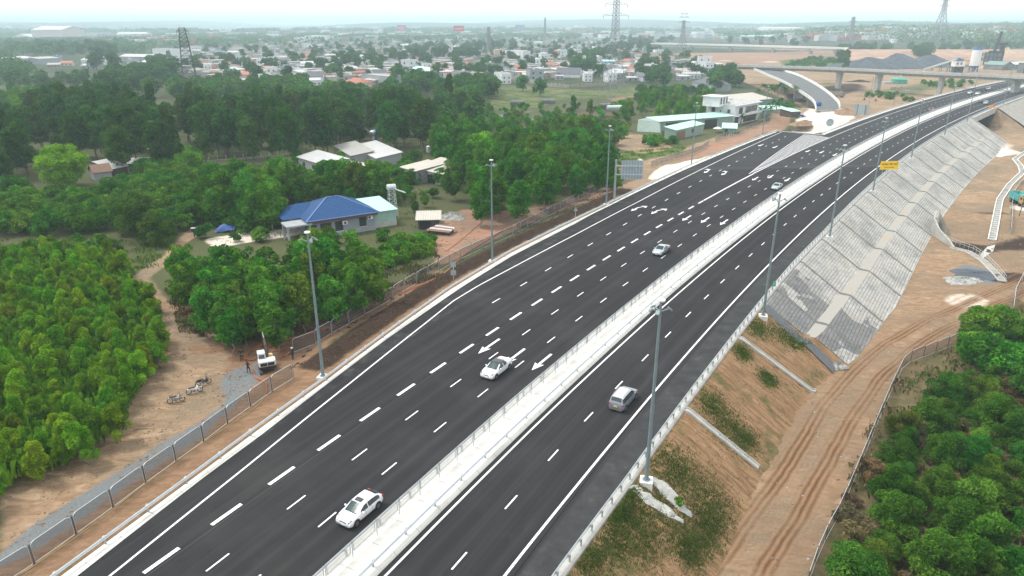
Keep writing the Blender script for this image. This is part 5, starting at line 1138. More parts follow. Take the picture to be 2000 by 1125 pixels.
# ---------------- piles and heaps
def spill(label,px,seed):
    rg=np.random.default_rng(seed); pl=[]
    for q in px:
        lo=0
        for _ in range(6):
            g=G(*q,lo); s_,d_=SD(g); lo=float(prof_R(float(s_),float(d_)-float(o_gR(float(s_)))))
        pl.append(g+[0,0,.13])
    mb=MB(); n_=len(pl)//2; L_=pl[:n_]; R_=pl[n_:][::-1]; rows=[]
    for a,b in zip(spl0(L_),spl0(R_)): rows.append([a-[0,0,.25],a+rg.normal(0,.05,3),(a+b)/2+[0,0,.1]+rg.normal(0,.05,3),b+rg.normal(0,.05,3),b-[0,0,.25]])
    mb.loft(rows); tag(mb.obj('mortar_spill','grey_concrete'),label,'concrete spill')
def spl0(P_): return [P_[i]*(1-k/4)+P_[i+1]*k/4 for i in range(len(P_)-1) for k in range(4)]+[P_[-1]]
spill('pale tongue of spilled concrete left of the nearest light pole footing',[(1228,955),(1262,985),(1298,1006),(1333,1024),(1336,1018),(1303,990),(1275,972),(1245,950)],1)
spill('greyer tongue of spilled concrete right of the nearest light pole footing',[(1272,942),(1300,975),(1325,998),(1350,1012),(1352,1008),(1332,980),(1308,950),(1280,935)],2)
def heap(name,label,cat,p,rx,ry,h,mat,seed=1,rough=.12,nn=26):
    rg=np.random.default_rng(seed); t=MB(); rows=[]; ph=rg.uniform(0,6,6)
    for i in range(nn+1):
        r=i/nn; row=[]
        for j in range(36):
            a=2*math.pi*j/36; rr_=r*(1+.16*math.sin(2*a+ph[0])+.10*math.sin(3*a+ph[1])+.06*math.sin(7*a+ph[2])); z=h*(1-r)**.85*(1+.22*math.sin(a+ph[3])*r*2*(1-r)*2)+rg.normal(0,rough)*h*(.3 if r>0.02 else 0)*(1-r*.8)
            row.append((rx*rr_*math.cos(a),ry*rr_*math.sin(a),z-.12*r))
        rows.append(row)
    t.loft(rows,close=True,flip=True); o=t.obj(name,mat,None,smooth=False,loc=p); return tag(o,label,cat)
paint('soil_pile',(.28,.18,.11),.95,.2,.7,bump=.6); paint('dark_soil',(.06,.042,.032),.95,.25,.7,bump=.6); paint('aggregate',(.085,.10,.12),.95,.18,.25,bump=.5); paint('rubble',(.42,.42,.40),.9,.3,1.5,bump=.8); paint('sand_pile',(.50,.38,.26),.95,.12,.4,bump=.3)
heap('earth_pile','brown heap of earth on the pale sandy platform','heap',GT(1572,243),7.5,5,1.9,'soil_pile',3)
heap('earth_pile','earth bank at the right end of the closed ramp mouth','heap',GT(1652,222),6,8,2.4,'soil_pile',4)
heap('rubble_heap','heap of pale broken stone behind the dark hut','heap',GT(880,426),4.2,2.0,1.4,'rubble',5,.5,12)
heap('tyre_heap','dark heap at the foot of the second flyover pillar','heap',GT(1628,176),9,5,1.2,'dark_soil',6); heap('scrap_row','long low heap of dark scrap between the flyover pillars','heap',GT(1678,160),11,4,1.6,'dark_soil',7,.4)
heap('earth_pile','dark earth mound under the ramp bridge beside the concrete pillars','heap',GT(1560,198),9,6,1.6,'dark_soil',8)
heap('gravel_pile','flat spread of dark gravel by the box culvert fence','heap',GT(1905,537),6.0,3.8,.5,'aggregate',9,.3)
heap('rubble_heap','scatter of pale broken stone below the dark gravel','heap',GT(1880,548),4.5,2.4,.7,'rubble',10,.7,12)
heap('rubble_heap','small bundle of pale stone bags lying on the dirt below the block slope','heap',GT(1636,715),1.3,1.1,.7,'rubble',11,.9,8)
for px,rx,ry,h,sd in (((1690,126),38,20,11,12),((1745,124),44,22,14,13),((1820,122),42,18,12,14)):
    heap('aggregate_pile',{12:'dark aggregate pile, leftmost of three behind the flyover',13:'dark aggregate pile, tallest and middle of three behind the flyover',14:'dark aggregate pile, rightmost of three beside the conveyor'}[sd],'heap',GT(px[0],px[1]+8),rx,ry,h,'aggregate',sd,.06)
heap('sand_pile','orange sand pile at the right of the batching plant','heap',GT(1965,112),16,12,13,'sand_pile',15,.05); heap('sand_pile','small orange sand heap before the teal roof of the plant','heap',GT(1917,134),8,5,3,'sand_pile',16,.05)
# orange conduits lying on the ground
paint('hose_yellow',(.42,.34,.10),.7,.15,3); paint('orange_pipe',(.42,.13,.05),.6,.15,3)
def pipe(px,r,label,lift=.08,mat='orange_pipe',jit=.0):
    pts=[GT(*p) for p in px]; out=[]
    for i in range(len(pts)-1):
        for k in range(6):
            t=k/6; p0=pts[max(i-1,0)]; p1=pts[i]; p2=pts[i+1]; p3=pts[min(i+2,len(pts)-1)]
            q=.5*((2*p1)+(-p0+p2)*t+(2*p0-5*p1+4*p2-p3)*t*t+(-p0+3*p1-3*p2+p3)*t**3); out.append(np.array([q[0],q[1],zt(q[0],q[1])+lift+abs(math.sin(len(out)*.7))*jit]))
    out.append(pts[-1]+[0,0,lift]); o=MB(); o.tube(out,r,6); ob=o.obj('pipe',mat); tag(ob,label,'pipe')
pipe([(477,706),(490,685),(520,672),(560,662),(620,652),(700,610),(780,575),(860,540),(905,500),(960,465),(1000,440)],.13,'thick bundle of orange conduit laid along the dirt behind the trench fence')
pipe([(477,705),(500,704),(540,690),(565,684),(568,692),(548,700)],.09,'loop of orange conduit lying behind the excavator',.1,jit=.3); pipe([(478,708),(488,715),(500,738),(512,744),(520,752),(522,770)],.09,'orange conduit curving down from the standing people to the fence',.1)
pipe([(500,700),(540,672),(600,655),(640,640)],.06,'single thin orange conduit above the excavator'); pipe([(870,492),(900,470),(960,420),(1010,395)],.05,'thin orange pipe across the red-brown field')
pipe([(40,1123),(115,1073),(190,1020),(260,964),(300,934),(360,890),(420,850),(500,795),(519,770)],.032,'yellow hose lying along the foot of the near fence panels',.04,'hose_yellow')
# ---------------- box culvert, ditch and fence at the right
t=thing('culvert_mouth','curved concrete wing wall of the box culvert in the block slope','culvert',(0,0,0)); W1=[GT(*p) for p in [(1822,438),(1818,452),(1830,466),(1850,478),(1862,486)]]
mb=MB(); rows=[[(p[0],p[1],p[2]-.3),(p[0],p[1],p[2]+h_),(p[0]+.35,p[1]+.1,p[2]+h_),(p[0]+.35,p[1]+.1,p[2]-.3)] for p,h_ in zip(W1,(3.4,3.2,2.2,1.2,.4))]; mb.loft(rows,close=True,caps=True); mb.obj('wing_wall','grey_concrete',t)
W2_=[GT(*p) for p in [(1830,440),(1845,452),(1858,464)]]; mb=MB(); rows=[[(p[0],p[1],p[2]-.3),(p[0],p[1],p[2]+h_),(p[0]+.1,p[1]+.4,p[2]+h_),(p[0]+.1,p[1]+.4,p[2]-.3)] for p,h_ in zip(W2_,(3.3,1.8,.3))]; mb.loft(rows,close=True,caps=True); mb.obj('wing_wall','old_concrete',t)
def channel(px,label,w_=1.5,depth=.7,mat='white_concrete',floor='grey_concrete',rungs=True,lift=.25):
    pts=[GT(*p) for p in px]; t=thing('drain_channel',label,'drain channel',(0,0,0)); L=[];R=[]
    for i,p in enumerate(pts):
        a=pts[max(i-1,0)]; b=pts[min(i+1,len(pts)-1)]; d=(b-a)[:2]; d/=np.linalg.norm(d); nn_=np.array([-d[1],d[0],0]); L.append(p+nn_*w_/2); R.append(p-nn_*w_/2)
    for S__ in (L,R):
        mb=MB()
        for a,b in zip(S__[:-1],S__[1:]): mb.bar(a+[0,0,lift-.35],b+[0,0,lift-.35],.22,.9)
        mb.obj('side_wall',mat,t)
    mb=MB(); mb.loft([[tuple(l+[0,0,.05]),tuple(r+[0,0,.05])] for l,r in zip(L,R)]); mb.obj('channel_floor',floor,t)
    if rungs:
        mb=MB(); 
        for i in range(len(L)-1):
            n_=max(1,int(np.linalg.norm(L[i+1]-L[i])/2.2))
            for k in range(n_): a=L[i]+(L[i+1]-L[i])*k/n_; b=R[i]+(R[i+1]-R[i])*k/n_; mb.bar(a+[0,0,lift-.02],b+[0,0,lift-.02],.14,.12)
        mb.obj('strut','old_concrete',t)
channel([(1937,470),(1943,440),(1950,402),(1953,390),(1972,362),(1997,338),(1993,325),(1982,312),(2005,296)],'open concrete ditch with cross struts right of the block slope')
channel([(1858,484),(1890,492),(1920,510),(1945,535),(1958,550)],'concrete outfall channel running from the culvert mouth with a rail fence',1.3,.5,'grey_concrete','old_concrete',False,.1)
t=thing('rail_fence','thin steel rail fence along the culvert outfall','fence',(0,0,0)); mb=MB(); pts=[GT(*p) for p in [(1838,464),(1866,478),(1900,490),(1925,506),(1948,530),(1964,550)]]
for i,(a,b) in enumerate(zip(pts[:-1],pts[1:])):
    for z in (.6,1.1): mb.bar(a+[0,0,z],b+[0,0,z],.05)
    n_=4
    for k in range(n_): q=a+(b-a)*k/n_; mb.bar(q,q+[0,0,1.15],.06)
mb.obj('rail','galv_light',t)
paint('pale_water',(.42,.42,.38),.2,.1,2); mb=MB(); pd=[GT(*p) for p in [(1928,482),(1944,478),(1940,490),(1920,505),(1914,498)]]; mb.add([(p[0],p[1],p[2]+.03) for p in pd],[tuple(range(len(pd)))]); struct(mb.obj('water','pale_water'))
t=thing('white_sheet','bright white sheet lying on the dirt at the far end of the block slope','sheet',GT(1955,296)); mb=MB(); pts=[GT(*p)-GT(1955,296) for p in [(1940,301),(1950,296),(1968,286),(1968,302),(1956,307),(1943,305)]]; mb.add([(p[0],p[1],.12) for p in pts]+[(p[0],p[1],-.1) for p in pts],[tuple(range(6))]+[(i,6+i,6+(i+1)%6,(i+1)%6) for i in range(6)]); mb.obj('cloth','white_concrete',t)
b=GT(1990,422); t=thing('utility_post','thin leaning wooden post before the yellow truck','post',b); mb=MB(); mb.cyl((0,0,-.3),(.5,.2,6.5),.11,.08,7); mb.obj('post','rust_iron',t)
t=thing('mesh_fence','long sagging mesh fence between the concrete ditch and the yellow truck','fence',(0,0,0)); pts=[GT(*p) for p in [(1972,458),(1974,430),(1974,410),(1978,385),(1990,366),(2010,352)]]
mb=MB(); mb.loft([[(p[0],p[1],p[2]),(p[0],p[1],p[2]+1.7)] for p in pts]); mb.obj('mesh_infill','site_mesh',t); mb=MB()
for a,b in zip(pts[:-1],pts[1:]): mb.bar(a+[0,0,1.7],b+[0,0,1.7],.06); mb.bar(a,a+[0,0,1.7],.07)
mb.obj('rail','galv_light',t)
t=thing('mesh_fence','short stretch of mesh fence leaning at the right edge below the track bend','fence',(0,0,0)); pts=[GT(*p) for p in [(1975,615),(1980,580),(1996,548),(2015,520)]]
mb=MB(); mb.loft([[(p[0],p[1],p[2]),(p[0],p[1],p[2]+1.8)] for p in pts]); mb.obj('mesh_infill','site_mesh',t); mb=MB()
for a,b in zip(pts[:-1],pts[1:]): mb.bar(a+[0,0,1.8],b+[0,0,1.8],.06); mb.bar(a,a+[0,0,1.8],.07)
mb.obj('rail','galv_light',t)
# ================================================= BRIDGES
stripes('deck_concrete',(.50,.53,.52),(.44,.47,.46),6,0,.85,dirt=.3)
def deck(name,label,Lp,Rp,th=1.6,par=1.1,asph=True,piers=(),zg=-4.5,pr=1.1,mat='grey_concrete'):
    """Lp,Rp: left and right edge polylines (xyz of the deck surface)"""
    t=thing(name,label,'bridge',(0,0,0)); mb=MB()
    mb.loft([[tuple(l),tuple(r),tuple(np.array(r)-[0,0,.35]),tuple(np.array(r)*.82+np.array(l)*.18-[0,0,.45]),tuple(np.array(r)*.75+np.array(l)*.25-[0,0,th]),tuple(np.array(r)*.25+np.array(l)*.75-[0,0,th]),tuple(np.array(r)*.18+np.array(l)*.82-[0,0,.45]),tuple(np.array(l)-[0,0,.35])] for l,r in zip(Lp,Rp)],close=True,caps=True)
    mb.obj('deck',mat,t)
    for S__,nm in ((Lp,'parapet'),(Rp,'parapet')):
        mb=MB(); O=Rp if S__ is Lp else Lp
        rows=[]
        for p,q in zip(S__,O):
            p=np.array(p); q=np.array(q); d=(q-p); d[2]=0; d/=np.linalg.norm(d); rows.append([tuple(p-d*.12-[0,0,.35]),tuple(p-d*.12+[0,0,par]),tuple(p+d*.25+[0,0,par]),tuple(p+d*.4+[0,0,.02])])
        mb.loft(rows,close=True,caps=True); mb.obj(nm,'white_concrete' if 'ramp' in label else mat,t)
    if asph:
        mb=MB(); mb.loft([[tuple(np.array(l)*.95+np.array(r)*.05+[0,0,.02]),tuple(np.array(r)*.95+np.array(l)*.05+[0,0,.02])] for l,r in zip(Lp,Rp)]); mb.obj('carriageway','asphalt_grey',t)
    for (x,y,zt_,w_,d_,a) in piers:
        mb=MB(); g=min(zt(x,y),0 if zg is None else zg)-.3; hh=zt_-g
        rows=[]
        for k,f in ((0,1),(.55,1.0),(.85,1.25),(1,1.7)):
            rows.append([(x+(cx*w_*f/2)*math.cos(a)-cy*d_/2*math.sin(a),y+(cx*w_*f/2)*math.sin(a)+cy*d_/2*math.cos(a),g+hh*k) for cx,cy in ((-1,-1),(1,-1),(1,1),(-1,1))])
        mb.loft(rows,close=True,caps=True); mb.obj('pier','grey_concrete',t)
    return t
paint('asphalt_grey',(.12,.125,.13),.9,.08,.5)
def spl(pts,n=8):
    pts=[np.array(p,float) for p in pts]; out=[]
    for i in range(len(pts)-1):
        p0=pts[max(i-1,0)];p1=pts[i];p2=pts[i+1];p3=pts[min(i+2,len(pts)-1)]
        for k in range(n): t=k/n; out.append(.5*((2*p1)+(-p0+p2)*t+(2*p0-5*p1+4*p2-p3)*t*t+(-p0+3*p1-3*p2+p3)*t**3))
    out.append(pts[-1]); return out
fr=[G(1440,127,8.9),G(1510,129,9.1),G(1600,132,9.2),G(1700,136,9.3),G(1800,141,9.3),G(1900,145,9.3),G(1968,148,9.3)]; d=np.array([.42,-.90,0]); fr+=[fr[-1]+d*30,fr[-1]+d*70,fr[-1]+d*120]
fr=[f-[0,0,1.0] for f in spl(fr)]; bk=[]
for i,p in enumerate(fr):
    a=fr[max(i-1,0)]; b=fr[min(i+1,len(fr)-1)]; q=(b-a); q/=np.linalg.norm(q[:2]); bk.append(p+np.array([-q[1],q[0],0])*10.5)
def pier_at(px,z=6.3):
    best=min(range(len(fr)),key=lambda i:abs(CX+FPX*fr[i][0]/(fr[i][1]*_c-(fr[i][2]-CAMH)*_s)-px)); c=(fr[best]+bk[best])/2; a=fr[min(best+1,len(fr)-1)]-fr[best-1]; return (c[0],c[1],z,5.2,2.2,math.atan2(a[1],a[0])+math.pi/2)
deck('flyover','long concrete flyover crossing above the expressway at the right',bk,fr,2.0,1.0,True,[pier_at(x) for x in (1630,1716,1832,1975)])
Lr=[G(1594,212.5,.9),G(1588,195,2.0),G(1560,175,3.4),G(1530,158,4.9),G(1500,145,6.2),G(1470,132,7.2)]; Rr=[G(1641,208.5,.9),G(1636,195,2.0),G(1610,173,3.4),G(1580,155,4.9),G(1550,142,6.0),G(1505,130,7.2)]
Lr=[p-[0,0,.8] for p in spl(Lr)]; Rr=[p-[0,0,.8] for p in spl(Rr)]
def mid(i): c=(Lr[i]+Rr[i])/2; a=Lr[i+1]-Lr[i-1]; return (c[0],c[1],c[2]-1.4,5,2.0,math.atan2(a[1],a[0])+math.pi/2)
deck('ramp_bridge','curved ramp bridge with white parapets ending at the pale platform',Lr,Rr,1.6,1.15,True,[mid(i) for i in (3,9,15,22,30)])
f2=[G(1268,86,3.0),G(1400,89,3.2),G(1560,93.5,3.4),G(1650,96,3.0)]; f2=spl(f2,6); b2=[p+np.array([9,9,0]) for p in f2]
deck('far_viaduct','distant pale viaduct crossing above the earthworks in front of the trees',b2,f2,4.0,2.2,False,[(p[0]+4,p[1]+4,1.5,6,3,.6) for p in f2[1::3]],zg=-7,mat='white_concrete')
# embankment behind the earthworks
paint('red_bank',(.42,.26,.18),.95,.22,.05,bump=.3); mb=MB(); rows=[]
for px,w_ in zip(np.linspace(1648,2100,40),range(40)):
    p=G(px,97,3.5+.25*math.sin(w_*.9)); n1_=np.array([p[0],p[1],0]); n1_=n1_/np.linalg.norm(n1_); rows.append([p-n1_*(150+8*math.sin(w_*1.7))-[0,0,9.5],p-n1_*(60+7*math.sin(w_*2.3))-[0,0,4.5],p-n1_*22-[0,0,1.2],p,p+n1_*12,p+n1_*30-[0,0,9]])
mb.loft([[tuple(q) for q in r] for r in rows],flip=True); struct(mb.obj('embankment','red_bank',smooth=True))
# underpass below the expressway at the right
s1,_=SD(G(1885,214)); s2,_=SD(G(1992,168)); 
t=thing('underpass','concrete box underpass below the expressway beyond the block slope','underpass',(0,0,0))
sa,sb=346.0,float(s2)+2; mb=MB()
def face(s,o,z): return tuple(P(s,float(o_gR(s))+o,z))
mb.loft([[face(s,1.05,-2.4),face(s,1.05,.25),face(s,.35,.3),face(s,.35,-2.4)] for s in np.linspace(sa,sb,14)],close=True,caps=True); mb.obj('girder','grey_concrete',t)
for k,s in enumerate((sa+2,(sa+sb)/2+2,sb-2)):
    mb=MB(); 
    if k==1: mb.box(face(s,.9,-5.5),(.9,.9,6.3))
    else: q=[face(s-1.5,.5,-9.2),face(s+1.5,.5,-9.2),face(s+1.5,-6,-9.2),face(s-1.5,-6,-9.2)]; mb.prism([(p[0],p[1]) for p in q],-9.3,-2.3)
    mb.obj('pier' if k==1 else 'abutment','grey_concrete',t)
mb=MB(); mb.add([face(sa,1.0,-.1),face(sa,1.0,-2.4),face(sa,13,-8.6),face(sa-.5,13,-8.9),face(sa-.5,1.0,-9)],[(0,1,2,3,4)]); mb.add([face(sa,1.0,-.1),face(sa,13,-8.3),face(sa,13,-8.9),face(sa,1.0,-8.9)],[(0,1,2,3)]); mb.obj('wing_wall','grey_concrete',t)
mb=MB(); mb.add([face(sb,1.0,.1),face(sb+1,14,-8.1),face(sb+1,14,-9),face(sb,1.0,-9)],[(0,1,2,3),(3,2,1,0)]); mb.obj('wing_wall','grey_concrete',t)
mb=MB(); mb.add([face(sa+1.5,-5,-9),face(sb-1,-5,-9),face(sb-1,-5,-2),face(sa+1.5,-5,-2)],[(0,1,2,3)]); mb.obj('shade_sheet','dark_opening',t)  # near-black sheet across the passage, standing in for the shade inside it
# ================================================= PYLONS AND MASTS
paint('lattice',(.26,.29,.31),.6,.1,.5,metal=.3); paint('lattice_dark',(.09,.075,.07),.8,.15,.5); paint('mast_red',(.45,.10,.07),.6,.1,.5)
def pylon(label,base,H,wb,mat,arms=(),top=1.2,bar=.16,kind='pylon',waist=.55,extra=None):
    t=thing('pylon' if kind=='pylon' else 'lattice_mast',label,kind,base,.5); mb=MB()
    def w(z): 
        k=z/H
        return (wb*(1-k/waist)+top*1.6*(k/waist))/2 if k<waist else (top*1.6*(1-(k-waist)/(1-waist))+top*(k-waist)/(1-waist))/2
    zs=[0]; 
    while zs[-1]<H-.5: zs.append(min(H,zs[-1]+max(1.5,2*w(zs[-1])*(.5 if mat=='lattice_dark' else .8))))
    cor=((-1,-1),(1,-1),(1,1),(-1,1))
    for z0,z1 in zip(zs[:-1],zs[1:]):
        a,b=w(z0),w(z1)
        for i in range(4):
            c=cor[i]; d=cor[(i+1)%4]; mb.bar((c[0]*a,c[1]*a,z0),(c[0]*b,c[1]*b,z1),bar*1.5); mb.bar((c[0]*a,c[1]*a,z0),(d[0]*b,d[1]*b,z1),bar*.8); mb.bar((d[0]*a,d[1]*a,z0),(c[0]*b,c[1]*b,z1),bar*.8); mb.bar((c[0]*b,c[1]*b,z1),(d[0]*b,d[1]*b,z1),bar*.8)
    mb.obj('tower',mat,t)
    for z,l in arms:
        m2=MB()
        for sg in (1,-1):
            a=w(z); m2.bar((sg*a,-a,z),(sg*l,0,z+.3),bar); m2.bar((sg*a,a,z),(sg*l,0,z+.3),bar); m2.bar((sg*a,0,z+1.6),(sg*l,0,z+.3),bar)
            for k in (.3,.6): m2.bar((sg*(a+(l-a)*k),-a*(1-k),z),(sg*(a+(l-a)*k),0,z+1.6*(1-k)),bar*.6)
            for q in (-.1,-1.3): pass
            m2.cyl((sg*l,0,z+.2),(sg*l,0,z-1.6),.14,.14,5)
        m2.obj('cross_arm',mat,t)
    if extra: extra(t)
    return t
b=GT(1195,193); pylon('tall grey lattice power pylon reaching above the horizon beyond the green field',b,62,12.5,'lattice',[(47,9),(53,8),(59,6)],2.0,.13,waist=.62)
b=GT(376,186); pylon('dark rusty lattice tower rising from the trees at the left',b,HT(b,(362,54)),9.5,'lattice_dark',[(HT(b,(362,54))-2.2,3.4)],3.2,.22,waist=.75)
b=GT(1330,112); pylon('distant grey power pylon above the pale viaduct',b,HT(b,(1331,40)),15,'lattice',[(44,10),(50,8),(54,6)],2.2,.34,waist=.6)
b=GT(1827,100); pylon('distant grey power pylon cut off by the top edge of the picture at the right',b,80,24,'lattice',[(66,12),(74,10)],3,.40,waist=.75)
b=GT(1657,98); pylon('small distant power pylon left of the dark green grove',b,HT(b,(1664,33)),18,'lattice',[(44,9)],3,.45,waist=.6)
b=GT(955,118); pylon('red and white lattice telephone mast standing on a grey building',b,HT(b,(954,53)),13,'lattice',[],2.6,.30,'mast',waist=.45)
b=GT(1064,82); pylon('faint thin mast on the horizon right of the grey billboard',b,55,6,'lattice',[],2,.5,'mast')
def wires(a,b,label,sag=6,n_=12,r=.05):
    mb=MB(); pts=[np.array(a)*(1-k/n_)+np.array(b)*k/n_-np.array([0,0,sag*4*(k/n_)*(1-k/n_)]) for k in range(n_+1)]; mb.tube(pts,r,4); tag(mb.obj('power_line','lattice',None),label,'power line')
p1=GT(1195,193)+[0,0,59]; p2=GT(1330,112)+[0,0,50]
# ================================================= BILLBOARDS
paint('board_magenta',(.42,.07,.16),.6,.05,.1); paint('board_red',(.55,.06,.09),.6,.05,.1); paint('board_grey',(.16,.22,.30),.6,.05,.1)
def billboard(label,px,top,wpx,hpx,mat,lines):
    b=GT(*px); H=HT(b,top); D=b[1]*_c+(CAMH-b[2])*_s; W=wpx*D/FPX; h=hpx*D/FPX; t=thing('billboard',label,'billboard',b,0); mb=MB(); mb.cyl((0,.8,0),(0,.8,H-h*.5),W*.035,W*.03,10); mb.obj('post','lattice_dark',t)
    mb=MB(); mb.box((0,0,H-h/2),(W,1.2,h)); mb.obj('board',mat,t); mb=MB(); mb.box((0,.2,H-h-.5),(W*.95,1.6,.6)); mb.obj('catwalk','galvanised',t)
    if lines:      # the lettering cannot be read at this distance: pale strokes of its size
        q=MB()
        for n_,sz,dx,dz in lines:
            for k in range(n_):
                x=dx*W+(k-(n_-1)/2)*sz*h*.62; z=H-h/2+dz*h; q.box((x-.16*sz*h,-.66,z),(.10*sz*h,.08,sz*h*(.9 if k%3 else 1.15)))
                q.box((x+.02*sz*h,-.66,z+(.3 if k%2 else -.3)*sz*h),(.30*sz*h,.08,.12*sz*h)); q.box((x+.16*sz*h,-.66,z-.1*sz*h),(.09*sz*h,.08,sz*h*.6))
        q.obj('lettering','white_paint',t)
billboard('magenta billboard with two lines of pale lettering, left of the two red ones',(785,72),(784,49.5),18,10.5,'board_magenta',[(7,.30,-.04,.14),(6,.17,.04,-.22)])
billboard('red billboard with white lettering on a tall dark post',(897,84),(901,50.5),20,10,'board_red',[(6,.34,-.06,.0),(1,.42,.36,.16)])
billboard('blank blue-grey billboard on a post, right of the red ones',(1016,68),(1015,48.5),18,10.5,'board_grey',[])
# ================================================= BATCHING PLANT
paint('plant_blue',(.05,.16,.36),.5,.15,.3); paint('plant_grey',(.20,.21,.22),.8,.25,.2); paint('plant_dark',(.07,.075,.08),.8,.25,.2)
b=GT(1900,140); D=b[1]*_c+(CAMH-b[2])*_s; u_=D/FPX
t=thing('cement_silo','white cement silo with blue top and base at the batching plant','silo',b,0)
mb=MB(); mb.cyl((0,0,6*u_),(0,0,11*u_),3*u_,8.5*u_,20); mb.obj('hopper','plant_blue',t); mb=MB(); mb.cyl((0,0,11*u_),(0,0,40*u_),8.5*u_,8.5*u_,20)
for z in (18,26,33): mb.cyl((0,0,z*u_),(0,0,(z+.6)*u_),8.8*u_,8.8*u_,20)
mb.obj('shell','white_paint',t); mb=MB(); mb.cyl((0,0,40*u_),(0,0,44*u_),8.5*u_,7.5*u_,20); mb.cyl((0,0,44*u_),(0,0,47*u_),2*u_,2*u_,8); mb.obj('top','plant_blue',t); mb=MB()
for a in range(4): x=7*u_*math.cos(rad(45+90*a)); y=7*u_*math.sin(rad(45+90*a)); mb.bar((x,y,-1),(x,y,12*u_),.7)
mb.bar((-7*u_,-5*u_,0),(7*u_,-5*u_,11*u_),.5); mb.bar((7*u_,-5*u_,0),(-7*u_,-5*u_,11*u_),.5); mb.obj('leg','plant_blue',t)
b=GT(1868,142); t=thing('mixing_house','white control house on legs below the conveyor head','mixing plant',b,0)
mb=MB(); mb.box((0,0,16*u_),(20*u_,12*u_,9*u_)); mb.obj('house','white_paint',t); mb=MB()
for x in (-5,2): mb.box((x*u_,-6.1*u_,17*u_),(3.4*u_,.3,4*u_))
mb.obj('window','tile_red',t); mb=MB(); mb.box((2*u_,0,23*u_),(10*u_,9*u_,5*u_),taper=.5); mb.box((-1*u_,0,27*u_),(30*u_,6*u_,.5*u_)); mb.obj('head_cover','plant_blue',t); mb=MB()
for x in (-8,-2,4,9): mb.box((x*u_,0,5*u_),(1.6*u_,7*u_,12*u_))
for x in (-5,3): mb.bar((x*u_-4,-4*u_,0),(x*u_+4,-4*u_,11*u_),.5)
mb.obj('frame','plant_dark',t)
A=GT(1805,137); hd=b+np.array([0,0,26*u_]); t=thing('conveyor','long pale covered conveyor sloping up from the aggregate piles','conveyor',(0,0,0)); mb=MB(); mb.bar(A+[0,0,.8],hd,2.2,1.5); mb.obj('gallery','galv_light',t); mb=MB()
for k in (.25,.5,.75): q=A*(1-k)+hd*k; mb.bar((q[0]-1.5,q[1],-6),(q[0],q[1],q[2]-.6),.4); mb.bar((q[0]+1.5,q[1],-6),(q[0],q[1],q[2]-.6),.4)
mb.obj('trestle','plant_dark',t)
A=GT(1904,125)+[0,0,6*u_]; t=thing('screw_feeder','thin orange feeder pipe joining the silo and the mixing house','feeder',(0,0,0)); mb=MB(); mb.cyl(b+[8*u_,0,24*u_],A,.7,.7,8); mb.obj('pipe','orange_sign',t)
b=GT(1785,127); t=thing('aggregate_hopper','row of blue aggregate bins with a pale loading ramp','hopper',b,0); mb=MB()
for k in range(4): mb.box((-11+k*7.5,0,4),(7.2,5,4),taper=1.15)
mb.obj('bin','plant_blue',t); mb=MB(); mb.add([(-20,-14,-1),(16,-14,-1),(14,-2.6,2.4),(-15,-2.6,2.4)],[(0,1,2,3)]); mb.add([(-20,-14,-1),(-15,-2.6,2.4),(-15,-2.6,-1)],[(0,1,2)]); mb.obj('loading_ramp','old_concrete',t)
b=GT(1935,130); D=b[1]*_c+(CAMH-b[2])*_s; u_=D/FPX; t=thing('asphalt_plant','grey boxed asphalt plant with a tall slanted dark chimney','asphalt plant',b,0)
mb=MB()
for z in (14,22): mb.box((-3*u_,0,z*u_),(34*u_,12*u_,7*u_))
mb.obj('bag_house','plant_grey',t); mb=MB()
for x in (-20,-12,-4,4,14): mb.bar((x*u_,-6.3*u_,-2),(x*u_,-6.3*u_,27*u_),.8)
for z in (10,18,26): mb.bar((-20*u_,-6.4*u_,z*u_),(14*u_,-6.4*u_,z*u_),.7)
mb.bar((-14*u_,-6*u_,28*u_),(14*u_,-6*u_,28*u_),1.6); mb.bar((14*u_,-6*u_,28*u_),(14*u_,-6*u_,8*u_),1.6); mb.obj('frame','plant_dark',t)
mb=MB(); mb.cyl((2*u_,2,24*u_),(8*u_,2,64*u_),2.9*u_,2.6*u_,14); mb.obj('chimney','plant_dark',t); mb=MB(); mb.box((17*u_,2,20*u_),(8*u_,8*u_,48*u_),taper=.7); mb.box((16*u_,2,42*u_),(13*u_,9*u_,4*u_)); mb.obj('mixing_tower','plant_dark',t)
roofed('shed','teal-roofed open shed of the plant with grey walls below','shed',(1922,125),(1960,127),5,16,5,roof='gable',wall='plant_grey',rm='tin_teal_wall',rise=3); roofed('shed','pale blue-roofed shed at the right of the teal shed','shed',(1962,123),(1985,126),5,14,5,roof='shed',wall='plant_grey',rm='tin_mint',rise=1.5,doors=[('f',8,.1,8,4)])
roofed('shed','tan portal shed at the right edge behind the plant','shed',(1990,122),(2030,124),9,18,9,roof='shed',wall='plant_grey',rm='tin_beige',rise=1.5,doors=[('f',14,.1,16,7)])
b=GT(1755,163); t=thing('green_tank','round green covered tank beyond the flyover pillars','tank',b,0); paint('tank_green',(.06,.36,.27),.6,.15,.3); mb=MB(); mb.cyl((0,0,-.5),(0,0,3.2),5.6,5.6,20); mb.cyl((0,0,3.2),(0,0,4.3),5.9,2.5,20); mb.obj('shell','tank_green',t); mb=MB(); mb.box((-9,-1,.6),(9,4,1.6),rz=.25); mb.obj('settling_box','grey_concrete',t)
b=GT(1772,176); t=thing('low_wall','broken row of concrete wall blocks below the green tank','wall',b,-.2); mb=MB()
for k in range(11): mb.box((-10+k*2.0,.0,.8+.3*math.sin(k*2)),(1.5,.5,2.0+.6*math.sin(k*3)))
mb.obj('block','old_concrete',t)
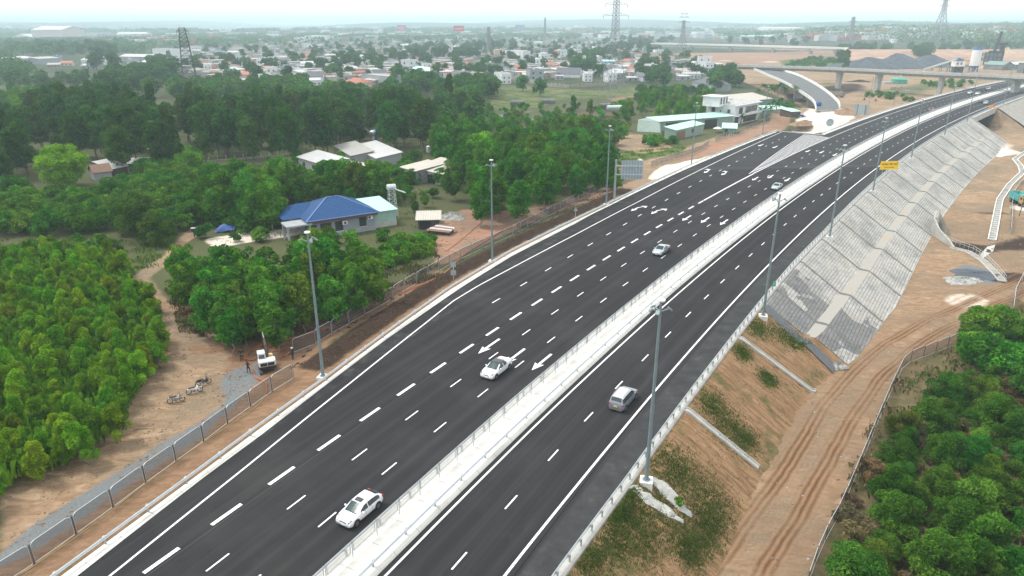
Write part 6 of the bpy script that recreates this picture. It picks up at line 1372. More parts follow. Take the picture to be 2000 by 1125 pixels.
# ================================================= TOWN
WALLS=['wall_white','wall_cream','wall_grey','wall_blue','wall_pink','wall_raw','wall_white','wall_mint']
def hproto(k,kind,wall,rm,L,W,h,rise,fl=1,tank=False):
    wins=wrow('f',L,max(2,int(L/3.2)),1.0)+wrow('l',W,2,1.0)
    if fl>1: wins+=wrow('f',L,max(2,int(L/3.2)),4.3)+wrow('l',W,2,4.3)
    t,_,_=bld('house','house','house',(0,0),(L,0),W,h,0,kind,wall,rm,wins=[],rise=rise,par=.6 if kind=='flat' else 0)
    q=MB()
    for f,u,z,w_,h_ in wins:
        if f=='f': q.box((u,-.03,z+h_/2),(w_,.1,h_))
        else: q.box((-.03,u,z+h_/2),(.1,w_,h_))
    q.obj('window','dark_opening',t)
    if tank: q=MB(); q.cyl((L*.6,W*.5,h+rise*.8+1.0),(L*.6+1.7,W*.5,h+rise*.8+1.0),.6,.6,8); q.obj('water_tank','alloy_tank',t)
    KIDS.pop(t.name,None); return t
HP=[]
specs=[('gable','wall_cream','tile_red',12,9,3.4,2.0,1,'low red-tiled house'),('shed','wall_grey','tin_white',12,10,3.8,.8,1,'low white-roofed house'),('gable','wall_raw','tin_grey',13,9,3.5,1.6,1,'low grey-roofed house'),
('flat','wall_white','roof_flat',8,12,7.2,0,2,'white two-storey flat-roofed house'),('shed','wall_pink','tin_beige',14,9,3.6,.8,1,'low beige-roofed house'),('gable','wall_white','tile_dark',11,9,3.8,2.6,1,'white dark-roofed house'),
('shed','wall_blue','tin_mint',11,10,3.8,.8,1,'low pale-green-roofed house'),('flat','wall_grey','roof_flat',7,11,6.8,0,2,'grey two-storey flat-roofed house'),('gable','wall_white','tin_white',16,11,4.4,1.6,1,'long white gabled shed'),
('hip','wall_white','tile_red',12,11,3.8,2.6,1,'white red-hipped house'),('flat','wall_cream','roof_flat',6,10,9.8,0,3,'narrow cream three-storey house'),('shed','wall_raw','tin_blue',10,8,3.4,.6,1,'low blue-roofed house'),('shed','wall_grey','tin_white',9,7,3.2,.5,1,'small white-roofed hut')]
WT=[3,10,6,8,5,4,2,3,6,1,1,1,8]
for i,s_ in enumerate(specs): HP.append(hproto(i,s_[0],s_[1],s_[2],s_[3],s_[4],s_[5],s_[6],s_[7],tank=i in(1,3,7,9)))
TOWN=[[(405,150),(300,132),(310,100),(560,84),(800,74),(1000,74),(1270,78),(1300,108),(1395,128),(1395,150),(1270,160),(1240,152),(1010,152),(985,150),(880,158),(760,158),(600,158),(560,165),(430,162)]]
HOUSES=[]; rgh=np.random.default_rng(11)
def dist_ok(p,r,L_): return all((p[0]-q[0])**2+(p[1]-q[1])**2>(r+q[2])**2 for q in L_)
def town(poly,n_,tag_,rmin=9.0,pw=None):
    xs=[p[0] for p in poly]; ys=[p[1] for p in poly]; c=0; tries=0
    while c<n_ and tries<n_*60:
        tries+=1; x=rgh.uniform(min(xs),max(xs)); y=min(ys)+(max(ys)-min(ys))*rgh.uniform(0,1)**(pw or 1.0)
        if not inpoly(np.array([x]),np.array([y]),poly)[0]: continue
        g=GT(x,y); 
        if not dist_ok(g,rmin,HOUSES): continue
        i=int(rgh.choice(len(HP),p=np.array(WT)/sum(WT))); o=use(HP[i],(g[0],g[1],g[2]-.2),rgh.normal(.25,.25)+(math.pi/2 if rgh.random()<.35 else 0),specs[i][8]+' '+tag_,specs[i][8]+'s '+tag_,scale=float(rgh.uniform(.8,1.2))); HOUSES.append((g[0],g[1],rmin)); c+=1
for t_ in (GT(1195,193),GT(376,186)): HOUSES.append((t_[0],t_[1],14))
town([(620,165),(700,162),(880,158),(985,150),(1000,170),(860,172),(740,172)],9,'behind the tall dark trees',10)
town([(455,160),(520,150),(620,152),(640,170),(560,172),(470,168)],8,'left of the town',10)
town([(1000,150),(1240,140),(1250,158),(1180,162),(1010,158)],16,'behind the field wall',8)
town([(1250,125),(1395,128),(1400,152),(1330,165),(1250,160)],14,'left of the earthworks',9)
town(TOWN[0],185,'in the hazy town',6.5,.8)
town([(60,118),(200,118),(300,118),(300,132),(170,136),(100,140)],12,'at the town edge',10)
town([(1400,72),(1640,72),(1640,84),(1400,86)],18,'behind the far viaduct',9); town([(1640,55),(1990,58),(1990,86),(1840,88),(1660,82)],22,'beyond the plant',10)
# particular buildings
def bigb(label,a,b,z,depth,wall,rm,roof='shed',rise=1.5,cat='building',name='building',**k):
    zg=zt(*G(*a,-1)[:2]); return roofed(name,label,cat,a,b,z,depth,z,roof=roof,wall=wall,rm=rm,rise=rise,**k)
t,L,_=bigb('bright white three-storey building with small windows in the middle of the town',(986,99),(1021,101),9.5,12,'wall_white','roof_flat','flat',0,name='house',cat='house',par=.9)
q=MB()
for fl in (1.2,4.4,7.2):
    for u in (.12,.5,.85): q.box((L*u,-.04,fl+.8),(1.4,.1,1.7))
q.obj('window','dark_opening',t)
bigb('huge white factory hall with a long bright roof at the far left',(58,72),(165,70),11,60,'wall_white','tin_white','gable',7,cat='factory',name='factory'); bigb('second white factory hall with grey side bays at the far left',(227,66),(284,66),13,40,'wall_white','tin_white','gable',5,cat='factory',name='factory')
bigb('pale hazy factory roof behind the huge white hall',(60,58),(120,58),10,60,'wall_white','tin_white','gable',5,cat='factory',name='factory'); bigb('long grey blank-walled warehouse at the left edge',(-40,118),(74,113),6.5,22,'wall_grey','tin_white',cat='warehouse',name='warehouse'); bigb('grey wall building joined right of the long warehouse at the left edge',(76,115),(117,113),6,16,'wall_grey','tin_grey',cat='warehouse',name='warehouse')
bigb('low white-roofed hall among the trees left of the dark tower',(231,110),(290,111),5.5,24,'wall_grey','tin_white','gable',2.5,cat='hall',name='hall'); bigb('white apartment block at the left end of the town',(297,96),(358,97),8.5,16,'wall_white','roof_flat','flat',0,par=.8)
bigb('wide grey hall with a pale green roof beyond the far viaduct',(1455,71),(1560,71),12,40,'wall_grey','tin_mint',cat='hall',name='hall'); bigb('long white roofed hall at the top right of the town',(1480,54),(1556,55),12,50,'wall_white','tin_beige','gable',4,cat='hall',name='hall')
bigb('green-roofed house with long eaves in front of the town trees',(803,134),(848,140),4.2,14,'wall_grey','tin_mint','gable',2.4,name='house',cat='house'); bigb('long grey building with blank walls behind the red roofed houses',(706,145),(760,150),6.2,12,'wall_grey','roof_flat','flat',0,par=.5)
bigb('red hip-roofed house just above the dark tree belt',(669,160),(706,162),3.6,11,'wall_cream','tile_red','hip',3.0,name='house',cat='house'); bigb('orange-roofed house among palms at the left of the town',(450,144),(484,146),3.6,9,'wall_cream','tile_red','gable',2.2,name='house',cat='house')
bigb('white house with a steep black roof right behind the long field wall',(1085,143),(1132,144),3.4,11,'wall_white','tile_dark','gable',4.5,name='house',cat='house'); bigb('dark blue roofed house with a white lattice gable right of the palms',(1352,160),(1392,166),4.5,14,'wall_grey','tile_dark','hip',4,name='house',cat='house')
t=thing('boundary_wall','long grey boundary wall with brick panels along the far side of the green field','wall',(0,0,0)); pts=[GT(*p) for p in [(985,152),(1020,158),(1060,168),(1110,172),(1180,168),(1245,156)]]
mb=MB(); 
for a,b in zip(pts[:-1],pts[1:]): mb.bar(a+[0,0,1.1],b+[0,0,1.1],.25,2.6)
mb.obj('wall_panel','wall_raw',t); mb=MB()
for a,b in zip(pts[:-1],pts[1:]):
    n_=int(np.linalg.norm(b-a)/4)
    for k in range(n_): q=a+(b-a)*k/n_; mb.box((q[0],q[1],q[2]+1.3),(.45,.45,3.0))
mb.obj('pillar','grey_concrete',t)
t=thing('post_fence','row of pale concrete fence posts at the edge of the dark trees','fence',(0,0,0)); mb=MB()
for px in np.linspace(392,560,11):
    q=GT(px,318-(px-392)*.08); mb.bar(q-[0,0,.2],q+[0,0,1.8],.16)
mb.obj('post','grey_concrete',t); mb=MB(); a,b=GT(392,318),GT(560,305); mb.bar(a+[0,0,.3],b+[0,0,.3],.15,.6); mb.obj('base_wall','old_concrete',t)
# old barrels / lorries on the lot beside the field
for px,lb in (((1010,206),'first row of old grey trailers at the near edge of the green field'),((1070,203),'second row of old grey trailers at the near edge of the green field'),((1185,212),'old grey tanker parked on the lot beside the plantation'),((1200,216),'pale blue old tanker on the lot beside the plantation')):
    b=GT(*px); t=thing('old_trailer',lb,'trailer',b,.1); mb=MB(); mb.cyl((-4,0,1.6),(4,0,1.6),1.2,1.2,12); mb.box((0,0,.5),(7,1.6,.6)); mb.obj('tank','plant_grey' if 'blue' not in lb else 'galv_light',t)
# the smaller roofs packed between the individual houses
mb=MB(); rg2=np.random.default_rng(6); k=0; tr_=0
while k<950 and tr_<60000:
    tr_+=1; x=rg2.uniform(300,1400); y=rg2.uniform(72,158)
    if not inpoly(np.array([x]),np.array([y]),TOWN[0])[0]: continue
    g=GT(x,y)
    if not dist_ok(g,.3,HOUSES): continue
    s_=rg2.uniform(.8,1.3); a=rg2.normal(.25,.3); M=Matrix.Translation(Vector(tuple(g)))@Matrix.Rotation(a,4,'Z'); mb.box((0,0,1.6*s_),(8*s_,6.5*s_,3.2*s_),int(rg2.integers(0,3)),M=M); mb.box((0,0,3.5*s_),(8.8*s_,7.3*s_,.5),int(rg2.integers(3,7)),M=M,ry=0.0); HOUSES.append((g[0],g[1],5)); k+=1
o=mb.obj('houses',['wall_white','wall_grey','wall_cream','tin_white','tin_beige','tin_grey','tile_red']); tag(o,'small roofs packed between the larger houses of the town','houses'); struct(o,'stuff')
# far houses that read as one pale band
mb=MB(); rg2=np.random.default_rng(5); poly=[(0,52),(400,54),(800,56),(1000,55),(1300,57),(1980,50),(1980,72),(1640,80),(1280,76),(1000,73),(560,82),(300,92),(200,95)]
k=0
while k<1100:
    x=rg2.uniform(0,1980); y=rg2.uniform(51,92)
    if not inpoly(np.array([x]),np.array([y]),poly)[0]: continue
    if x<560 and rg2.random()<.7: continue
    g=GT(x,y); s_=rg2.uniform(.8,2.0)*(1+.00025*g[1]); mb.box((g[0],g[1],g[2]+2.2*s_),(12*s_,8*s_,4.6*s_),int(rg2.integers(0,4)),rz=rg2.uniform(-.6,.6),taper=.96); k+=1
o=mb.obj('houses',['wall_white','tin_white','wall_grey','tile_red']); tag(o,'distant pale houses of the hazy town towards the horizon','houses'); struct(o,'stuff')
# ================================================= FOLIAGE
def leafmat(name,c1,c2,c3,tr=.3):
    m=nmat(name); n=N(m); oi=n.n('ShaderNodeObjectInfo'); geo=n.n('ShaderNodeNewGeometry')
    big=n.noise(.55,3,.6); isl=n.n('ShaderNodeTexWhiteNoise'); isl.noise_dimensions='3D'
    at=n.attr('lv').outputs['Fac']
    f=n.math('ADD',n.math('MULTIPLY',at,.40),n.math('MULTIPLY',big,.68)); k=n.ramp(f,(.28,c1),(.52,c2),(.80,c3))
    hs=n.n('ShaderNodeHueSaturation'); n.l(k,hs.inputs['Color']); n.l(n.math('MULTIPLY_ADD',oi.outputs['Random'],.05,.475),hs.inputs['Hue']); n.l(n.math('MULTIPLY_ADD',n.math('FRACT',n.math('MULTIPLY',oi.outputs['Random'],17.3)),.55,.72),hs.inputs['Value'])
    k2=n.mix(1.0,hs.outputs[0],oi.outputs['Color'],'MULTIPLY')
    df=n.n('ShaderNodeBsdfDiffuse'); tl=n.n('ShaderNodeBsdfTranslucent'); mx=n.n('ShaderNodeMixShader'); mx.inputs[0].default_value=tr
    n.l(k2,df.inputs[0]); n.l(n.mix(.5,k2,(.10,.16,.02)),tl.inputs[0]); n.l(df.outputs[0],mx.inputs[1]); n.l(tl.outputs[0],mx.inputs[2]); n.l(mx.outputs[0],n.t.nodes['Material Output'].inputs[0]); return m
leafmat('leaf_acacia',(.040,.125,.006),(.125,.30,.014),(.30,.52,.035)); leafmat('leaf_dark',(.010,.042,.011),(.036,.110,.022),(.11,.23,.045)); leafmat('leaf_mid',(.016,.068,.007),(.062,.195,.018),(.18,.37,.04)); leafmat('leaf_feather',(.013,.055,.008),(.052,.155,.018),(.15,.31,.045)); leafmat('leaf_grass',(.035,.075,.010),(.085,.145,.022),(.18,.23,.06)); leafmat('leaf_dry',(.07,.05,.025),(.13,.10,.05),(.22,.18,.10),.1)
paint('bark',(.16,.12,.09),.95,.2,3); paint('bark_pale',(.34,.30,.25),.95,.2,3)
def leaves(lobes,n_,size,seed,elong=1.6,flat=.0,inner=.55,up=.35):
    """many leaf-sized faces spread through the volume of the lobes"""
    rg=np.random.default_rng(seed); lob=np.array(lobes,float); vol=lob[:,3]*lob[:,4]; pr=vol/vol.sum(); j=rg.choice(len(lob),n_,p=pr)
    v=rg.normal(size=(n_,3)); v/=np.linalg.norm(v,axis=1)[:,None]; v[:,2]=np.abs(v[:,2])*np.where(rg.random(n_)<.72,1,-1)
    r=inner+(1.06-inner)*rg.random(n_)**.55; c=lob[j,:3]+v*r[:,None]*np.stack([lob[j,3],lob[j,3],lob[j,4]],1)
    nrm=v*(1-up)+rg.normal(size=(n_,3))*.75; nrm[:,2]+=up; nrm/=np.linalg.norm(nrm,axis=1)[:,None]
    t=np.cross(nrm,rg.normal(size=(n_,3))); t/=np.linalg.norm(t,axis=1)[:,None]; b=np.cross(nrm,t); s=size*rg.uniform(.6,1.35,n_)[:,None]
    q=np.stack([c-t*s*elong*.5,c-b*s*.42,c+t*s*elong*.5,c+b*s*.42],1); lv=(rg.random(n_)*.5+.5*rg.random(len(lob))[j])
    return q.reshape(-1,3),lv
def crown_mesh(name,lobes,n_,size,seed,mat,**k):
    v,lv=leaves(lobes,n_,size,seed,**k); me=bpy.data.meshes.new(name); N4=len(v)
    me.vertices.add(N4); me.vertices.foreach_set('co',v.astype(np.float32).ravel()); me.loops.add(N4); me.loops.foreach_set('vertex_index',np.arange(N4)); me.polygons.add(N4//4); me.polygons.foreach_set('loop_start',np.arange(0,N4,4)); me.polygons.foreach_set('loop_total',np.full(N4//4,4))
    a=me.attributes.new('lv','FLOAT','POINT'); a.data.foreach_set('value',np.repeat(lv,4).astype(np.float32)); me.update(); me.materials.append(MATS[mat]); return me
def trunk(mb,base,top,r0,r1,seed=0,bend=.15):
    rg=np.random.default_rng(seed); a=np.array(base,float); b=np.array(top,float); p=a; k=4
    for i in range(1,k+1):
        q=a+(b-a)*i/k+(rg.normal(0,bend,3)*(1 if i<k else 0)); q[2]=a[2]+(b[2]-a[2])*i/k; mb.cyl(p,q,r0+(r1-r0)*(i-1)/k,r0+(r1-r0)*i/k,7,cap=False); p=q
def tree(name,label,cat,lobes,n_,size,mat,h0,r0,seed,barkm='bark',limbs=5,**k):
    t=thing(name,label,cat); me=crown_mesh('crown',lobes,n_,size,seed,mat,**k); o=bpy.data.objects.new('crown',me); COL.objects.link(o); o.parent=t
    mb=MB(); top=max(lobes,key=lambda l:l[2]); tz=top[2]; trunk(mb,(0,0,-.5),(0,0,h0),r0,r0*.7,seed)
    rg=np.random.default_rng(seed+1)
    for l in sorted(lobes,key=lambda l:-l[3])[:limbs]: trunk(mb,(0,0,h0*.92),(l[0]*.8,l[1]*.8,l[2]),r0*.55,r0*.15,int(rg.integers(1e6)),.12)
    mb.obj('trunk',barkm,t); return t
def mklobes(seed,n_,R,z0,z1,r,shape='round',fl=.8):
    rg=np.random.default_rng(seed); L=[]
    for i in range(n_):
        a=rg.uniform(0,2*math.pi); q=rg.uniform(0,1)**.5; z=z0+(z1-z0)*rg.uniform(0,1)
        k=(z-z0)/(z1-z0+1e-6)
        w_={'round':math.sqrt(max(0,1-(2*k-1)**2))*.9+.1,'cone':1-.75*k,'dome':math.sqrt(max(0,1-k*k))*.95+.05,'column':.7+.3*math.sin(k*3)}[shape]
        rr=r*rg.uniform(.75,1.25); L.append((R*q*w_*math.cos(a),R*q*w_*math.sin(a),z,rr,rr*fl))
    return L
ACA=[tree('acacia_sapling','young acacia','tree',mklobes(s,30,1.45,1.2,5.0,.46,'cone',1.25),7000,.125,'leaf_acacia',1.8,.07,s,up=.3) for s in (1,2,3,4)]
ACB=[tree('acacia_tree','taller acacia','tree',mklobes(s,38,2.4,2.2,8.8,.80,'round',1.05),3800,.30,'leaf_mid',3.0,.11,s,'bark_pale',up=.3) for s in (11,12,13,14)]
BIG=[tree('broadleaf_tree','tall dark tree','tree',mklobes(s,52,3.9,4.5,15.5,1.25,'round',1.0),4600,.42,'leaf_dark',6,.25,s,up=.3) for s in (21,22,23)]+[tree('broadleaf_tree','slim dark tree','tree',mklobes(s,40,2.6,4.5,18,1.0,'cone',1.2),3600,.40,'leaf_dark',7,.22,s,up=.3) for s in (24,25)]
ORC=[tree('orchard_tree','low orchard tree','tree',mklobes(s,46,3.6,1.2,4.6,.85,'dome',.8),4200,.28,'leaf_mid',1.4,.16,s,up=.45) for s in (31,32,33)]
FEA=[tree('thicket_shrub','feathery shrub','shrub',mklobes(s,30,2.0,.4,3.6,.6,'dome',1.0),8500,.105,'leaf_feather',.7,.05,s,elong=2.4,up=.5) for s in (41,42,43)]
BUS=[tree('bush','low bush','bush',mklobes(s,7,.8,.3,1.2,.5,'dome',.8),620,.2,'leaf_mid',.3,.04,s,limbs=3) for s in (51,52)]
FARL=[]
FAR=[tree('town_tree','town tree','tree',mklobes(s,12,4.0,3.0,9.5,2.3,'round',.85),900,.95,'leaf_dark',4,.25,s,limbs=3) for s in (61,62,63)]
DRY=tree('dry_shrub','dry leafless shrub','shrub',mklobes(71,9,1.3,.4,1.8,.6,'dome',.8),900,.10,'leaf_dry',.3,.03,71,elong=5,limbs=6)
# the round bright tree
RT=tree('round_tree','large round bright green tree left of the rust-brown hut','tree',mklobes(81,90,5.0,1.6,8.8,1.25,'round',.9),22000,.27,'leaf_acacia',2.5,.3,81,up=.35)
def palm(label,h,seed,nf=15,fl=3.2):
    rg=np.random.default_rng(seed); t=thing('palm_tree',label,'palm'); mb=MB(); trunk(mb,(0,0,-.3),(0,0,h),.20,.13,seed,.12); mb.obj('trunk','bark_pale',t)
    F=MB()
    for i in range(nf):
        a=2*math.pi*i/nf+rg.uniform(-.15,.15); e=rg.uniform(-.2,1.1); p=np.array([0,0,h]); d=np.array([math.cos(a)*math.cos(e),math.sin(a)*math.cos(e),math.sin(e)]); rows=[]
        side=np.array([-math.sin(a),math.cos(a),0])
        for k in range(8):
            wd=.55*fl/3*math.sin(math.pi*min(1,(k+.6)/8.2))**.6; dr=np.array([0,0,-.30*wd]); rows.append([p-side*wd+dr,p.copy(),p+side*wd+dr]); p=p+d*fl/8; d=d+np.array([0,0,-.16-.03*k]); d/=np.linalg.norm(d)
        for k in range(7):
            for j in (0,1):
                for q in (0,.5):      # gaps between leaflets
                    a0,b0=rows[k][j],rows[k][j+1]; a1,b1=rows[k+1][j],rows[k+1][j+1]; F.add([a0+(a1-a0)*q,b0+(b1-b0)*q,b0+(b1-b0)*(q+.34),a0+(a1-a0)*(q+.34)],[(0,1,2,3)])
    F.obj('frond','leaf_mid',t); return t
PALMS=[palm('palm',h,s) for h,s in ((8.5,91),(7.5,92))]; SP_=[palm('small palm',2.6,93,12,1.8)]
CNT={}
PLACED=[]
PROT=[((560,383,790,443),158),((806,415,892,457),150),((580,264,772,309),215),((782,314,864,338),180),((178,306,302,346),160),((752,358,800,420),140),((1232,180,1505,264),270),((418,426,464,452),140),((74,292,186,362),215),((395,440,560,480),120),((930,160,1240,196),330),((840,395,1000,480),110)]
def hides(x,y,z,R,H):
    for (x0,y0,x1,y1),Yb in PROT:
        if y>=Yb: continue
        d=y*_c-(z-CAMH)*_s; u=CX+FPX*x/d; v0=CY-FPX*(y*_s+(z-CAMH)*_c)/d; d2=y*_c-(z+H-CAMH)*_s; v1=CY-FPX*(y*_s+(z+H-CAMH)*_c)/d2; r=FPX*R/d
        if u+r>x0 and u-r<x1 and v1<y1-3 and v0>y0: return True
    return False
HGT={'acacia_sapling':(1.4,5.2),'acacia_tree':(2.3,9.3),'broadleaf_tree':(3.5,16.5),'orchard_tree':(3.6,5.2),'bush':(.8,1.5),'town_tree':(4,11),'thicket_shrub':(2,4),'dry_shrub':(1.2,2)}
def scatter(protos,px,zt_top,spacing,label,group,n_max=400,scale=(.85,1.15),color=None,cjit=.0,seed=1,keep=None,jit=.8,avoid=True,zs=None):
    """fill a stand of trees; px outlines the crowns' tops as seen, zt_top is the height of the crowns"""
    rg=np.random.default_rng(seed); poly=[GT(*p,zt_top)[:2] for p in px]; xs=[p[0] for p in poly]; ys=[p[1] for p in poly]; c=0; row=0; y=min(ys)
    cand=[]
    while y<max(ys):
        x=min(xs)+(spacing/2 if row%2 else 0)
        while x<max(xs): cand.append((x+rg.normal(0,spacing*.22*jit),y+rg.normal(0,spacing*.22*jit))); x+=spacing
        y+=spacing*.866; row+=1
    cand=np.array(cand); ins=inpoly(cand[:,0],cand[:,1],poly); cand=cand[ins]; cand=cand[np.argsort(cand[:,1])]
    if len(cand)>n_max: cand=cand[np.sort(rg.choice(len(cand),n_max,replace=False))] if keep!='near' else cand[:n_max]
    for x,y in cand:
        s_,d_=SD(np.array([x,y])); s_=float(s_); d_=float(d_)
        gl_o=float(o_gL(s_)) if s_<254 else float(o_gLf(s_))
        if gl_o-8<d_<float(o_gR(s_))+3: continue
        z=zt(x,y); p=protos[int(rg.integers(len(protos)))]; sc=float(rg.uniform(*scale)); col=None
        if color is not None or cjit: b=np.array(color or (1,1,1)); b=b*(1+rg.normal(0,cjit,3)*np.array([1,.5,1])+rg.normal(0,cjit*.7)); col=(float(max(.2,b[0])),float(max(.2,b[1])),float(max(.2,b[2])),1)
        hh_=HGT.get(p.name.split('.')[0],(2,5))
        if hides(x,y,z,hh_[0]*sc*.8,hh_[1]*sc): continue
        if p in FAR: FARL.append((p,(x,y,z-.05),rg.uniform(0,6.28),label,group,sc,col or (1,1,1,1))); c+=1; continue
        use(p,(x,y,z-.05),rg.uniform(0,6.28),label,group,(sc*rg.uniform(.9,1.1),sc*rg.uniform(.9,1.1),sc),color=col or (1,1,1,1)); PLACED.append((x,y)); c+=1
        CNT[p.name.split('.')[0]]=CNT.get(p.name.split('.')[0],0)+1
    return c
def one(proto,px,label,h=0,scale=1.0,color=(1,1,1,1),group=None,rz_=None):
    g=GT(*px); use(proto,(g[0],g[1],g[2]-.05),rz_ if rz_ is not None else random.uniform(0,6),label,group,scale,color=color)
# near plantation at the left
scatter(ACA,[(-60,560),(0,500),(60,470),(180,468),(250,500),(262,530),(300,575),(312,640),(300,700),(252,745),(232,800),(180,838),(120,868),(60,890),(0,915),(-80,960)],3.4,2.3,'young bright green acacia of the lower left plantation','young acacias of the lower left plantation',250,(.6,1.02),(1.05,1.0,.8),.10,3)
# stand with the tall saplings right of the sandy path and before the bungalow
scatter(ACB,[(340,500),(400,470),(440,500),(520,490),(560,460),(640,455),(700,475),(735,500),(730,540),(690,560),(620,560),(560,600),(470,610),(400,600),(350,560)],6.2,3.3,'leafy acacia in the stand before the bungalow','acacias in front of the bungalow',75,(.55,.95),(1,1,.9),.12,4)
scatter(BUS,[(740,480),(800,455),(850,450),(850,480),(800,505),(745,515)],1.2,1.8,'low green bush right of the bungalow','bushes right of the bungalow',40,(.9,1.6),(1.2,1.2,.9),.1,5)
# row behind the bungalow
scatter(ACB,[(385,345),(440,330),(560,320),(640,318),(720,325),(800,345),(830,365),(800,385),(700,375),(560,385),(480,400),(400,395)],7.5,4.0,'acacia in the belt of trees behind the bungalow','acacias behind the bungalow',95,(.7,1.15),(1.0,1.0,.9),.12,6)
scatter(ACB,[(840,240),(900,235),(980,250),(1080,262),(1180,275),(1195,300),(1190,340),(1120,365),(1040,375),(940,380),(860,375),(830,350),(850,320),(900,330),(850,290)],7.5,4.3,'acacia in the green stand left of the trench','acacias left of the trench',120,(.85,1.3),(.85,.95,.85),.10,7)
scatter(ACA,[(1225,195),(1270,185),(1330,178),(1390,185),(1398,200),(1380,222),(1330,222),(1260,225),(1215,225)],4.5,4.6,'green acacia of the plantation beside the green warehouse','acacias beside the green warehouse',48,(1.5,1.9),(.8,.95,.8),.08,8)
# tall dark belt
scatter(BIG,[(60,175),(200,165),(300,185),(420,185),(520,178),(640,180),(760,178),(830,185),(850,215),(830,222),(740,222),(600,222),(520,232),(420,240),(300,246),(200,240),(60,235)],14.5,5.8,'tall dark tree in the long middle belt','tall dark trees of the middle belt',190,(.8,1.1),(1.0,1.0,.95),.12,9)
scatter(BIG,[(-80,215),(0,205),(80,225),(130,250),(120,280),(40,300),(-80,300)],12,7.0,'tall dark tree at the left edge behind the orchard','tall dark trees at the left edge',45,(.7,1.0),(.95,1.0,.95),.1,10)
one(BIG[3],(880,235),'tallest dark tree standing alone above the right end of the belt',0,1.15); one(BIG[0],(905,240),'broad dark tree right beside the tallest dark tree',0,.85,(.7,.8,.9,1))
one(BIG[4],(1118,255),'slender thin-crowned tree before the lot with old trailers',0,.75,(1.3,1.2,.9,1)); one(BIG[3],(1150,262),'sparse bare-looking tall tree right of the slender one',0,.75,(1.7,1.3,1,1))
# bright plantation at the far left behind the belt
scatter(ACB,[(-60,165),(40,160),(100,170),(130,185),(60,215),(-60,225)],8,5.5,'bright green tree in the far left stand','bright trees in the far left stand',40,(.95,1.2),(1.25,1.25,.9),.08,12)
# orchard
scatter(ORC,[(-60,350),(60,345),(130,370),(230,345),(300,300),(370,290),(385,330),(382,385),(370,415),(300,400),(240,400),(190,430),(100,425),(0,420),(-60,420)],4.2,5.6,'low rounded orchard tree in the left grove','orchard trees in the left grove',110,(.8,1.15),(.85,.92,.9),.08,13)
scatter(ORC,[(330,295),(382,292),(385,305),(335,312)],5,6,'taller pale green tree at the top corner of the orchard','tall orchard trees',4,(1.2,1.3),(1.2,1.15,1.1),.05,14)
use(RT,tuple(GT(130,366)-[0,0,.1]),0,None,None,1.16,color=(.9,1.0,.85,1))
scatter(BIG,[(-20,262),(60,270),(66,300),(50,330),(-20,325)],11,7,'dark spreading tree left of the bright round tree','dark trees left of the round bright tree',10,(.6,.75),(.8,.9,.95),.05,15)
one(FEA[0],(290,468),'large arching bamboo clump at the lower end of the orchard',0,2.3,(1.15,.95,.75,1)); one(FEA[1],(262,455),'left part of the arching bamboo at the lower end of the orchard',0,1.8,(1.1,.95,.75,1)); one(FEA[2],(318,478),'right part of the arching bamboo beside the sandy path',0,1.7,(1.05,.95,.75,1))
scatter(BUS,[(20,470),(180,455),(260,470),(240,490),(120,480),(20,495)],1.0,4.2,'small bush on the rough strip above the plantation','bushes on the rough strip',22,(.8,1.6),None,.1,16)
scatter(BUS,[(395,430),(440,425),(560,400),(560,440),(500,462),(440,470),(400,465)],1.2,4.2,'small garden tree beside the blue tarpaulin','garden trees by the tarpaulin',26,(1.3,2.2),(.85,.95,.95),.08,17)
one(ORC[0],(452,445),'dark round garden tree right of the blue tarpaulin',0,.5); one(ORC[1],(556,438),'dark round garden tree at the left corner of the blue roof',0,.65,(.8,.9,.9,1)); one(BUS[0],(748,470),'dark little tree at the right corner of the bungalow',0,1.6,(.6,.7,.6,1))
scatter([DRY],[(345,600),(420,600),(560,600),(640,560),(680,570),(600,620),(500,650),(430,650),(360,630)],1.5,3.4,'dry brown shrub below the trees beside the dirt','dry shrubs beside the dirt',45,(.5,.95),None,.1,18)
scatter(BUS,[(560,600),(640,570),(640,600),(600,612),(560,618)],.8,2.0,'low green weed clump left of the light pole','weed clumps by the light pole',14,(.6,1.1),(1.2,1.3,1.1),.08,19)
scatter(ORC,[(860,300),(930,290),(960,320),(900,345),(860,340)],5,5.5,'rounded dark tree beside the house with the white tank','rounded trees by the white tank house',10,(.7,.95),(.75,.85,.85),.05,20)
scatter(ACB,[(520,352),(640,343),(780,350),(840,368),(850,395),(800,404),(700,398),(560,398)],4.2,3.4,'small acacia filling the ground behind the bungalow','small acacias behind the bungalow',60,(.42,.62),(1,1.05,.95),.12,81); scatter(ORC,[(730,285),(790,290),(830,330),(790,345),(740,330)],3.5,5.0,'low leafy tree beside the pale sheds','low trees beside the pale sheds',14,(.5,.8),(1,1.1,1),.1,82)
scatter(BUS,[(560,300),(860,300),(870,400),(820,420),(640,400),(400,420),(390,330)],1.0,4.6,'bush on the rough ground round the pale sheds','bushes round the pale sheds',70,(1.0,2.4),(1,1.1,.9),.12,83)
scatter(ORC,[(940,212),(1100,215),(1225,215),(1225,262),(1180,268),(1060,250),(950,238)],4.5,12,'dull tree on the waste lot before the green field','trees on the waste lot',34,(.5,1.1),(1.0,1.0,.9),.12,84); scatter(BUS,[(930,205),(1230,205),(1225,270),(1060,255),(940,240)],1.0,7,'scrub bush on the waste lot before the green field','scrub on the waste lot',80,(1.0,2.8),(1.2,1.1,.9),.14,85); scatter(ACB,[(1085,232),(1160,235),(1165,258),(1090,255)],8,6.5,'slim tree on the waste lot','slim trees on the waste lot',8,(.8,1.3),(1.1,1.1,.9),.1,86)
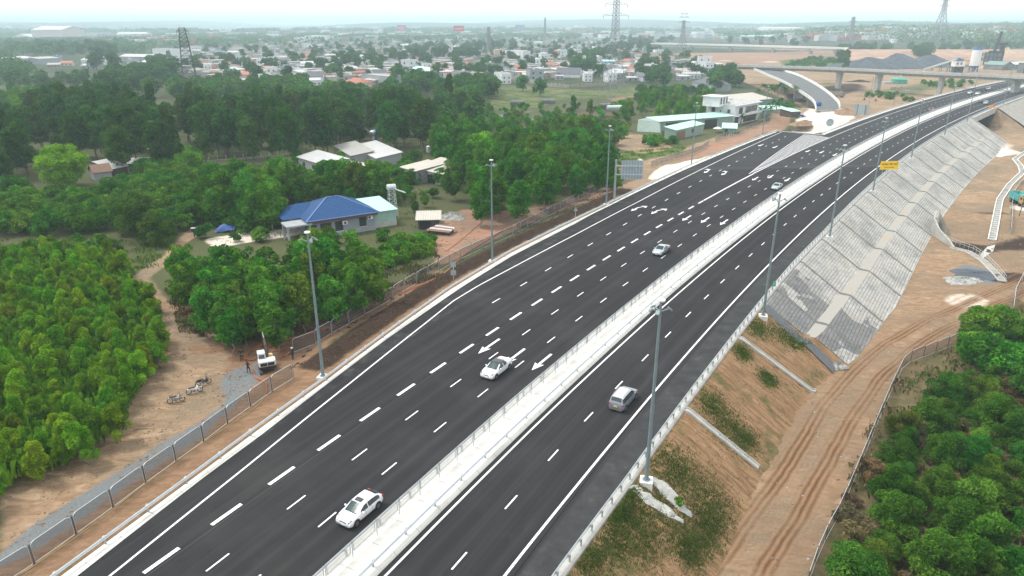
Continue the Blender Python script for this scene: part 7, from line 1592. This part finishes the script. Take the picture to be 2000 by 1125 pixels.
one(ACB[1],(940,345),'bright yellow-green tree in the stand left of the trench',0,1.35,(1.7,1.7,.9,1)); one(ACB[2],(955,350),'second bright yellow-green tree in the stand left of the trench',0,1.2,(1.6,1.6,.9,1))
one(BUS[1],(1070,398),'small green bush beside the trench fence',0,1.2,(1.2,1.2,.8,1))
scatter(ORC,[(1180,330),(1200,315),(1210,330),(1195,352)],4,4,'dull bush below the big grey road sign','dull bushes below the road sign',6,(.5,.7),(1.2,1,.8),.1,21)
scatter(BUS,[(1250,268),(1310,255),(1318,275),(1260,280)],1.6,3.0,'leafy bush beside the shed with the rust-red doors','bushes by the rust-red doors',20,(1.3,2.2),(1.1,1.2,.9),.08,22)
scatter(ORC,[(1240,165),(1290,160),(1380,168),(1400,180),(1340,180),(1250,182)],5,7,'dark rounded tree behind the warehouse plantation','dark trees behind the compact plantation',22,(.9,1.3),(.6,.72,.75),.06,23)
# palms
for i,(px,s_) in enumerate([((1490,205),1.2),((1503,207),1.3),((1516,206),1.25),((1530,206),1.15),((1549,205),1.1),((1479,203),1.0)]): one(PALMS[i%2],px,'tall coconut palm in the row beside the curved ramp bridge',0,s_,(1.2,1.2,1,1),'coconut palms by the ramp bridge')
for px in [(1455,240),(1470,236),(1483,231),(1493,229),(1504,227),(1516,222),(1447,244)]: one(SP_[0],px,'small palm in the row before the white villa',0,1.6,(.9,1,.9,1),'small palms before the villa')
for px in [(1285,152),(1300,150),(1316,150),(1332,151),(1345,152),(1360,154)]: one(PALMS[0],px,'dark palm in the clump behind the compact plantation',0,1.2,(.5,.6,.65,1),'dark palms behind the plantation')
one(PALMS[1],(943,147),'lone palm standing in front of the telephone mast',0,1.7,(.7,.8,.8,1)); one(FAR[0],(971,148),'round clipped dark tree right of the lone palm',0,.8,(.9,1,.9,1))
one(PALMS[1],(518,433),'small banana-like palm in the garden before the belt of trees',0,.35,(1,1.1,.9,1))
# right-hand thicket
scatter(FEA,[(1690,920),(1720,830),(1780,775),(1850,735),(1900,690),(1885,640),(1905,625),(2000,640),(2080,600),(2150,700),(2150,1180),(1900,1240),(1680,1240),(1600,1180),(1650,1080),(1650,960)],2.6,3.9,'feathery green shrub in the right thicket','feathery shrubs of the right thicket',150,(.5,1.25),(1,1,.9),.13,25)
scatter(ORC,[(1880,620),(1925,615),(1990,590),(2060,600),(2060,680),(1960,690),(1890,670)],4.5,4.6,'taller rounded tree atop the right thicket','taller trees at the top of the right thicket',10,(.8,1.1),(.9,1,.9),.06,26)
scatter([DRY],[(1660,960),(1700,860),(1760,800),(1900,720),(2050,700),(2080,1180),(1700,1180),(1640,1080)],1.2,3.2,'dry brown twiggy shrub in the right thicket','dry shrubs inside the right thicket',90,(.6,1.1),None,.1,27)
one(BUS[0],(1325,985),'tuft at the foot of the nearest light pole footing',0,.5)
# interchange greenery
scatter(ORC,[(1530,118),(1600,108),(1640,112),(1650,128),(1540,130)],5,8,'green tree in the grove behind the flyover','trees behind the flyover',30,(.9,1.2),(.9,1,.9),.06,28)
scatter(BIG,[(1640,105),(1665,105),(1665,120),(1640,122)],12,9,'dark tall tree behind the flyover near the aggregate piles','dark trees near the aggregate piles',5,(.8,1.0),None,.05,29)
scatter(BUS,[(1700,175),(1760,180),(1820,186),(1760,192),(1690,186)],1.5,4.0,'dull scrub bush below the flyover','scrub bushes below the flyover',25,(1.2,2),(1.3,1.1,.9),.08,30); scatter(BUS,[(1800,160),(1900,152),(1900,165),(1830,172)],1.5,5,'green bush on the slope beyond the third pillar','bushes beyond the third pillar',22,(1.5,2.6),(1.1,1.1,.9),.08,31)
scatter(BUS,[(1500,200),(1545,195),(1560,205),(1500,212)],1.5,4,'leafy bush between the villa sheds and the ramp','bushes between the sheds and the ramp',18,(1.5,2.4),(1.2,1.3,1),.08,32)
# town trees: hazy, in clumps
def clump(px,top,sp,label,n_=40,sc=(.9,1.3),col=(.85,.95,.95),seed=40,protos=None): scatter(protos or FAR,px,top,sp,label,label.replace('tree','trees',1),n_,sc,col,.08,seed)
clump([(770,86),(860,82),(955,92),(955,104),(860,106),(765,104)],10,11,'dark tree in the dense wood inside the town',30,(1.0,1.3),(.8,.95,1),41); clump([(620,110),(700,100),(712,120),(690,130),(620,132)],9,12,'dark tree in the clump left of the town wood',14,(1.0,1.3),(.8,.9,1),42)
clump([(905,75),(1000,72),(1010,84),(905,88)],14,14,'dark tree in the row behind the white three-storey building',22,(1.1,1.4),(.8,.9,1),43); clump([(1165,92),(1215,88),(1220,110),(1170,112)],9,12,'tree left of the tall grey pylon',10,(1,1.4),None,44)
clump([(1210,70),(1320,68),(1325,84),(1210,86)],12,16,'tree in the pale wood left of the far viaduct',30,(1.1,1.5),(1,1.1,1),45); clump([(170,80),(235,72),(240,104),(170,106)],16,15,'tall dark tree in the left distance',12,(1.4,1.9),(.8,.9,.95),46)
clump([(0,82),(170,84),(170,96),(0,100)],9,17,'tree in the hazy belt before the white factory',40,(1.1,1.5),None,47); clump([(250,128),(330,108),(350,130),(300,160),(200,165),(170,150)],10,10,'tree beyond the dark belt at the left',40,(1.0,1.4),(.9,1,.95),48)
clump([(330,150),(600,150),(620,172),(420,182),(330,180)],8,8.5,'tree between the tower and the dark belt',80,(.7,1.1),(1.1,1.2,1),49); clump([(0,145),(170,140),(170,160),(0,160)],6,11,'low tree on the rough ground at the far left',22,(.6,.9),(1,1.05,.9),50)
clump([(845,160),(935,158),(930,215),(870,228)],8,8,'tree right of the tall dark belt',30,(.8,1.2),(1.0,1.1,.95),71); clump([(560,165),(700,168),(840,172),(840,188),(560,185)],8,8,'tree in the strip beyond the dark belt',50,(.7,1.1),(1.1,1.2,1),72); clump([(1240,120),(1300,112),(1330,150),(1250,155)],7,10,'tree among the houses right of the pylon',24,(.8,1.1),(.9,1,.95),73); clump([(1420,62),(1640,58),(1640,80),(1420,82)],11,20,'tree in the wood left of the far bank',40,(1.2,1.6),(.9,1,1),74)
clump([(1640,85),(1740,85),(1740,94),(1640,95)],9,11,'light green tree in the clipped row beyond the far bank',26,(1,1.2),(1.3,1.5,1.1),51); clump([(1782,80),(1830,78),(1832,94),(1782,95)],14,10,'dark green tree in the dense grove beyond the far bank',18,(1.2,1.4),(.7,.9,.85),52)
clump([(1840,82),(2000,82),(2000,94),(1840,95)],9,14,'tree beyond the batching plant',26,(1,1.4),(1,1.1,1),53); clump([(1000,165),(1060,160),(1060,178),(1020,182)],5,9,'round tree standing in the green field',2,(.8,1),(1.2,1.3,1),54)
clump([(1380,130),(1440,125),(1450,145),(1390,150)],10,8,'feathery tree at the left end of the ramp earthwork',12,(.9,1.2),(1,1.2,1),55); clump([(1100,108),(1160,100),(1170,125),(1110,125)],8,12,'tree among the houses left of the pylon',10,(1,1.3),(.9,1,.95),56)
clump([(760,140),(870,150),(880,170),(760,170)],7,9,'tree behind the right part of the dark belt',22,(.7,1.1),(1,1.1,1),57); clump([(880,150),(985,150),(960,170),(905,185)],7,9,'tree at the left end of the green field',18,(.8,1.1),(.9,1,.95),58)
# single trees dotted between the houses
rgt=np.random.default_rng(77); c=0
while c<420:
    x=rgt.uniform(300,1420); y=rgt.uniform(72,162)
    if not inpoly(np.array([x]),np.array([y]),TOWN[0])[0]: continue
    g=GT(x,y)
    if not dist_ok(g,2.0,HOUSES): continue
    v=float(rgt.uniform(.6,1.15)); FARL.append((FAR[int(rgt.integers(3))],(g[0],g[1],g[2]-.1),rgt.uniform(0,6),'dark garden tree between the town houses','garden trees of the town',v,(.8,.95,.95,1))); c+=1
FARL.sort(key=lambda q:math.hypot(q[1][0],q[1][1])/q[5]); rest=FARL[296:]
for p,loc,a,lb,gr,sc,col in FARL[:296]: use(p,loc,a,lb,gr,sc,color=col)
L_=[]
for p,loc,a,lb,gr,sc,col in rest:
    for q in mklobes(int(a*1e5),9,4.0,3.0,9.5,2.4,'round',.85): L_.append((loc[0]+q[0]*sc,loc[1]+q[1]*sc,loc[2]+q[2]*sc,q[3]*sc,q[4]*sc))
me=crown_mesh('trees',L_,len(rest)*520,1.15,99,'leaf_dark'); o=bpy.data.objects.new('trees',me); COL.objects.link(o); tag(o,'the farther garden trees and clumps of the hazy town','trees'); struct(o,'stuff')
# woods that read as one mass
def wood(px,top,sp,name,label,mat,size,nper,seed,col=None,R=5):
    rg=np.random.default_rng(seed); poly=[GT(*p)[:2] for p in px]; xs=[p[0] for p in poly]; ys=[p[1] for p in poly]; A_=(max(xs)-min(xs))*(max(ys)-min(ys)); n_=int(A_/(sp*sp)); X=rg.uniform(min(xs),max(xs),n_); Y=rg.uniform(min(ys),max(ys),n_); k=inpoly(X,Y,poly); X=X[k];Y=Y[k]
    dens=np.sin(X/170.+seed)+np.sin(Y/230.+2*seed)+np.sin((X+Y)/90.)*.7; kk=dens>-.9+.0*X; X=X[kk];Y=Y[kk]
    if len(X)==0: return
    Z=ZT(X,Y,False); s=rg.uniform(.7,1.4,len(X)); L=[(x,y,z+top*.55*q,R*q,top*.5*q) for x,y,z,q in zip(X,Y,Z,s)]
    me=crown_mesh(name,L,min(len(L)*nper,230000),size,seed,mat,inner=.8,up=.4); o=bpy.data.objects.new(name,me); COL.objects.link(o); tag(o,label,'wood'); struct(o,'stuff'); o.color=(*(col or (.9,1,1)),1)
wood([(-900,62),(0,62),(560,68),(560,84),(300,96),(250,130),(0,108),(-700,110)],9,15,'wood','hazy woods at the far left behind the factory halls','leaf_dark',2.4,46,1,R=6)
wood([(560,62),(1000,58),(1300,60),(1300,72),(1000,76),(560,84)],9,24,'wood','hazy woods behind the middle of the town','leaf_dark',3.2,40,2,R=7)
wood([(-1500,49),(3000,49),(3000,58),(1640,60),(1000,60),(560,64),(0,64),(-1500,64)],16,75,'wood','pale woods along the horizon','leaf_dark',9,40,3,R=24)
wood([(1400,52),(2700,46),(2700,92),(1850,88),(1640,80),(1400,76)],13,15,'wood','wooded ground at the upper right beyond the far bank','leaf_dark',2.6,46,4,R=7,col=(.8,1,1))
wood([(-500,105),(0,105),(60,140),(60,165),(-500,190)],9,12,'wood','woods outside the left edge','leaf_dark',1.6,40,5,R=5)
wood([(2050,60),(2600,60),(2700,140),(2100,110)],9,14,'wood','woods outside the right edge','leaf_dark',1.6,40,6,R=5)
# ---------------- grasses and weeds on the slope and verges
def tufts(name,label,fn,n_,size,mat,seed,h=.35):
    rg=np.random.default_rng(seed); pts=fn(rg,n_); n2=len(pts); v=[];f=[]
    a=rg.uniform(0,6.28,n2); s=size*rg.uniform(.5,1.4,n2)
    P3=np.array(pts); dx=np.stack([np.cos(a)*s*.5,np.sin(a)*s*.5,np.zeros(n2)],1); ln=np.stack([rg.normal(0,.3,n2)*s,rg.normal(0,.3,n2)*s,s*h/.35],1)
    q=np.stack([P3-dx*.25,P3+dx*.25,P3+dx*.6+ln,P3-dx*.6+ln],1).reshape(-1,3); me=bpy.data.meshes.new(name); N4=len(q); me.vertices.add(N4); me.vertices.foreach_set('co',q.astype(np.float32).ravel()); me.loops.add(N4); me.loops.foreach_set('vertex_index',np.arange(N4)); me.polygons.add(n2); me.polygons.foreach_set('loop_start',np.arange(0,N4,4)); me.polygons.foreach_set('loop_total',np.full(n2,4))
    at=me.attributes.new('lv','FLOAT','POINT'); at.data.foreach_set('value',np.repeat(rg.random(n2),4).astype(np.float32)); me.update(); me.materials.append(MATS[mat]); o=bpy.data.objects.new(name,me); COL.objects.link(o); tag(o,label,'grass'); struct(o,'stuff'); return o
def slope_pts(rg,n_):
    out=[]; cl=[]
    for px,r_ in [((1480,640),1.5),((1530,655),1.8),((1560,672),1.3),((1450,690),1.0),((1390,790),1.4),((1420,830),1.8),((1455,860),1.3),((1300,905),1.8),((1330,930),2.0),((1370,965),2.0),((1400,1000),1.8),((1280,985),1.5),((1230,1010),1.5),((1330,1030),1.8),((1385,1040),1.4),((1200,1060),1.3),((1260,1060),1.6),((1150,1100),1.2),((1500,740),1.0),((1350,1080),1.2),((1225,960),1.0),((1210,1000),.8)]:
        lo=-2.0
        for _ in range(8):
            g=G(*px,lo); a,b=SD(g); lo=float(prof_R(float(a),max(.6,float(b)-float(o_gR(float(a))))))
        cl.append((float(a),(float(b)-float(o_gR(float(a))))/toe_R(float(a)),r_))
    while len(out)<n_:
        c=cl[int(rg.integers(len(cl)))]; s=c[0]+rg.normal(0,c[2]); t=toe_R(s); o=c[1]*t+rg.normal(0,c[2]*.6)
        if .6<o<t and s<76: out.append(P(s,float(o_gR(s))+o,float(prof_R(s,o))))
    return out
tufts('grass','grass tufts growing in patches on the bare slope',slope_pts,40000,.13,'leaf_grass',1)
def rough_pts2(px):
    def fn(rg,n_):
        poly=[GT(*p,1.0)[:2] for p in px]; xs=[p[0] for p in poly]; ys=[p[1] for p in poly]; X=rg.uniform(min(xs),max(xs),n_*2); Y=rg.uniform(min(ys),max(ys),n_*2); k=inpoly(X,Y,poly); X=X[k][:n_];Y=Y[k][:n_]; Z=ZT(X,Y,False)+rg.uniform(0,1.3,len(X)); return np.stack([X,Y,Z],1)
    return fn
def rough_pts(px):
    def fn(rg,n_):
        poly=[GT(*p)[:2] for p in px]; xs=[p[0] for p in poly]; ys=[p[1] for p in poly]; X=rg.uniform(min(xs),max(xs),n_*3); Y=rg.uniform(min(ys),max(ys),n_*3); k=inpoly(X,Y,poly); X=X[k][:n_];Y=Y[k][:n_]; k=(np.sin(X*.8+Y*.3)+np.sin(Y*.9-X*.4)+rg.normal(0,.6,len(X)))>.1; X=X[k];Y=Y[k]; Z=ZT(X,Y,False); return np.stack([X,Y,Z],1)
    return fn
tufts('undergrowth','bright green growth filling the ground under the lower left plantation',rough_pts2([(-60,600),(0,530),(60,500),(200,500),(258,560),(296,620),(304,700),(250,780),(205,850),(120,900),(0,950),(-80,990)]),26000,.55,'leaf_acacia',10,.9)
tufts('undergrowth','dry undergrowth below the trees left of the trench',rough_pts([(320,560),(400,600),(560,600),(760,520),(860,500),(860,540),(660,610),(560,640),(450,660),(350,650)]),9000,.35,'leaf_dry',2); tufts('undergrowth','green undergrowth in the overgrown plot beside the bungalow',rough_pts([(600,560),(740,470),(850,450),(855,510),(740,550),(620,600)]),6000,.32,'leaf_mid',3)
tufts('undergrowth','brown undergrowth on the ground of the right thicket',rough_pts([(1660,900),(1760,720),(1900,660),(2050,560),(2200,700),(2200,1200),(1600,1240),(1640,1040)]),14000,.42,'leaf_dry',4); tufts('undergrowth','low green growth on the rough strip above the plantation',rough_pts([(-40,500),(0,470),(180,460),(300,480),(330,520),(250,530),(60,490)]),5000,.35,'leaf_mid',5)
tufts('undergrowth','scrub and weeds over the plain round the bungalow and sheds',rough_pts([(380,410),(330,330),(420,300),(560,262),(860,255),(900,300),(850,400),(880,470),(700,480),(560,470),(420,480)]),26000,.24,'leaf_mid',8)
tufts('undergrowth','green weeds between the fence and the left guardrail far along',rough_pts([(1200,300),(1345,284),(1330,300),(1215,315)]),3500,.35,'leaf_mid',6); tufts('undergrowth','green growth among the shrubs of the right thicket',rough_pts([(1700,880),(1780,740),(1900,680),(2050,600),(2200,700),(2200,1200),(1620,1240),(1660,1040)]),15000,.32,'leaf_feather',7)
def stones(label,px,n_,sz,mat,seed,slope=False):
    rg=np.random.default_rng(seed); pts=slope_pts2(rg,n_) if slope else rough_pts(px)(rg,n_); v=[];f=[]
    B_=np.array([(-1,-1,-.5),(1,-1,-.5),(1,1,-.5),(-1,1,-.5),(-.6,-.5,.6),(.5,-.6,.5),(.6,.5,.65),(-.5,.6,.5)]); F_=[(4,5,6,7),(0,1,5,4),(1,2,6,5),(2,3,7,6),(3,0,4,7)]
    for i,p in enumerate(pts):
        s=sz*rg.uniform(.3,1.0)**1.5*rg.uniform(.6,1.3); a=rg.uniform(0,6); c,s_=math.cos(a),math.sin(a); q=B_*s*(1+rg.normal(0,.2,(8,3))); q=np.stack([q[:,0]*c-q[:,1]*s_,q[:,0]*s_+q[:,1]*c,q[:,2]],1)+p; v+=q.tolist(); f+=[tuple(k+8*i for k in g) for g in F_]
    me=bpy.data.meshes.new('stones'); me.from_pydata(v,[],f); me.materials.append(MATS[mat]); o=bpy.data.objects.new('stones',me); COL.objects.link(o); tag(o,label,'stones'); struct(o,'stuff')
def slope_pts2(rg,n_): return [P(s,float(o_gR(s))+o*toe_R(s),float(prof_R(s,o*toe_R(s)))) for s,o in zip(rg.uniform(-45,76,n_),rg.uniform(.05,.98,n_))]
stones('clods and stones strewn over the dirt service area',[(1440,1140),(1490,920),(1600,760),(1720,700),(1850,560),(1900,340),(2000,300),(2060,460),(2000,560),(1800,680),(1640,980),(1560,1180)],4200,.17,'soil_pile',1)
stones('pale stones strewn over the dirt service area',[(1440,1140),(1490,920),(1600,760),(1720,700),(1850,560),(1900,340),(2000,300),(2060,460),(2000,560),(1800,680),(1640,980),(1560,1180)],1500,.13,'rubble',2)
stones('clods on the bare soil slope',None,3800,.11,'soil_pile',3,True); stones('clods over the sandy ground of the left yard',[(0,1090),(0,930),(230,840),(320,690),(300,580),(480,680),(640,640),(430,830)],3200,.12,'soil_pile',4)
stones('dark clods thrown up along the trench',[(560,725),(640,640),(880,515),(1100,405),(1200,352),(1205,375),(1000,478),(760,610),(620,700)],5200,.24,'dark_soil',5)
stones('clods over the red-brown field',[(845,480),(870,425),(1000,410),(1190,362),(1050,420),(880,505)],2500,.16,'soil_pile',6)
# ---------------- distant hills are part of the ground; the air between
m=bpy.data.materials.new('air'); m.use_nodes=True; t_=m.node_tree; t_.nodes.clear(); out=t_.nodes.new('ShaderNodeOutputMaterial'); pv=t_.nodes.new('ShaderNodeVolumePrincipled')
pv.inputs['Color'].default_value=(.71,.90,1.0,1); pv.inputs['Density'].default_value=HAZE; pv.inputs['Anisotropy'].default_value=.0; t_.links.new(pv.outputs[0],out.inputs['Volume']); MATS['air']=m
mb=MB(); mb.box((0,5300,(ZTOP-12)/2),(23000,14400,ZTOP+12)); hz=mb.obj('haze','air'); struct(hz,'stuff'); hz['label']='even pale blue haze over the whole plain'; hz['category']='haze'
# ================================================= LABELS OF REPEATS: each says where it stands among its like
ORD='first second third fourth fifth sixth seventh eighth ninth tenth eleventh twelfth thirteenth fourteenth fifteenth sixteenth seventeenth eighteenth nineteenth'.split()
TENS={2:'twenty',3:'thirty',4:'forty',5:'fifty',6:'sixty',7:'seventy',8:'eighty',9:'ninety'}; TTH={2:'twentieth',3:'thirtieth',4:'fortieth',5:'fiftieth',6:'sixtieth',7:'seventieth',8:'eightieth',9:'ninetieth'}
def ordw(n_):
    if n_>=100: return 'hundred-and-'+ordw(n_-100) if n_>100 else 'hundredth'
    if n_<20: return ORD[n_-1]
    a,b=divmod(n_,10)
    return TTH[a] if b==0 else TENS[a]+'-'+ORD[b-1]
grp={}
for o in SC.objects:
    if o.parent is None and 'label' in o.keys(): grp.setdefault(o['label'],[]).append(o)
for lb,os_ in grp.items():
    if len(os_)<2: continue
    def pr(o):
        x,y,z=o.location; z-=CAMH; d=max(1.0,y*_c-z*_s); return CX+FPX*x/d, CY+FPX*(-(y*_s+z*_c))/d
    L_=[(pr(o),o) for o in os_]
    if not os_[0].get('group'):
        for o in os_: o['group']=' '.join(lb.split()[:8])
    if 'panel' in lb or 'pole' in lb or len(os_)<=8:
        L_.sort(key=lambda q:q[0][0])
        if 'panel' in lb and 'right' not in lb or 'palm' in lb:
            for i,(q,o) in enumerate(L_): o['label']=lb+', '+ordw(i+1)+' from left'
        else:
            for i,(q,o) in enumerate(L_): o['label']=lb+', '+ordw(i+1)+' from left'
    else:
        L_.sort(key=lambda q:-q[0][1]); k=max(4,int(len(L_)**.5*1.6)); 
        for r in range(0,len(L_),k):
            row=sorted(L_[r:r+k],key=lambda q:q[0][0])
            for i,(q,o) in enumerate(row): o['label']=lb+', '+ordw(r//k+1)+' row, '+ordw(i+1)+' from left'
for o in SC.objects:
    if o.parent is None and 'label' in o.keys() and len(o['label'].split())>16: print('LONG',len(o['label'].split()),o['label'])
